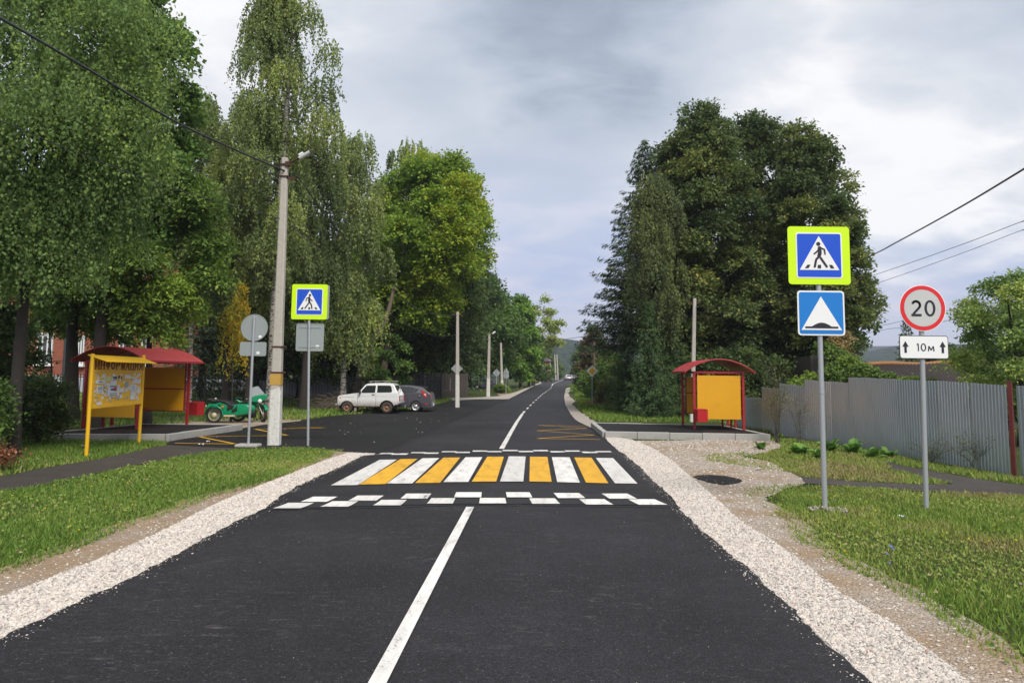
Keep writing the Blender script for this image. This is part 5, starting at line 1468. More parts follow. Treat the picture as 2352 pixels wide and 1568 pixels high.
def spruce(label, loc, H, Rad, mat, seed=1, asp=.28, n_br=11, step=.33, size=.13, z0=.6, name='spruce_tree', dens=52, group=None, droop=.35, sparse_top=True):
    r = np.random.default_rng(seed); c, a, nr, sz, tt = [], [], [], [], []
    z = z0; br = MB()
    while z < H - .15:
        t = (z - z0) / (H - z0); l0 = Rad * (1 - t) ** .82 + .12
        nb = max(4, int(n_br * (1 - .45 * t)))
        a0 = r.uniform(0, 6.28); lt = r.uniform(.35, .6)
        for k in range(nb):
            th = a0 + 6.283 * k / nb + r.uniform(-.2, .2); l = l0 * r.uniform(.72, 1.14)
            m = max(8, int(dens * l / Rad * (1 if t < .8 else .8)))
            s = r.uniform(.12, 1, m) ** .8
            h = np.array([math.cos(th), math.sin(th), 0]); q = np.array([-math.sin(th), math.cos(th), 0])
            spread = (1.02 - s) * l * .42 + .05; lat = r.uniform(-1, 1, m) * spread
            rise = (.55 if t > .75 else 0)
            zz_ = -droop * l * s + .24 * l * s ** 2.4 + rise * l * s
            p = h[None] * (s * l)[:, None] + q[None] * lat[:, None] + np.stack([np.zeros(m), np.zeros(m), z + zz_ + r.normal(0, .05, m) - np.abs(lat) * .22 - r.uniform(0, .22, m) * (1 - t)], 1)
            ax = h[None] * .8 + q[None] * np.sign(lat)[:, None] * .55 + np.array([0, 0, -.55]) + r.normal(0, .3, (m, 3))
            c.append(p); a.append(ax); nr.append(np.tile([0, 0, 1.0], (m, 1)) + r.normal(0, .5, (m, 3)))
            sz.append(size * r.uniform(.6, 1.3, m)); tt.append(np.full(m, lt + r.uniform(-.1, .1)) + r.normal(0, .1, m) + .12 * s)
            if k % 3 == 0 and l > .6: br.tube([(0, 0, z), tuple(h * l * .5 + np.array([0, 0, z - droop * l * .5 + .03])), tuple(h * l * .9 + np.array([0, 0, z - droop * l * .9 + .18 * l]))], [.03, .02, .008], 4)
        z += step * r.uniform(.8, 1.2) * (1 if t < .8 else .8)
    c, a, nr = (np.concatenate(k) for k in (c, a, nr)); sz, tt = np.concatenate(sz), np.concatenate(tt)
    o = thing(name, label, 'tree', (loc[0], loc[1], zg(loc[0], loc[1])), 0, group)
    link('crown', leaf_quads('crown', c, a, nr, sz, sz * asp, tt, mat), None, o)
    MB().tube([(0, 0, -.2), (0, 0, H * .5), (0, 0, H)], [.022 * H, .012 * H, .006], 8).build('trunk', M_BARK, o)
    if br.v: tag(br.build('branches', M_BARK, o), kind='stuff')
    return o
def copy_thing(o, loc, rz, sc, label):
    c = copy_tree(o); c.location = (loc[0], loc[1], zg(loc[0], loc[1])); c.rotation_euler = (0, 0, rz); c.scale = (sc, sc, sc); c['label'] = label
    return c
def bx_(u, D): return (at(u, 860, D).x, D)
def ht(u, v, D): return at(u, v, D).z - zg(at(u, v, D).x, D)

def shrub(label, u, D, vt, Rad, mat, n, size=.06, seed=1, z0=.1, name='shrub', K=10, kind='broad', cat='shrub', sig=.14, tb=0, shape='round', L=.8, nl=7):
    b = bx_(u, D); return tree(name, label, cat, b, z0, ht(u, vt, D), Rad, mat, n, size, K=K, shape=shape, kind=kind, tr=.05, nl=nl, seed=seed, sig=sig, tb=tb, lr=(.34, .5), L=L)
# --- left: near birch whose twigs hang into the top left corner
b = bx_(40, 17.5)
tree('birch_tree', 'nearest birch with hanging twigs filling the top left corner', 'tree', b, ht(40, 620, 17.5), 13.2, 3.0, L_BIRCH_NEAR, 125000, .042, K=28, shape='column', kind='birch', bark=M_BARK, tr=.15, nl=14, seed=3, L=1.7, aspect=.75, per=22,
     extra=[(2.2, 0, 8.9, .9), (2.5, .3, 10.2, .8), (-1.0, -1, 5.4, 1.2), (-.4, -.8, 4.9, 1.0), (.6, -.6, 5.8, 1.0), (1.7, 0, 6.6, .9), (1.2, -.3, 8.0, 1.2), (.3, -.9, 7.2, 1.2), (2.3, 0, 7.8, .7), (-.9, -1, 7, 1.2)])
b = bx_(225, 27.5)
tree('maple_tree', 'dark green maple behind the near birch, its right edge against the sky', 'tree', b, ht(225, 610, 27.5), ht(225, -90, 27.5), 2.95, mat_leaf('dark_maple_leaf', shades((0.040, 0.075, 0.016))), 42000, .10, K=20, shape='column', tr=.24, nl=12, seed=5, aspect=.8, sig=.2, lr=(.30, .45))
b = bx_(345, 28.5)
tree('ash_tree', 'yellow green ash leafed tree spreading above the left shelter', 'tree', b, ht(345, 790, 28.5), ht(345, 392, 28.5), 2.75, L_ASH, 56000, .090, K=24, shape='round', tr=.14, nl=12, seed=8, aspect=.45, sig=.2, droop=.5, tb=.08)
b = bx_(168, 29.5)
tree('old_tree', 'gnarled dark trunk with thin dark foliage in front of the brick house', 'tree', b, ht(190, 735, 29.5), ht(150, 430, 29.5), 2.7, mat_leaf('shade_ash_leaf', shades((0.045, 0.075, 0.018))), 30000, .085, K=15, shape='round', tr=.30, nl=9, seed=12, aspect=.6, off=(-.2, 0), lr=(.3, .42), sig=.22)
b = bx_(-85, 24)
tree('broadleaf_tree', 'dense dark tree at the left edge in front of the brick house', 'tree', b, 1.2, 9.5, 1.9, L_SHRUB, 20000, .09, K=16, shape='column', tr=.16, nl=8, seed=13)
shrub('leafy sapling standing between the brick house and the left shelter roof', 240, 31, 640, 1.7, L_ASH, 11000, .085, 14, z0=3.0, name='sapling', cat='tree', K=12, sig=.2)
shrub('thin leafy sapling in front of the brick house wall', 118, 32, 655, 1.3, L_ASH, 6500, .085, 15, z0=3.3, name='sapling', cat='tree', K=10, sig=.22)
# --- tall birches
b = bx_(628, 35.5)
tall = tree('birch_tree', 'tallest birch rising out of the frame behind the concrete lamp pole', 'tree', b, ht(620, 660, 35.5), ht(620, -110, 35.5), 2.75, L_BIRCH, 72000, .066, K=30, shape='tall', kind='birch', bark=M_BIRCH, tr=.27, nl=20, seed=21, L=1.9, off=(-.7, 0), lr=(.26, .36),
            extra=[(-3.4, 0, ht(450, 300, 35.5), .8), (-3.9, .2, ht(430, 260, 35.5), .6), (-2.6, 0, ht(500, 380, 35.5), .9), (2.0, 0, ht(715, 120, 35.5), .65), (1.7, .3, ht(705, 200, 35.5), .8), (-1.3, 0, ht(560, 60, 35.5), .9), (1.9, 0, ht(720, 280, 35.5), .9), (-.6, 0, ht(600, 20, 35.5), 1.0), (.7, 0, ht(640, 30, 35.5), .9)])
b = bx_(575, 37.5)
tree('birch_tree', 'birch with long hanging twigs just left of the tallest one', 'tree', b, ht(575, 690, 37.5), ht(575, 225, 37.5), 2.5, L_BIRCH, 52000, .068, K=22, shape='round', kind='birch', bark=M_BARK, tr=.18, nl=12, seed=22, L=2.4)
b = bx_(437, 38)
tree('birch_tree', 'slender pale birch between the maple and the tallest birch', 'tree', b, ht(437, 640, 38), ht(437, 195, 38), 1.75, L_BIRCH, 22000, .068, K=15, shape='tall', kind='birch', bark=M_BIRCH, tr=.13, nl=8, seed=23, L=1.7)
b = bx_(790, 43)
tree('birch_tree', 'shorter weeping birch to the right of the crossing sign', 'tree', b, ht(790, 770, 43), ht(790, 285, 43), 2.3, L_BIRCH, 46000, .075, K=22, shape='column', kind='birch', bark=M_BIRCH, tr=.17, nl=12, seed=25, L=2.3,
     extra=[(.6, -.5, 3.9, 1.0), (-1.2, 0, 4.6, 1.1), (1.3, 0, 5.4, .9)])
b = bx_(700, 40)
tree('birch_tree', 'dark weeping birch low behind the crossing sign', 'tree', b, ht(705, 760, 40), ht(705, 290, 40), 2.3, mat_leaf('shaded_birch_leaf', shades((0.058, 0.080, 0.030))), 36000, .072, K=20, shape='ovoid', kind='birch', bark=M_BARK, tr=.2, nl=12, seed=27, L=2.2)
b = bx_(520, 40)
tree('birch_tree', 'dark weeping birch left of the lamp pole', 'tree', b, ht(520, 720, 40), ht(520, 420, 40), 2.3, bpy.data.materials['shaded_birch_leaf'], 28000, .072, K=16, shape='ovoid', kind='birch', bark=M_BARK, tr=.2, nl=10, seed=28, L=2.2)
b = bx_(535, 31)
tree('young_birch', 'small birch with yellow autumn leaves hanging behind the round sign back', 'tree', b, ht(540, 800, 31), ht(540, 665, 31), .55, L_YELLOW, 2300, .052, K=7, shape='column', kind='birch', bark=M_BARK, tr=.035, nl=4, seed=31, L=2.1, tb=-.12, per=24,
     extra=[(.2, 0, ht(555, 655, 31), .30), (.15, 0, ht(552, 700, 31), .3)])
# --- maples by the parking
b = bx_(870, 50)
mp = tree('maple_tree', 'bright yellow green maple above the parked cars', 'tree', b, ht(1000, 770, 50), ht(985, 362, 50), 4.6, L_MAPLE, 84000, .105, K=40, shape='round', bark=M_BARK2, tr=.26, nl=16, seed=41, aspect=.75, off=(1.6, 0), lean=(.13, 0), tb=.06, lr=(.24, .36), sig=.24)
b = bx_(905, 57)
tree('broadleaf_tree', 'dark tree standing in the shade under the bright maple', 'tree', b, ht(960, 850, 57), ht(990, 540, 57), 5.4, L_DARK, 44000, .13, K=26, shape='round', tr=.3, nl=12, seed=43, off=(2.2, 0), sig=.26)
b = bx_(925, 64)
tree('birch_tree', 'greyish birch top showing behind the bright maple', 'tree', b, ht(925, 600, 64), ht(925, 328, 64), 2.9, L_BIRCH, 15000, .11, K=14, shape='round', kind='birch', bark=M_BIRCH, tr=.2, nl=8, seed=45, L=1.8)
# leaning trunks beside the white car
lt = thing('leaning_trunk', 'bare tree trunk leaning right above the bonnet of the white car', 'tree', (at(812, 915, 46).x, 46, zg(at(812, 915, 46).x, 46)))
q0, q1, q2 = Vector((0, 0, -.2)), at(838, 820, 46) - lt.location, at(885, 735, 46.5) - lt.location
MB().tube(catmull([q0, q1, q2, at(905, 660, 47) - lt.location], 6), [.24 - .008 * k for k in range(19)], 9).build('trunk', M_BARK2, lt)
MB().tube([q1.lerp(q2, .1), q1.lerp(q2, .1) + Vector((.25, -.2, .08))], [.12, .11], 8).build('sawn_stub', paint('cut_wood', (0.35, 0.25, 0.16), .8), lt)
for i, (u, D, vt, rad, vb, mt, n, sd, lab) in enumerate([
    (1120, 112, 640, 4.0, 860, L_BROWN, 16000, 51, 'brownish tree left of the far road, beyond the diamond sign'),
    (1080, 106, 560, 4.6, 850, L_DARK, 20000, 52, 'dark tree at the corner behind the concrete pole'),
    (1195, 106, 680, 2.9, 878, mat_leaf('fresh_leaf', shades((0.070, 0.125, 0.022))), 17000, 53, 'fresh green tree beside the road before the willow'),
    (1163, 108, 715, 3.4, 870, L_SHRUB, 16000, 54, 'dark green tree behind the triangular sign back'),
    (1215, 112, 745, 2.7, 870, L_SHRUB, 12000, 55, 'rounded green tree beside the road at the foot of the willow')]):
    b = bx_(u, D); tree('broadleaf_tree', lab, 'tree', b, max(.4, ht(u, vb, D)), ht(u, vt, D), rad, mt, n, .12 + .0006 * D, K=18, shape='ovoid', tr=.18, nl=8, seed=sd, sig=.26)
b = bx_(1225, 120)
tree('willow_tree', 'ragged yellowish willow leaning over the far left road edge', 'tree', b, 4.0, ht(1230, 700, 120), 3.4, L_WILLOW, 9000, .18, K=15, shape='round', bark=M_BARK, tr=.25, nl=14, seed=57, off=(.9, 0), sig=.35, tw=10, lr=(.16, .26),
     extra=[(3.9, 0, ht(1275, 745, 120), .7), (3.6, 0, ht(1268, 790, 120), .8), (1.8, 0, ht(1240, 690, 120), .6), (2.7, 0, ht(1255, 720, 120), .7), (3.2, 0, ht(1262, 760, 120), .7)])
# --- dark wood behind the picket fence: a few kinds, copied
kinds = [tree('broadleaf_tree', 'dark tree behind the picket fence, above the motorcycle', 'tree', bx_(590, 50), 1.4, ht(590, 640, 50), 3.6, L_DARK, 20000, .14, K=18, shape='ovoid', tr=.22, nl=8, seed=61, sig=.28),
         spruce('dark spruce behind the picket fence right of the left shelter', bx_(462, 47), ht(462, 560, 47), 3.0, L_SPRUCE, seed=62, size=.19, step=.42, dens=44, n_br=10),
         tree('broadleaf_tree', 'dark tree in the depth of the wood behind the lamp pole', 'tree', bx_(690, 54), 1.0, ht(690, 620, 54), 4.2, L_SHRUB, 20000, .15, K=18, shape='ovoid', tr=.24, nl=8, seed=63, sig=.3)]
for (k, u, D, sc, lab) in [(0, 800, 58, 1.05, 'dark tree in the shade above the white car roof'), (2, 880, 66, 1.0, 'dark tree behind the leaning trunk'), (0, 1010, 70, 1.1, 'dark tree behind the board fence'),
                           (1, 560, 58, 1.25, 'second spruce deep in the wood behind the yellow birch'), (1, 740, 60, 1.15, 'spruce deep in the wood between the two signs'), (2, 480, 60, 1.1, 'dark tree far back above the left shelter roof end'),
                           (0, 640, 66, 1.35, 'tall dark tree far back behind the lamp pole'), (2, 820, 74, 1.6, 'tall dark tree far back behind the weeping birch'), (0, 960, 84, 1.7, 'tall dark tree far back behind the bright maple'),
                           (2, 1100, 98, 1.5, 'dark tree far back behind the dark saloon car'), (0, 540, 74, 1.7, 'tall dark tree far back behind the tallest birch'), (1, 1050, 90, 1.4, 'spruce far back behind the orange cottage')]:
    copy_thing(kinds[k], bx_(u, D), random.uniform(0, 6), sc, lab)
# --- left edge shrubs
shrub('tall dark shrub at the left edge behind the footpath', -15, 18.5, 700, 1.0, L_DARK, 19000, .050, 71, K=14)
shrub('dark shrub between the left edge and the notice board', 95, 20.5, 872, .9, L_DARK, 9000, .048, 72)
shrub('bushy growth under the brick house windows', 40, 27, 868, 1.5, L_SHRUB, 9000, .06, 73)
shrub('dark bush left of the bus platform', 40, 23, 880, 1.3, mat_leaf('mixed_leaf', shades((0.040, 0.056, 0.018))), 9000, .055, 74)
shrub('low shrub with reddish dying leaves at the left edge', -5, 15.3, 1030, .42, mat_leaf('dying_leaf', [(0, (0.03, 0.02, 0.01)), (.5, (0.11, 0.05, 0.025)), (1, (0.26, 0.10, 0.05))]), 2200, .035, 75)
shrub('dark shrub at the left edge, low by the footpath', -60, 16.5, 880, .9, L_SHRUB, 7000, .05, 76)
# birch sapling trunk by fence, undergrowth under maple
shrub('green undergrowth climbing the leaning trunk beside the white car', 905, 45.5, 770, 1.1, L_SHRUB, 7000, .08, 77, shape='column')
shrub('green bush behind the roof rack of the white car', 860, 47, 800, 1.0, L_MAPLE, 5000, .085, 78, tb=-.15)
shrub('small bright bush behind the foot of the round sign post, far corner', 1152, 77, 885, .9, L_VINE, 3000, .09, 79)
shrub('yellow green bush in the garden behind the board fence', 960, 66, 790, 1.3, L_MAPLE, 4000, .10, 80, tb=.1)
# --- right side
b = bx_(1485, 44)
sp1 = spruce('tall dark spruce leading the right hand trees at the road side', b, ht(1485, 322, 44), 4.0, L_SPRUCE, seed=81, asp=.20, size=.16, step=.30, dens=150, n_br=12, z0=4.4, droop=.42)
copy_thing(sp1, bx_(1535, 47.5), 2.0, 1.0, 'second tall spruce half hidden behind the first and the weeping birch')
b = bx_(1495, 37.5)
sp2 = spruce('young spruce with bare top twigs left of the right shelter', b, ht(1492, 690, 37.5), 1.35, L_YSPRUCE, seed=83, asp=.17, size=.085, step=.20, dens=95, n_br=11, z0=.25, droop=.15)
copy_thing(sp2, bx_(1553, 39), 1.0, .85, 'second young spruce behind the left edge of the right shelter')
copy_thing(sp2, bx_(1440, 42), 2.4, .9, 'young spruce at the right verge beyond the yellow diamond sign')
b = bx_(1552, 42)
tree('linden_tree', 'dark linden joining the spruces to the tallest linden', 'tree', b, 1.0, ht(1552, 318, 42), 2.5, L_LINDEN, 34000, .10, K=26, shape='ovoid', tr=.2, nl=10, seed=86, sig=.19, lr=(.26, .38))
b = bx_(1512, 38.5)
tree('birch_tree', 'dull weeping birch in front of the spruces on the right', 'tree', b, ht(1512, 740, 38.5), ht(1512, 385, 38.5), 1.7, mat_leaf('dull_birch_leaf', shades((0.050, 0.066, 0.028))), 28000, .062, K=18, shape='ovoid', kind='birch', bark=M_BARK, tr=.16, nl=10, seed=85, L=2.2)
for u, D, vt, rad, n, sd, lab in [(1625, 41, 226, 3.0, 50000, 91, 'tallest dark linden of the three right of the road, on the left'),
                                  (1748, 43.5, 254, 2.9, 42000, 92, 'middle one of the three dark lindens right of the road'),
                                  (1862, 41, 282, 3.0, 50000, 93, 'right one of the three dark lindens, behind the crossing sign')]:
    b = bx_(u, D); tree('linden_tree', lab, 'tree', b, 1.0, ht(u, vt, D), rad * 1.12, L_LINDEN, n * 1.35 // 1, .100, K=44, shape='ovoid', tr=.26, nl=16, seed=sd, sig=.19, lr=(.24, .38), inner=.12)
b = bx_(1935, 38)
tree('linden_tree', 'lower dark tree at the right flank of the lindens', 'tree', b, 1.6, ht(1935, 440, 38), 1.75, L_LINDEN, 26000, .09, K=16, shape='ovoid', tr=.15, nl=9, seed=94, sig=.19, tb=.05)
b = bx_(1690, 47)
copy_thing(kinds[0], bx_(1690, 48), 1.0, 1.25, 'dark tree filling the gap behind the right shelter')
copy_thing(kinds[0], bx_(1820, 49), 3.0, 1.2, 'dark tree filling the gap behind the speed hump sign')
for u, D, vt, rad, mt, n, size, sd, lab in [
    (1362, 80, 752, 1.7, mat_leaf('purple_brown_leaf', shades((0.050, 0.042, 0.026))), 9000, .13, 101, 'small brownish tree below the tall spruce'),
    (1356, 92, 790, 2.0, L_SHRUB, 13000, .14, 102, 'green tree reaching over the road behind the yellow diamond sign'),
    (1347, 110, 806, 2.3, L_DARK, 11000, .15, 103, 'dark green tree beside the far white cars'),
    (1400, 62, 806, 1.5, L_VINE, 6000, .10, 104, 'lighter green bush behind the brown wooden pole'),
    (1378, 58, 850, 1.2, L_SHRUB, 6000, .09, 105, 'dark bush right behind the yellow diamond sign'),
    (1358, 66, 852, 1.25, L_SHRUB, 7000, .10, 106, 'bush at the right road edge left of the yellow diamond sign'),
    (1440, 51, 835, 1.5, L_DARK, 7000, .09, 107, 'dark bush between the diamond sign and the young spruces'),
    (1400, 53, 872, .9, mat_leaf('olive_leaf', shades((0.075, 0.085, 0.028))), 4000, .08, 108, 'olive bush low behind the brick rubble'),
    (1284, 255, 838, 2.6, L_VINE, 3000, .22, 109, 'pale yellow green bush at the very end of the road'),
    (1700, 36, 800, 1.5, L_DARK, 8000, .075, 110, 'dark bush behind the right shelter roof'),
    (1770, 37, 820, 1.3, L_DARK, 8000, .075, 111, 'dark bush behind the lowest part of the metal fence')]:
    shrub(lab, u, D, vt, rad, mt, n, size, sd, K=12, sig=.2)
shrub('yellowish hedge hiding the foot of the far cottage', 1238, 150, 834, 1.9, L_SHRUB, 4500, .18, 115)
shrub('leafy bush under the dark roofed cottage', 1253, 165, 838, 2.2, L_SHRUB, 4000, .18, 114)
b = bx_(1350, 240)
tree('broadleaf_tree', 'dark roadside tree at the bend behind the far cars', 'tree', b, 1, 10, 6, L_DARK, 7000, .35, K=14, seed=112, sig=.6)
b = bx_(1245, 215)
tree('broadleaf_tree', 'dark tree behind the dark roofed cottage', 'tree', b, 1, 10, 5, L_DARK, 6000, .33, K=14, seed=113, sig=.6)
# far right
b = bx_(2338, 23.5)
be = tree('box_elder', 'light green box elder over the metal fence at the right edge', 'tree', b, .8, ht(2300, 635, 23.5), 2.0, mat_leaf('box_elder_leaf', [(0, (0.035, 0.060, 0.018)), (.5, (0.080, 0.125, 0.035)), (1, (0.24, 0.26, 0.07))]), 30000, .060, K=24, shape='round', tr=.12, nl=14, seed=121, aspect=.5, sig=.15, lr=(.2, .32), droop=.5, tb=.03)
copy_thing(be, bx_(2315, 31), 2.2, .98, 'box elder further back between the round sign and the right edge')
copy_thing(be, (at(2500, 860, 24).x, 24), 4.0, 1.1, 'box elder just beyond the right edge of the frame')
b = bx_(2085, 60)
spruce('dark conifer behind the round speed limit sign', b, ht(2090, 728, 60), 1.5, L_SPRUCE, seed=122, size=.18, step=.4, dens=30, n_br=9, z0=.3, droop=.2)
shrub('dark bushes on the slope behind the barn roof', 2150, 62, 790, 2.6, L_DARK, 8000, .13, 123, K=12)
shrub('dark bush right of the barn roof', 2230, 46, 800, 2.2, L_DARK, 8000, .10, 124, K=12)
shrub('ochre flowering bush on top of the creeper covered shed', 1935, 36, 762, .65, mat_leaf('ochre_leaf', shades((0.20, 0.15, 0.07))), 2600, .055, 125, K=7, z0=3.0)
# creeper over shed and behind fence
def creeper(label, lobes, n, seed, size=.06):
    r = np.random.default_rng(seed)
    C = np.array([tuple(at(u, v, D)) for u, v, D, _ in lobes]); RL = np.array([l[3] for l in lobes]) * .72
    base = C.mean(0) * np.array([1, 1, 0])
    c, a, nr, sz, tt = broad_leaves(r, C - base, RL, n, size, tw=12, sig=.12, inner=.2, tb=.05)
    k = c[:, 2] > .05
    o = thing('creeper', label, 'creeper', tuple(base))
    link('foliage', leaf_quads('foliage', c[k], a[k], nr[k], sz[k], sz[k] * .8, tt[k], L_VINE), None, o)
    m = MB()
    for q in range(len(C)):
        p = C[q] - base; m.tube([(p[0] * .7, p[1], 0), (p[0] * .9, p[1], p[2] * .6), tuple(p)], [.04, .03, .012], 5)
    m.build('stems', M_BARK, o)
creeper('green creeper spilling over the plank shed and down behind the metal fence',
        [(1895, 805, 34, .5), (1920, 822, 33, .55), (1950, 838, 32, .5), (1925, 855, 32.5, .6), (1980, 852, 31, .42), (2010, 864, 30, .35), (1960, 868, 31, .5), (2045, 872, 29, .28), (1905, 868, 30, .5), (1860, 876, 32, .45), (1825, 885, 31.5, .35)], 14000, 131)
creeper('low green creeper line along the barn eave behind the metal fence', [(2080, 880, 27, .22), (2110, 882, 26.5, .22), (2140, 886, 26, .20), (2040, 874, 28, .24)], 3500, 132, .05)

M_TWIG = paint('grey_twig', (0.10, 0.085, 0.07), .9, vary=.3)
# thin half bare shrubs against the fence
def bare_shrub(label, u, v, D, H, n, seed, leaves=350):
    r = np.random.default_rng(seed); b = bx_(u, D); o = thing('bare_shrub', label, 'shrub', (b[0], b[1], 0)); m = MB(); tips = []
    for k in range(n):
        th = r.uniform(0, 6.28); sp = r.uniform(.05, .38); h = H * r.uniform(.5, 1)
        p0 = Vector((r.normal(0, .05), r.normal(0, .05), -.05)); p1 = Vector((math.cos(th) * sp * .4, math.sin(th) * sp * .4, h * .5)); p2 = Vector((math.cos(th) * sp * 1.2, math.sin(th) * sp * 1.2, h))
        m.tube(catmull([p0, p1, p2], 4), [.008 - .0007 * q for q in range(9)], 4); tips += [p1, p2]
        for q in range(4):
            s = p1.lerp(p2, r.uniform(0, .9)); e = s + Vector((r.normal(0, .22), r.normal(0, .22), r.uniform(.1, .4))); m.tube([s, e], [.005, .003], 3); tips.append(e)
    m.build('stems', M_TWIG, o)
    t = np.array([tuple(p) for p in tips]); i = r.integers(0, len(t), leaves); c = t[i] + r.normal(0, .07, (leaves, 3))
    sz = r.uniform(.012, .028, leaves)
    link('leaves', leaf_quads('leaves', c, r.normal(size=(leaves, 3)), r.normal(size=(leaves, 3)), sz, sz * .6, r.uniform(0, 1, leaves), bpy.data.materials['olive_leaf']), None, o)
bare_shrub('taller half bare shrub against the metal fence beside the right shelter', 1783, 1110, 23.8, 2.6, 16, 141, 700)
bare_shrub('thin half bare shrub next to the taller one against the metal fence', 1832, 1115, 23.2, 1.5, 9, 142, 250)
bare_shrub('small dark dried weed in front of the metal fence', 2228, 1080, 17.3, .62, 5, 143, 260)
bare_shrub('small half dry weed by the fence near the path', 2130, 1060, 18.6, .3, 6, 144, 200)

# burdocks with big single leaves
def burdock_leaf(seed):
    r = random.Random(seed); V, Fc = [], []; n = 7; L = 1.0
    for i in range(n + 1):
        t = i / n; w = .30 * math.sin(math.pi * min(1, t * .93 + .07)) ** .7 * (1.1 - .35 * t) * (1 + r.uniform(-.12, .12)); z = .62 * math.sin(t * 1.9) * .8; x = t * L * .85
        V += [(x, -w, z + .06 + r.uniform(-.02, .02)), (x, 0, z), (x, w, z + .06 + r.uniform(-.02, .02))]
        if i: q = 3 * i - 3; Fc += [(q, q + 3, q + 4, q + 1), (q + 1, q + 4, q + 5, q + 2)]
    me = np_mesh('leaf', np.array(V), np.array(Fc), np.array([r.uniform(.35, .75)] * len(Fc)), L_BURDOCK)
    return me
blm = [burdock_leaf(k) for k in range(5)]
def burdock(label, u, v, s, n, seed):
    s *= .82; n = int(n * 1.5)
    r = random.Random(seed); p = P(u, v); o = thing('burdock_plant', label, 'plant', p)
    for k in range(n):
        q = link('leaf', r.choice(blm), None, o); sc = s * r.uniform(.6, 1.1); q.scale = (sc, sc, sc * r.uniform(.5, 1.3)); q.rotation_euler = (r.uniform(-.25, .25), r.uniform(-.5, .15), 6.283 * k / n + r.uniform(-.3, .3))
    return o
for u, v, s, n, lab in [(1748, 1031, .36, 12, 'small bright burdock at the right corner of the platform'), (1838, 1045, .50, 14, 'spreading burdock left of the crossing sign post'), (1905, 1038, .55, 14, 'tall burdock right behind the crossing sign post'),
                        (1960, 1042, .55, 14, 'burdock in the middle of the row before the fence'), (2005, 1052, .46, 12, 'burdock at the right end of the row before the fence'), (2040, 1052, .40, 12, 'low leafy burdock where the path meets the fence'), (1880, 1052, .38, 10, 'low burdock in front of the tall one'),
                        (1790, 1008, .25, 9, 'tiny burdock below the fence beside the platform end')]:
    burdock(lab, u, v, s, n, int(u))

# ---- grass
def field(x, y, s, seed):
    r = np.random.default_rng(seed); f = np.zeros(len(x))
    for k in range(7):
        a = r.uniform(0, 6.28); w = s * r.uniform(.5, 2.2); f += np.sin((x * math.cos(a) + y * math.sin(a)) * w + r.uniform(0, 6.28))
    return f / 4.2
def zg_np(x, y): return np.array([zg(a, b) for a, b in zip(x, y)])
def grass(label, poly, n, h, seed, ypow=1.0, tb=.42, dry=.25, avoid=(), edge=None, wk=1.0, name='grass'):
    x, y = scatter(poly, n, ypow)
    r = np.random.default_rng(seed)
    jx = .22 * field(x, y, 5, seed + 9) + r.normal(0, .07, len(x)); jy = .22 * field(x, y, 5, seed + 10) + r.normal(0, .07, len(x))
    k = in_poly(x + jx, y + jy, poly); x, y = x[k], y[k]; n = len(x)
    # tufts: pull blades towards clump centres
    cx, cy = np.round(x / .14) * .14 + .05 * np.sin(np.round(y / .14) * 7.1), np.round(y / .14) * .14 + .05 * np.sin(np.round(x / .14) * 5.3)
    x, y = x * .55 + cx * .45 + r.normal(0, .02, n), y * .55 + cy * .45 + r.normal(0, .02, n)
    dens = field(x, y, 2.2, seed + 1); keep = r.uniform(-1.3, 1.1, n) < dens + .55; x, y = x[keep], y[keep]; n = len(x)
    lush = field(x, y, 1.1, seed + 2); dr = field(x, y, .9, seed + 3) + .5 * field(x, y, 3.1, seed + 4)
    hh = h * r.uniform(.45, 1.25, n) * (1 + .45 * np.clip(lush, -1, 1)); D = np.hypot(x, y)
    w = (.0035 + .00062 * D) * r.uniform(.6, 1.4, n) * wk
    th = r.uniform(0, 6.28, n); ln = r.uniform(.1, .9, n) * hh
    z = zg_np(x, y) - .012
    ux, uy = np.cos(th), np.sin(th); ph = r.uniform(0, 6.28, n)
    b0 = np.stack([x - ux * w, y - uy * w, z], 1); b1 = np.stack([x + ux * w, y + uy * w, z], 1)
    tip = np.stack([x + np.cos(ph) * ln, y + np.sin(ph) * ln, z + hh], 1)
    mid = (b0 + b1) / 2 * .45 + tip * .55; mid[:, 2] += hh * .12
    V = np.stack([b0, b1, tip], 1).reshape(-1, 3); Fc = np.arange(n * 3).reshape(n, 3)
    t = tb - .10 * lush + dry * np.clip(dr, 0, 1) + r.normal(0, .10, n) + (r.uniform(0, 1, n) < .05) * .4
    o = link(name, np_mesh(name, V, Fc, np.clip(t, 0, 1), L_GRASS)); return tag(o, label, kind='stuff')
pathL = PP([(0, 1127), (110, 1112), (192, 1092), (330, 1064), (467, 1040), (550, 1031), (620, 1028), (700, 1028), (785, 1034)])
gl = pathL + [p for p in reversed(Lgr)] + [V3(-5.9, 4.5), V3(-8, 5), V3(-12, 11.5)]
grass('lush green grass bank between the left footpath and the gravel', gl, 200000, .056, 201, 1.15, tb=.39, dry=.32)
gl2 = PP([(0, 1095), (69, 1079), (220, 1055), (302, 1038), (385, 1020), (381, 1013), (130, 1003), (60, 1000), (0, 1010)]) + [V3(-15.5, 16), V3(-14.5, 12.8)]
grass('grass strip around the notice board in front of the platform', gl2, 40000, .10, 203, tb=.34, dry=.25)
gr = PP([(1782, 1182), (1821, 1237), (1912, 1289), (2042, 1351), (2205, 1461), (2352, 1559)]) + [V3(4.6, 4.2), V3(6, 4.0), V3(9.5, 8), V3(12.8, 12.6)] + PP([(2352, 1137), (2131, 1129), (1974, 1119), (1870, 1112), (1800, 1125)])
grass('green and straw coloured grass around the two right hand sign posts', gr, 170000, .055, 205, 1.0, tb=.53, dry=.40)
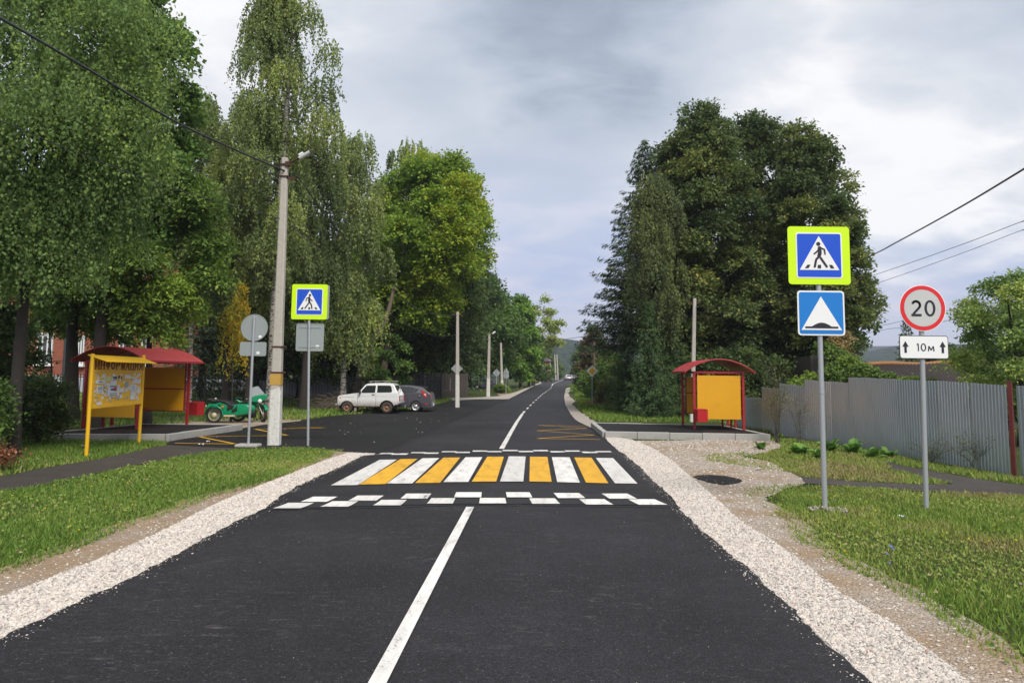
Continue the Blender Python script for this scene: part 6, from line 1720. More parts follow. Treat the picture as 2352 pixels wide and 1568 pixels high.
gr2 = PP([(1770, 1010), (1830, 1010), (1934, 1026), (2068, 1050), (2158, 1066), (2337, 1098)]) + [V3(11.9, 14.6)] + PP([(2352, 1112), (2236, 1097), (2145, 1080), (2079, 1069), (2026, 1057), (2050, 1077), (2105, 1094), (2190, 1110), (2118, 1111), (1948, 1104), (1840, 1092), (1800, 1078), (1770, 1060), (1730, 1050), (1800, 1024)])
grass('dry yellowish grass between the metal fence and the narrow path', gr2, 60000, .08, 207, tb=.58, dry=.32)
grass('sparse grass tufts on the stony dirt', PP([(1600, 1045), (1720, 1040), (1830, 1060), (1840, 1090), (1740, 1075), (1640, 1062)]), 5500, .05, 208, tb=.5)
grass('sparse tufts at the ragged border of dirt and right hand grass', PP([(1700, 1125), (1790, 1112), (1870, 1110), (1900, 1170), (1900, 1230), (1782, 1195), (1730, 1165)]), 5000, .045, 209, tb=.5)
gr3 = PP([(1362, 968), (1550, 968), (1655, 969), (1700, 980), (1764, 996), (1800, 1000), (1740, 985), (1717, 975), (1560, 945), (1440, 930), (1322, 905), (1318, 914), (1330, 925), (1325, 938), (1345, 952), (1372, 968)])
grass('green verge beyond the right platform below the spruces', gr3, 40000, .14, 209, tb=.38, dry=.1, wk=1.2)
grass('green verge by the far right road edge', PP([(1310, 886), (1345, 890), (1400, 905), (1330, 908), (1312, 898)]), 12000, .22, 210, tb=.42, dry=.1, wk=1.4)
grass('green verge on the far left corner', PP([(1000, 905), (1080, 893), (1180, 888), (1236, 876), (1262, 871), (1240, 879), (1200, 893), (1165, 907), (1110, 911), (1020, 913), (1000, 918)]), 26000, .20, 211, tb=.40, dry=.15, wk=1.4)
grass('weedy grass under the trees behind the motorcycle and cars', [V3(-20, 27.5), V3(-13, 27.5), V3(-12, 31.5), V3(-9, 32.2), V3(-8.5, 35.2), V3(-5, 43), V3(-4.5, 60), V3(-14, 60), V3(-30, 60), V3(-34, 30)], 60000, .16, 213, tb=.36, dry=.3, wk=1.5)
# ground leaves and flowers
def flowers(label, poly, n, size, cols, seed, h=(.05, .12), name='wildflowers', ypow=1.0):
    x, y = scatter(poly, n, ypow); r = np.random.default_rng(seed); n = len(x)
    f = field(x, y, 1.6, seed); k = r.uniform(-.6, .9, n) < f; x, y = x[k], y[k]; n = len(x)
    z = zg_np(x, y) + r.uniform(*h, n)
    c = np.stack([x, y, z], 1); sz = size * r.uniform(.7, 1.3, n)
    nr_ = np.tile([0, -.6, 1.0], (n, 1)) + r.normal(0, .3, (n, 3))
    o = link(name, leaf_quads(name, c, r.normal(size=(n, 3)) * np.array([1, 1, .1]), nr_, sz, sz, r.uniform(0, 1, n), cols, fold=.5)); return tag(o, label, kind='stuff')
F_Y = mat_leaf('yellow_petals', [(0, (0.70, 0.45, 0.01)), (1, (0.80, 0.62, 0.02))]); F_P = mat_leaf('clover_petals', [(0, (0.28, 0.10, 0.20)), (1, (0.45, 0.25, 0.36))]); F_B = mat_leaf('chicory_petals', [(0, (0.22, 0.26, 0.62)), (1, (0.32, 0.36, 0.75))])
flowers('small yellow flowers in the left grass bank', gl, 620, .013, F_Y, 301); flowers('purple clover heads in the left grass bank', gl, 380, .013, F_P, 302)
flowers('small yellow flowers in the right hand grass', gr, 700, .012, F_Y, 303); flowers('pink clover heads in the right hand grass', gr, 90, .012, F_P, 304)
flowers('low broad weed leaves in the left grass', gl, 9000, .022, L_GRASS, 305, (.01, .05), 'weed_leaves'); flowers('low broad weed leaves in the right grass', gr, 8000, .020, L_GRASS, 306, (.01, .045), 'weed_leaves')
pc = P(2046, 1316); o = thing('chicory', 'single chicory with pale blue flowers in the right grass', 'flower', pc)
m = MB(); m.tube([(0, 0, 0), (.01, 0, .14), (.02, 0, .27)], [.004, .003, .002], 4); m.tube([(.01, 0, .14), (-.03, 0, .20)], .002, 4); m.build('stem', bpy.data.materials['weed'] if 'weed' in bpy.data.materials else M_BARK2, o)
c = np.array([(.02, 0, .27), (.03, -.01, .25), (.0, 0, .28), (-.03, 0, .20), (-.01, 0, .11)]); k = np.repeat(np.arange(5), 6); ang = np.tile(np.arange(6) * 1.047, 5)
dirs = np.stack([np.cos(ang), np.zeros(30) - .3, np.sin(ang)], 1)
link('petals', leaf_quads('petals', c[k] + dirs * .008, dirs, np.tile([0, -1.0, .3], (30, 1)), np.full(30, .008), np.full(30, .004), rng.uniform(0, 1, 30), F_B), None, o)

# brush pile, rubble, litter
o = thing('brush_pile', 'pile of brown cut branches on the grass left of the white car', 'brush pile', (at(775, 915, 42).x, 42, zg(at(775, 915, 42).x, 42))); m = MB()
for k in range(170):
    a = random.uniform(-.5, .5) + (math.pi if random.random() < .5 else 0); x, y, z = random.gauss(0, .75), random.gauss(0, .5), abs(random.gauss(0, .28)) + .03; l = random.uniform(.4, 1.2)
    m.tube([(x, y, z), (x + l * .5 * math.cos(a), y + l * .5 * math.sin(a), z + random.uniform(-.05, .22)), (x + l * math.cos(a), y + l * math.sin(a), max(.02, z + random.uniform(-.2, .3)))], [.018, .012, .006], 4)
tag(m.build('twigs', M_BARK2, o), kind='stuff')
M_RUB = paint('brick_rubble', (0.20, 0.075, 0.05), .9, vary=.4, scale=6)
o = thing('rubble_heap', 'low heap of reddish brown brick rubble behind the yellow diamond sign', 'rubble', (at(1374, 925, 54).x, 54, zg(at(1374, 925, 54).x, 54))); m = MB()
for k in range(260):
    x, y = random.gauss(0, .42), random.gauss(0, .5); z = max(0, .30 - .35 * abs(x) - .25 * abs(y)) * random.random() + .03
    m.cbox((x, y, z), (random.uniform(.06, .2), random.uniform(.06, .16), random.uniform(.04, .1)), Euler((random.random() * 3, random.random() * 3, random.random() * 3)).to_matrix())
tag(m.build('rubble', M_RUB, o), kind='stuff')
def litter(label, u, v, s, seed, name='litter'):
    r = random.Random(seed); p = P(u, v); V = []; n = 4
    for i in range(n):
        for j in range(n): V.append(((i / (n - 1) - .5) * s + r.uniform(-.1, .1) * s, (j / (n - 1) - .5) * s * .5, .015 + r.uniform(0, .3) * s))
    Fc = [(i * n + j, (i + 1) * n + j, (i + 1) * n + j + 1, i * n + j + 1) for i in range(n - 1) for j in range(n - 1)]
    o = link(name, np_mesh(name, np.array(V), np.array(Fc), mat=M_PAPER)); o.location = p; tag(o, label, 'litter')
litter('crumpled white wrapper in the grass right of the crossing sign post', 2075, 1189, .11, 1); litter('white scrap on the dirt left of the crossing sign post', 1745, 1080, .16, 2)
litter('white scrap on the grass edge right of the notice board', 462, 1022, .14, 3); litter('white paper ball on the grass below the notice board', 478, 1015, .10, 4); litter('pale plastic scrap in the grass left of the notice board', 195, 1028, .22, 5)
o = thing('stone_pile', 'little pile of pale stones around the crossing sign post foot', 'stones', P(1895, 1172)); m = MB()
for k in range(60): 
    m.cbox((random.gauss(0, .12), random.gauss(0, .08), random.uniform(0, .04)), (random.uniform(.02, .06),) * 2 + (random.uniform(.02, .04),), Euler((random.random() * 3, random.random() * 3, random.random() * 3)).to_matrix())
tag(m.build('stones', paint('tan_stone', (0.40, 0.35, 0.29), .9, vary=.4), o), kind='stuff')

# ================================================================ VEHICLES
def wheel(parent, x, y, z, r, w, rim_mat, tyre_mat, face=-1, spokes=0, name='wheel', rimr=.62, rot=None, style='steel'):
    """wheel about the y axis; face = side of the outer disc; tyre is the wheel, rim and hub its pieces"""
    t = r * (1 - rimr)
    prof = [(r * rimr, -w / 2), (r * .93, -w / 2), (r, -w / 2 * .72), (r, w / 2 * .72), (r * .93, w / 2), (r * rimr, w / 2), (r * rimr, -w / 2)]
    m = MB(); m.lathe(prof, 28); tyre = m.build(name, tyre_mat, parent, loc=(x, y, z), rot=rot)
    f = face
    m = MB(); rr = r * rimr
    if style == 'spoke':
        m.lathe([(rr * .90, -w * .3), (rr * 1.0, -w * .36), (rr * 1.0, w * .36), (rr * .90, w * .3)], 28)
        m.lathe([(0.001, -w * .5), (rr * .20, -w * .5), (rr * .42, -w * .25), (rr * .42, w * .25), (rr * .20, w * .5), (.001, w * .5)], 20)
        for k in range(18):
            a = 2 * math.pi * k / 18; m.tube([(rr * .3 * math.cos(a + .4), -w * .2 if k % 2 else w * .2, rr * .3 * math.sin(a + .4)), (rr * .93 * math.cos(a), 0, rr * .93 * math.sin(a))], .004, 4)
        m.build('rim', rim_mat, tyre)
    else:
        m.lathe([(rr, f * w * .42), (rr * .86, f * w * .40), (rr * .80, f * w * .22), (rr * .42, f * w * .20), (rr * .34, f * w * .38), (.001, f * w * .40)], 24)
        m.build('rim', rim_mat, tyre)
        n = 8 if style == 'steel' else 5
        m = MB()
        for k in range(n):
            a = 2 * math.pi * k / n + .3
            R0, R1 = (rr * .58, rr * .76) if style == 'steel' else (rr * .38, rr * .84)
            h = .16 if style == 'steel' else .26
            m.add([(R0 * math.cos(a - h), f * (w * .225), R0 * math.sin(a - h)), (R1 * math.cos(a - h), f * (w * .235), R1 * math.sin(a - h)), (R1 * math.cos(a + h), f * (w * .235), R1 * math.sin(a + h)), (R0 * math.cos(a + h), f * (w * .225), R0 * math.sin(a + h))], [(0, 1, 2, 3)])
        m.build('rim_holes', M_BLACKP, tyre)
    return tyre
def arch(cx, cy, r, a0, a1, n=9): return [(cx + r * math.cos(R(a0 + (a1 - a0) * k / n)), cy - r * math.sin(R(a0 + (a1 - a0) * k / n))) for k in range(n + 1)]
def mat_carpaint(name, col, mud=0.0, mudh=.55, rough=.28, metal=0.0):
    m, N, b = new_mat(name)
    co = N.n('ShaderNodeTexCoord').outputs['Object']; z = N.n('ShaderNodeSeparateXYZ', ins={0: co}).outputs[2]
    n = N.noise(co, 5, 6, .7)
    c = N.mix(N.math('MULTIPLY', n, .12), col, (0.3, 0.28, 0.25))
    if mud:
        f = N.math('MULTIPLY', N.math('SUBTRACT', N.math('ADD', mudh, N.math('MULTIPLY', n, .25)), z, clamp=True), mud, clamp=True)
        c = N.mix(f, c, (0.20, 0.14, 0.09))
    lk(N, c, b.inputs['Base Color']); b.inputs['Roughness'].default_value = rough; b.inputs['Metallic'].default_value = metal
    b.inputs['Coat Weight'].default_value = .5; b.inputs['Coat Roughness'].default_value = .08
    return m
M_TAIL = paint('tail_light_red', (0.55, 0.03, 0.03), .25, vary=.1)
M_TAILW = paint('tail_light_pale', (0.75, 0.55, 0.5), .25, vary=.1)
M_ORLIGHT = paint('indicator_orange', (0.75, 0.20, 0.03), .3)
def car(label, loc, rot, S, col, mud=0.0, metal=0.0, group=None, cat='car'):
    """S: measured side view. points (a, b) in crop px, k = metres per px, x0 / yg = origin; local x to the right of the view, y away from it"""
    k, x0, yg, W = S['k'], S['x0'], S['yg'], S['W']
    o = thing('parked_car', label, cat, loc, rot, group)
    Q = lambda p: ((p[0] - x0) * k, (yg - p[1]) * k)
    zb, zr = (yg - S['belt']) * k, (yg - S['roof']) * k
    ins = lambda z: max(0.0, S.get('tumble', .14) * (z - zb) / (zr - zb))
    body = [Q(p) for p in S['body']]; gh = [Q(p) for p in S['gh']]
    paintm = mat_carpaint(label[:20].replace(' ', '_'), col, mud, metal=metal, rough=.3)
    m = MB(); m.prism(body, 0, W, 'XZ'); m.build('body', paintm, o, bevel=.035)
    n = len(gh); V = [(x, ins(z), z) for x, z in gh] + [(x, W - ins(z), z) for x, z in gh]
    m = MB(); m.add(V, [tuple(range(n))[::-1], tuple(range(n, 2 * n))] + [(i, (i + 1) % n, n + (i + 1) % n, n + i) for i in range(n)]); m.build('cabin', paintm, o, bevel=.02)
    for w in S['win']:
        pts = [Q(p) for p in w]; nn = len(pts)
        for side in (0, 1):
            V = [(x, (ins(z) - .006) if not side else (W - ins(z) + .006), z) for x, z in pts]; V2 = [(x, y + (.012 if not side else -.012), z) for x, y, z in V]
            m = MB(); m.add(V + V2, [tuple(range(nn)), tuple(range(nn, 2 * nn))[::-1]] + [(i, (i + 1) % nn, nn + (i + 1) % nn, nn + i) for i in range(nn)])
            g = m.build('side_window', M_GLASS, o)
            if not side:
                fr = MB()
                for i in range(nn): fr.tube([V[i], V[(i + 1) % nn]], .010, 4, cap=False)
                fr.build('seal', M_BLACKP, g)
    def slant(p, q, name, y0, y1, t0, t1, mat, off=.006):
        a, b = Q(p), Q(q); a, b = Vector((a[0], 0, a[1])), Vector((b[0], 0, b[1])); d = b - a; nrm = Vector((d.z, 0, -d.x)).normalized() * off
        if S.get('flipn'): nrm = -nrm
        pa, pb = a + d * t0, a + d * t1; ia, ib = ins(pa.z), ins(pb.z)
        out = []
        for s in (1, 0.3):
            out += [pa + nrm * s + Vector((0, y0 + ia, 0)), pa + nrm * s + Vector((0, W - y1 - ia, 0)), pb + nrm * s + Vector((0, W - y1 - ib, 0)), pb + nrm * s + Vector((0, y0 + ib, 0))]
        m = MB(); m.add(out, [(0, 1, 2, 3), (7, 6, 5, 4), (0, 4, 5, 1), (1, 5, 6, 2), (2, 6, 7, 3), (3, 7, 4, 0)]); return m.build(name, mat, o)
    slant(*S['rear'], 'rear_window', .10, .10, .10, .88, M_GLASS)
    slant(S['front'][1], S['front'][0], 'windscreen', .08, .08, .06, .92, M_GLASS)
    for cx, cy, r in S['wheels']:
        x, z = Q((cx, cy)); rr = r * k; z = rr
        for y, f in ((.10, -1), (W - .10, 1)): wheel(o, x, y, z, rr, .19, S['rim'], S['tyre'], f, style=S.get('wstyle', 'steel'), rimr=S.get('rimr', .60))
        MB().box(x - rr * 1.12, x + rr * 1.12, .21, W - .21, .22, z + rr * 1.05).build('wheel_well', M_BLACKP, o)
    xf, xb = body[0][0] + .1, body[-1][0] - .1
    MB().box(min(xf, xb) + .15, max(xf, xb) - .15, .12, W - .12, .19, .40).build('underbody', M_BLACKP, o)
    return o, Q, ins, paintm
D = 39.0; k = .105 * D / FPX
niva = dict(k=k, x0=740, yg=850, W=1.60, belt=430, roof=212, tumble=.13, body=
    [(180, 690)] + arch(315, 735, 145, 163, 17)[0:] + [(462, 700), (480, 702), (1000, 700)] + arch(1165, 728, 155, 170, 12) + [(1330, 672), (1420, 655), (1428, 600), (1425, 470), (1400, 428), (545, 426), (490, 432), (260, 462), (135, 490), (118, 520), (116, 640), (126, 690)],
    gh=[(548, 428), (690, 252), (745, 226), (1000, 212), (1250, 218), (1298, 240), (1400, 430)],
    win=[[(622, 405), (628, 378), (722, 272), (916, 268), (908, 414), (640, 420)], [(958, 266), (1222, 266), (1250, 290), (1270, 385), (1250, 404), (956, 411)]],
    rear=((1400, 430), (1298, 240)), front=((548, 428), (690, 252)), wheels=[(315, 735, 118), (1165, 728, 120)], rim=paint('rusty_rim', (0.26, 0.13, 0.07), .8, vary=.35, scale=14, dirt=.5, dirtcol=(0.5, 0.42, 0.32)), tyre=M_TYREMUD)
pr = at(840, 952, D); gz_ = zg(0, D)
o, Q, ins, pm = car('small boxy white off road car with roof rack and muddy wheels', (at(848, 950, D).x, D - .75, gz_ + .018), R(-1), niva, (0.80, 0.80, 0.79), mud=2.4)
def qb(name, a, b, y0, y1, mat, bevel=0):
    (xa, za), (xb_, zb_) = Q(a), Q(b); return MB().box(min(xa, xb_), max(xa, xb_), y0, y1, min(za, zb_), max(za, zb_)).build(name, mat, o, bevel=bevel)
qb('rear_bumper', (1400, 640), (1450, 612), -.02, 1.62, M_GALV, .01); qb('front_bumper', (70, 688), (112, 650), -.01, 1.6, M_GALV, .01)
qb('tail_light', (1429, 596), (1437, 495), .04, .15, M_TAIL); qb('tail_light', (1429, 596), (1437, 495), 1.45, 1.56, M_TAIL)
qb('number_plate', (1429, 560), (1434, 515), .62, 1.06, M_SWHITE); qb('door_handle', (845, 466), (905, 450), -.018, -.001, M_BLACKP, .003)
qb('side_marker', (148, 538), (192, 518), -.006, .004, M_ORLIGHT); qb('wing_mirror', (575, 440), (612, 375), -.17, .02, M_BLACKP, .02)
for a in ((538, 432), (928, 262)): qb('door_seam', (a[0], 695), (a[0] + 4, a[1] if a[1] > 400 else 424), -.002, .004, M_BLACKP)
qb('trim_line', (548, 495), (1380, 491), -.003, .003, M_GALV); qb('bonnet_seam', (190, 516), (455, 512), -.003, .003, M_BLACKP)
qb('mudflap', (470, 812), (520, 740), .06, .10, paint('mudflap_grey', (0.30, 0.26, 0.22), .9)); qb('mudflap', (1380, 775), (1392, 665), .05, .27, M_BLACKP); qb('sill', (480, 722), (1000, 702), .03, .10, paint('muddy_sill', (0.14, 0.10, 0.07), .9)); qb('tow_bar', (1500, 745), (1512, 680), .80, .84, M_GALV)
rk = MB()
for y in (.28, .60, .92, 1.24): rk.tube([Q((750, 178))[0:1] + (y,) + Q((750, 178))[1:], Q((1320, 172))[0:1] + (y,) + Q((1320, 172))[1:]], .014, 5)
for a in (760, 900, 1100, 1310): x_, z_ = Q((a, 186)); rk.tube([(x_, .22, z_), (x_, 1.32, z_)], .012, 5)
rack = rk.build('roof_rack', paint('rack_steel', (0.30, 0.28, 0.24), .6, .3), o)
for a in (805, 1108):
    for y in (.20, 1.36):
        x_, z_ = Q((a, 188)); _, z2 = Q((a, 236)); MB().tube([(x_, y, z_), (x_ - .03, y - .03 if y < 1 else y + .03, z2)], .014, 5).build('rack_leg', M_GALV, o)
for a0 in (1288, 1300, 1312, 1322): x_, z_ = Q((a0 - 8, 292 + (a0 - 1288) * 1.6)); qb('badge_mark', (a0 - 12, 280 + (a0 - 1288) * 1.9), (a0 - 2, 294 + (a0 - 1288) * 1.9), ins(z_) - .010, ins(z_) - .002, M_BLACKP)
MB().box(*(Q((1432, 0))[0], Q((1432, 0))[0] + .05, 1.0, 1.03, Q((0, 430))[1], Q((0, 380))[1])).build('rear_wiper', M_BLACKP, o)

D = 41.0; k = .105 * D / FPX
hb = dict(k=k, x0=1380, yg=822, W=1.66, belt=428, roof=265, tumble=.16, body=
    [(690, 725)] + [] + arch(900, 712, 118, 172, 8) + [(1090, 728), (1720, 735)] + arch(1862, 712, 118, 175, 10) + [(2000, 740), (2100, 730), (2190, 700), (2204, 640), (2196, 560), (2170, 440), (2130, 418), (1900, 410), (1500, 430), (1060, 440), (900, 455), (740, 490), (680, 540), (665, 620), (670, 690)],
    gh=[(1060, 440), (1290, 300), (1480, 268), (1700, 266), (1900, 288), (1990, 306), (2150, 425), (1900, 428)],
    win=[[(1530, 300), (1500, 425), (1800, 418), (1830, 330), (1740, 306)], [(1845, 336), (1815, 418), (1860, 408), (1915, 352)], [(1180, 410), (1330, 312), (1500, 296), (1480, 424)]],
    rear=((2150, 425), (1990, 306)), front=((1060, 440), (1290, 300)), wheels=[(900, 712, 108), (1862, 712, 110)], rim=paint('alloy_silver', (0.52, 0.52, 0.52), .35, .5), tyre=M_TYRE, wstyle='alloy', rimr=.70)
o, Q, ins, pm = car('dark grey hatchback with red tail lights parked behind the white off road car', (at(907, 950, D).x, D - .75, zg(0, D) + .018), R(-1), hb, (0.085, 0.082, 0.10), metal=.35)
qb('rear_bumper', (1985, 738), (2206, 640), .0, 1.66, pm, .03)
(xa, za) = Q((1965, 350)); tl = MB(); tl.prism([Q(p) for p in [(1968, 352), (2000, 372), (2085, 430), (2100, 520), (2070, 525), (2000, 440)]], -.012, .004, 'XZ'); tl.build('tail_light', M_TAIL, o)
tl = MB(); tl.prism([Q(p) for p in [(2030, 440), (2080, 440), (2086, 490), (2050, 475)]], -.018, -.013, 'XZ'); tl.build('reversing_light', M_TAILW, o)
qb('tail_light', (2150, 520), (2186, 450), .02, .30, M_TAIL); qb('number_plate', (2204, 700), (2212, 650), .6, 1.05, M_SWHITE); qb('reflector', (2060, 672), (2120, 648), -.008, .002, M_TAIL)
qb('spoiler', (1955, 318), (2050, 304), .18, 1.48, pm, .01); qb('door_handle', (1750, 465), (1810, 455), -.02, -.001, pm, .004); qb('door_seam', (1690, 730), (1694, 440), -.002, .004, M_BLACKP)
MB().lathe([(.001, -.003), (.07, -.003), (.07, .003)], 16).build('fuel_cap', pm, o, loc=(Q((1935, 500))[0], .0, Q((1935, 500))[1]))

# generic saloon for the far ones
def saloon(label, loc, rot, col, est=False, rearlights=True):
    k = .0098; S = dict(k=k, x0=225, yg=150, W=1.75, belt=72, roof=4, tumble=.20, body=
        [(22, 118)] + arch(85, 118, 37, 170, 10) + [(130, 124), (318, 124)] + arch(360, 118, 37, 170, 10) + [(412, 122), (444, 112), (450, 84), (444, 62), (410, 54), (130, 66), (60, 76), (20, 88), (10, 104)],
        gh=[(120, 70), (190, 16), (230, 5), (290, 6), (345, 18), (400, 62)] if not est else [(120, 70), (180, 16), (230, 4), (330, 4), (400, 12), (438, 66)],
        win=[[(150, 66), (198, 22), (255, 16), (258, 62)], [(264, 16), (310, 18), (355, 34), (372, 58), (266, 62)]],
        rear=((400, 62), (345, 18)) if not est else ((438, 66), (400, 12)), front=((120, 70), (190, 16)), wheels=[(85, 118, 32), (360, 118, 32)], rim=_mc['alloy_silver'], tyre=M_TYRE, wstyle='alloy')
    o, Q, ins, pm = car(label, loc, rot, S, col, metal=.2 if sum(col) < 1 else 0)
    def q(name, a, b, y0, y1, mat):
        (xa, za), (xb_, zb_) = Q(a), Q(b); MB().box(min(xa, xb_), max(xa, xb_), y0, y1, min(za, zb_), max(za, zb_)).build(name, mat, o)
    q('tail_light', (446, 84), (452, 66), .02, .40, M_TAIL); q('tail_light', (446, 84), (452, 66), 1.35, 1.73, M_TAIL); q('number_plate', (449, 100), (454, 88), .62, 1.12, M_SWHITE)
    q('headlight', (14, 98), (30, 84), -.01, .3, M_LAMPGLASS); q('headlight', (14, 98), (30, 84), 1.45, 1.76, M_LAMPGLASS); q('rear_bumper', (440, 122), (455, 102), 0, 1.75, M_BLACKP)
    return o
D = 93
saloon('dark blue grey saloon parked under the trees on the far left corner', (at(1120, 890, D).x + .2, D + .9, zg(at(1120, 890, D).x, D)), R(180 - 4), (0.050, 0.055, 0.085))
def rear_view(label, u, v, D, col, est):
    p = at(u, v, D); z = zroad(p.x, D)
    # heading away: local +x (tail) points to the camera
    a = R(-90 + 3); W = 1.75
    off = Vector((0, -W / 2, 0)); off.rotate(Euler((0, 0, a)))
    saloon(label, (p.x + off.x, D + off.y, z), a, col, est)
rear_view('white estate car driving away near the end of the road', 1305, 872, 206, (0.74, 0.74, 0.76), True)
rear_view('dark car meeting the white one at the end of the road', 1317, 868, 232, (0.06, 0.06, 0.07), False)

# ---- motorcycle with sidecar
D = 30.6; k = .075 * D / FPX
mo = thing('sidecar_motorcycle', 'green motorcycle with sidecar, black tarpaulin and clear windshield', 'motorcycle', (at(543, 970, D).x, D, zg(0, D) + .0), R(0))
o = mo
Q = lambda p: ((p[0] - 1080) * k, (1352 - p[1]) * k)
M_GREEN = paint('enamel_green', (0.004, 0.27, 0.115), .28, vary=.15, scale=4, dirt=.12)
M_TARP = paint('black_tarpaulin', (0.016, 0.016, 0.020), .55, vary=.3, scale=10, bump=.8, bscale=14)
x, z = Q((560, 1120)); wheel(o, x, -.55, .305, .305, .10, M_CREAM, M_TYRE, -1, style='spoke', name='wheel', rimr=.72)
x, z = Q((1800, 1130)); wheel(o, x, .35, .315, .315, .10, M_CREAM, M_TYRE, -1, style='spoke', name='wheel', rimr=.72, rot=(0, 0, R(-52)))
xw = Q((960, 0))[0]; wheel(o, xw, .62, .305, .305, .10, M_CREAM, M_TYRE, -1, style='spoke', name='wheel', rimr=.72)
# sidecar body, lofted: outline narrower at the ends
out = [(215, 950), (238, 830), (300, 770), (560, 730), (870, 790), (1190, 800), (1480, 795), (1600, 850), (1640, 950), (1600, 1040), (1500, 1110), (1180, 1148), (880, 1132), (300, 1060), (225, 1010)]
bm_ = MB(); V = []
ys_ = [(-.34, .86), (-.30, .95), (-.16, 1.0), (.06, 1.0), (.20, .95), (.24, .86)]
cx_, cz_ = Q((930, 960))
for y, s in ys_:
    for p in out:
        a, b2 = Q(p); V.append((cx_ + (a - cx_) * (s if abs(a - cx_) > .35 else 1), y, cz_ + (b2 - cz_) * (s + .0)))
n = len(out); Fc = [(j * n + i, j * n + (i + 1) % n, (j + 1) * n + (i + 1) % n, (j + 1) * n + i) for j in range(len(ys_) - 1) for i in range(n)] + [tuple(range(n))[::-1], tuple(range((len(ys_) - 1) * n, len(ys_) * n))]
bm_.add(V, Fc, True); sb = bm_.build('sidecar_body', M_GREEN, o, bevel=.02)
def arcstrip(cx, cz, r, a0, a1, y0, y1, t=.012, n=16):
    m = MB(); V = []
    for i in range(n + 1):
        a = R(a0 + (a1 - a0) * i / n)
        for rr, y in ((r, y0 + .03), (r + .02, y0 + .012), (r + .028, (y0 + y1) / 2), (r + .02, y1 - .012), (r, y1)): V.append((cx + rr * math.cos(a), y, cz + rr * math.sin(a)))
    Fc = [(i * 5 + j, i * 5 + j + 1, (i + 1) * 5 + j + 1, (i + 1) * 5 + j) for i in range(n) for j in range(4)]
    m.add(V, Fc, True); return m
x, z = Q((560, 1120))
f_ = arcstrip(x, .305, .345, -6, 176, -.66, -.40).build('fender', M_GREEN, o); s_ = f_.modifiers.new('t', 'SOLIDIFY'); s_.thickness = .012
MB().prism([Q(p) for p in [(780, 1130), (880, 1110), (880, 850), (760, 780), (620, 750), (640, 800), (760, 900), (800, 1000)]], -.42, -.36, 'XZ').build('fender_skirt', M_GREEN, o, bevel=.01)
for a, b2 in (((790, 885), (868, 842)),):
    (xa, za), (xb_, zb_) = Q(a), Q(b2); MB().box(xa, xb_, -.70, -.64, za, zb_).build('indicator', M_ORLIGHT, o, bevel=.006)
(xa, za), (xb_, zb_) = Q((320, 870)), Q((350, 820)); MB().box(xa, xb_, -.68, -.63, za, zb_).build('marker_lamp', M_CREAM, o)
# tarpaulin draped over the cockpit
tp = MB(); V = []; NX, NY = 14, 12
top = [(540, 712), (700, 690), (860, 740), (1000, 800), (1180, 830)]
for i in range(NX + 1):
    t = i / NX; px_ = 540 + 640 * t; tz_ = np.interp(px_, [p[0] for p in top], [p[1] for p in top]); hang = np.interp(px_, [540, 800, 880, 1000, 1100, 1180], [725, 800, 960, 1040, 1030, 1010])
    for j in range(NY + 1):
        s = j / NY
        if s < .45: y = .20 - (.20 + .36) * (s / .45); zz = tz_ - 14 * math.sin(s / .45 * math.pi)
        else: y = -.36 - .035 * math.sin((s - .45) * 9 + i * 1.3); zz = tz_ + (hang - tz_) * (s - .45) / .55 
        a, b2 = Q((px_, zz + 5 * math.sin(i * 2.1 + j * 1.7))); V.append((a, y - .012 * math.sin(i * 1.9), b2 + .012))
Fc = [(i * (NY + 1) + j, (i + 1) * (NY + 1) + j, (i + 1) * (NY + 1) + j + 1, i * (NY + 1) + j + 1) for i in range(NX) for j in range(NY)]
tp.add(V, Fc, True); t_ = tp.build('tarpaulin', M_TARP, o); s_ = t_.modifiers.new('t', 'SOLIDIFY'); s_.thickness = .01
# spare wheel lying on the tail
x, z = Q((455, 705)); m = MB(); m.lathe([(.16, -.05), (.29, -.055), (.33, -.03), (.33, .03), (.29, .055), (.16, .05), (.16, -.05)], 26); m.build('spare_wheel', M_TYRE, o, loc=(x, -.08, z), rot=(R(90), R(9), 0))
x, z = Q((440, 645)); MB().lathe([(.001, -.02), (.035, -.02), (.035, .03), (.001, .03)], 12, 'Z').build('spare_nut', M_SWHITE, o, loc=(x, -.08, z))
(xa, za), (xb_, zb_) = Q((820, 1160)), Q((1140, 1118)); MB().box(xa, xb_, -.56, -.36, za, zb_).build('footboard', M_CREAM, o, bevel=.015)
MB().tube([Q((870, 1140))[0:1] + (-.45,) + Q((870, 1140))[1:], Q((860, 1215))[0:1] + (-.42,) + Q((860, 1215))[1:]], .03, 8).build('jack_leg', M_CREAM, o)
# motorcycle frame, engine, seats, bars
fr = MB(); y = .62
T = lambda p, y=.62: (Q(p)[0], y, Q(p)[1])
fr.tube([T((960, 1115)), T((1150, 1180)), T((1480, 1180)), T((1600, 900)), T((1200, 800)), T((960, 1115))], .022, 6)
for a in ((1150, 1180), (1450, 1180)): fr.tube([T(a), T(a, -.2)], .022, 6)
fr.build('frame', M_BLACKP, o)
MB().box(Q((1230, 0))[0], Q((1480, 0))[0], .45, .82, .16, .48).build('engine', M_BLACKP, o, bevel=.03)
tk = MB(); tk.prism([Q(p) for p in [(1240, 780), (1290, 700), (1400, 670), (1560, 700), (1590, 780), (1500, 850), (1260, 840)]], .50, .76, 'XZ'); tk.build('fuel_tank', M_GREEN, o, bevel=.05)
for a, b2 in (((1090, 770), (1270, 735)), ((860, 660), (1050, 615))):
    (xa, za), (xb_, zb_) = Q(a), Q(b2); MB().box(xa, xb_, .48, .78, za - .02, zb_).build('saddle', M_TARP, o, bevel=.03)
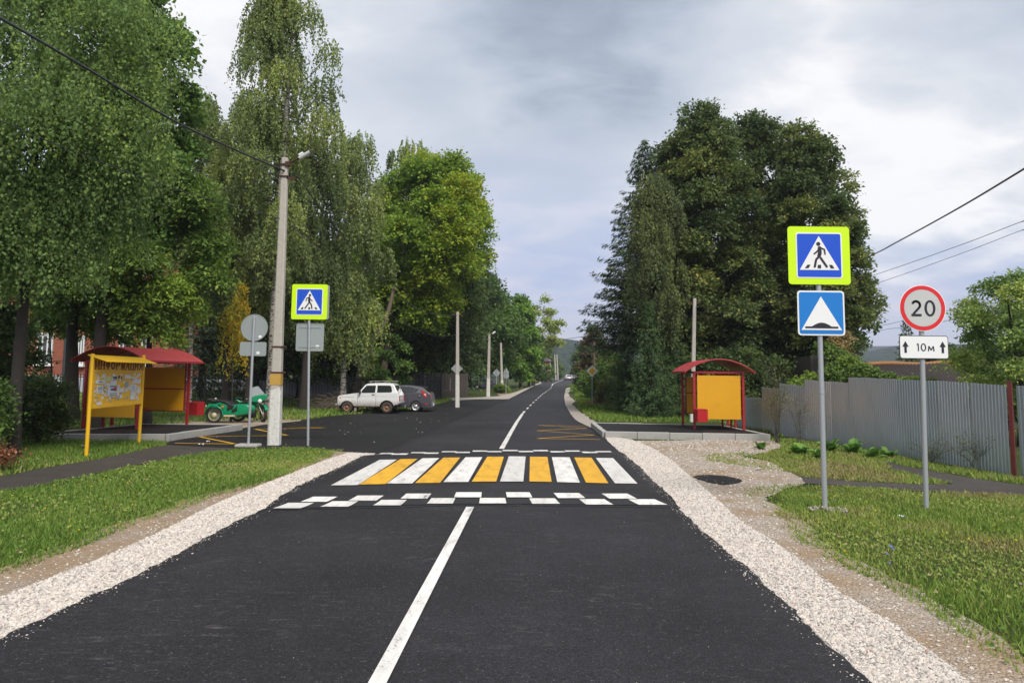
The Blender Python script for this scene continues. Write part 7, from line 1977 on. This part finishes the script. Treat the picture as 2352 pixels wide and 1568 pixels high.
sp_ = MB(); sp_.tube([T((870, 670), .55), T((1030, 770), .55)], .05, 8); sp_.tube([T((820, 640), .7), T((1040, 760), .7)], .04, 8); sp_.build('rear_mudguard', M_GREEN, o)
hb_ = MB(); hb_.tube([T((1265, 655), .28), T((1360, 640), .36), T((1470, 660), .62), T((1360, 640), .90), T((1270, 650), .98)], .013, 6); hb_.build('handlebar', M_CHROME, o)
MB().cbox(T((1278, 545), .20), (.11, .03, .055)).build('mirror', M_BLACKP, o, bevel=.012); MB().tube([T((1278, 560), .2), T((1350, 640), .34)], .006, 5).build('mirror_stem', M_BLACKP, o)
MB().cbox(T((1760, 380), .92), (.09, .03, .05)).build('mirror', M_BLACKP, o, bevel=.012)
fk = MB(); cxw, _ = Q((1800, 0))
fk.tube([T((1560, 760), .52), (cxw - .02, .28, .32)], .022, 7); fk.tube([T((1600, 760), .70), (cxw + .03, .44, .32)], .022, 7); fk.build('fork', M_GALV, o)
fm = arcstrip(cxw, .315, .35, 25, 150, -.08, .08); ff = fm.build('front_mudguard', M_GREEN, o)
ff.data.transform(Matrix.Translation((cxw, .35, 0)) @ Matrix.Rotation(R(-52), 4, 'Z') @ Matrix.Translation((-cxw, 0, 0))); s_ = ff.modifiers.new('t', 'SOLIDIFY'); s_.thickness = .012
# fairing: faceted shell seen three-quarter
fa = [(1375, 645), (1560, 545), (1790, 505), (1850, 515), (1885, 590), (1790, 700), (1630, 752), (1400, 742)]
m = MB(); V = [(Q(p)[0], .28 + .30 * (Q(p)[0] - Q((1375, 0))[0]), Q(p)[1]) for p in fa] + [(Q(p)[0] - .06, .42 + .42 * (Q(p)[0] - Q((1375, 0))[0]), Q(p)[1]) for p in fa]
n = len(fa); m.add(V, [tuple(range(n))[::-1], tuple(range(n, 2 * n))] + [(i, (i + 1) % n, n + (i + 1) % n, n + i) for i in range(n)]); m.build('fairing', M_GREEN, o, bevel=.02)
mw, N, b = new_mat('clear_plastic'); b.inputs['Base Color'].default_value = (0.62, 0.66, 0.70, 1); b.inputs['Roughness'].default_value = .15; b.inputs['Alpha'].default_value = .50
ws = [(1372, 345), (1400, 318), (1560, 268), (1608, 266), (1790, 498), (1560, 540), (1412, 610)]
m = MB(); V = [(Q(p)[0], .30 + .30 * (Q(p)[0] - Q((1375, 0))[0]) - .10 * (Q(p)[1] - .95), Q(p)[1]) for p in ws]; V += [(a, b2 + .006, c) for a, b2, c in V]
n = len(ws); m.add(V, [tuple(range(n))[::-1], tuple(range(n, 2 * n))] + [(i, (i + 1) % n, n + (i + 1) % n, n + i) for i in range(n)]); m.build('windshield', mw, o)
x, z = Q((1690, 715)); m = MB(); m.lathe([(.001, -.055), (.05, -.05), (.078, -.03), (.085, 0)], 20); m.build('headlight', M_LAMPGLASS, o, loc=(x, .30, z), rot=(0, 0, R(25)))
m = MB(); m.lathe([(.085, 0), (.088, .01), (.06, .12), (.001, .14)], 20); m.build('headlight_shell', M_BLACKP, o, loc=(x, .30, z), rot=(0, 0, R(25)))
x, z = Q((1790, 795)); MB().lathe([(.001, -.03), (.025, -.025), (.025, .03), (.001, .03)], 10).build('indicator', M_CREAM, o, loc=(x, .26, z))
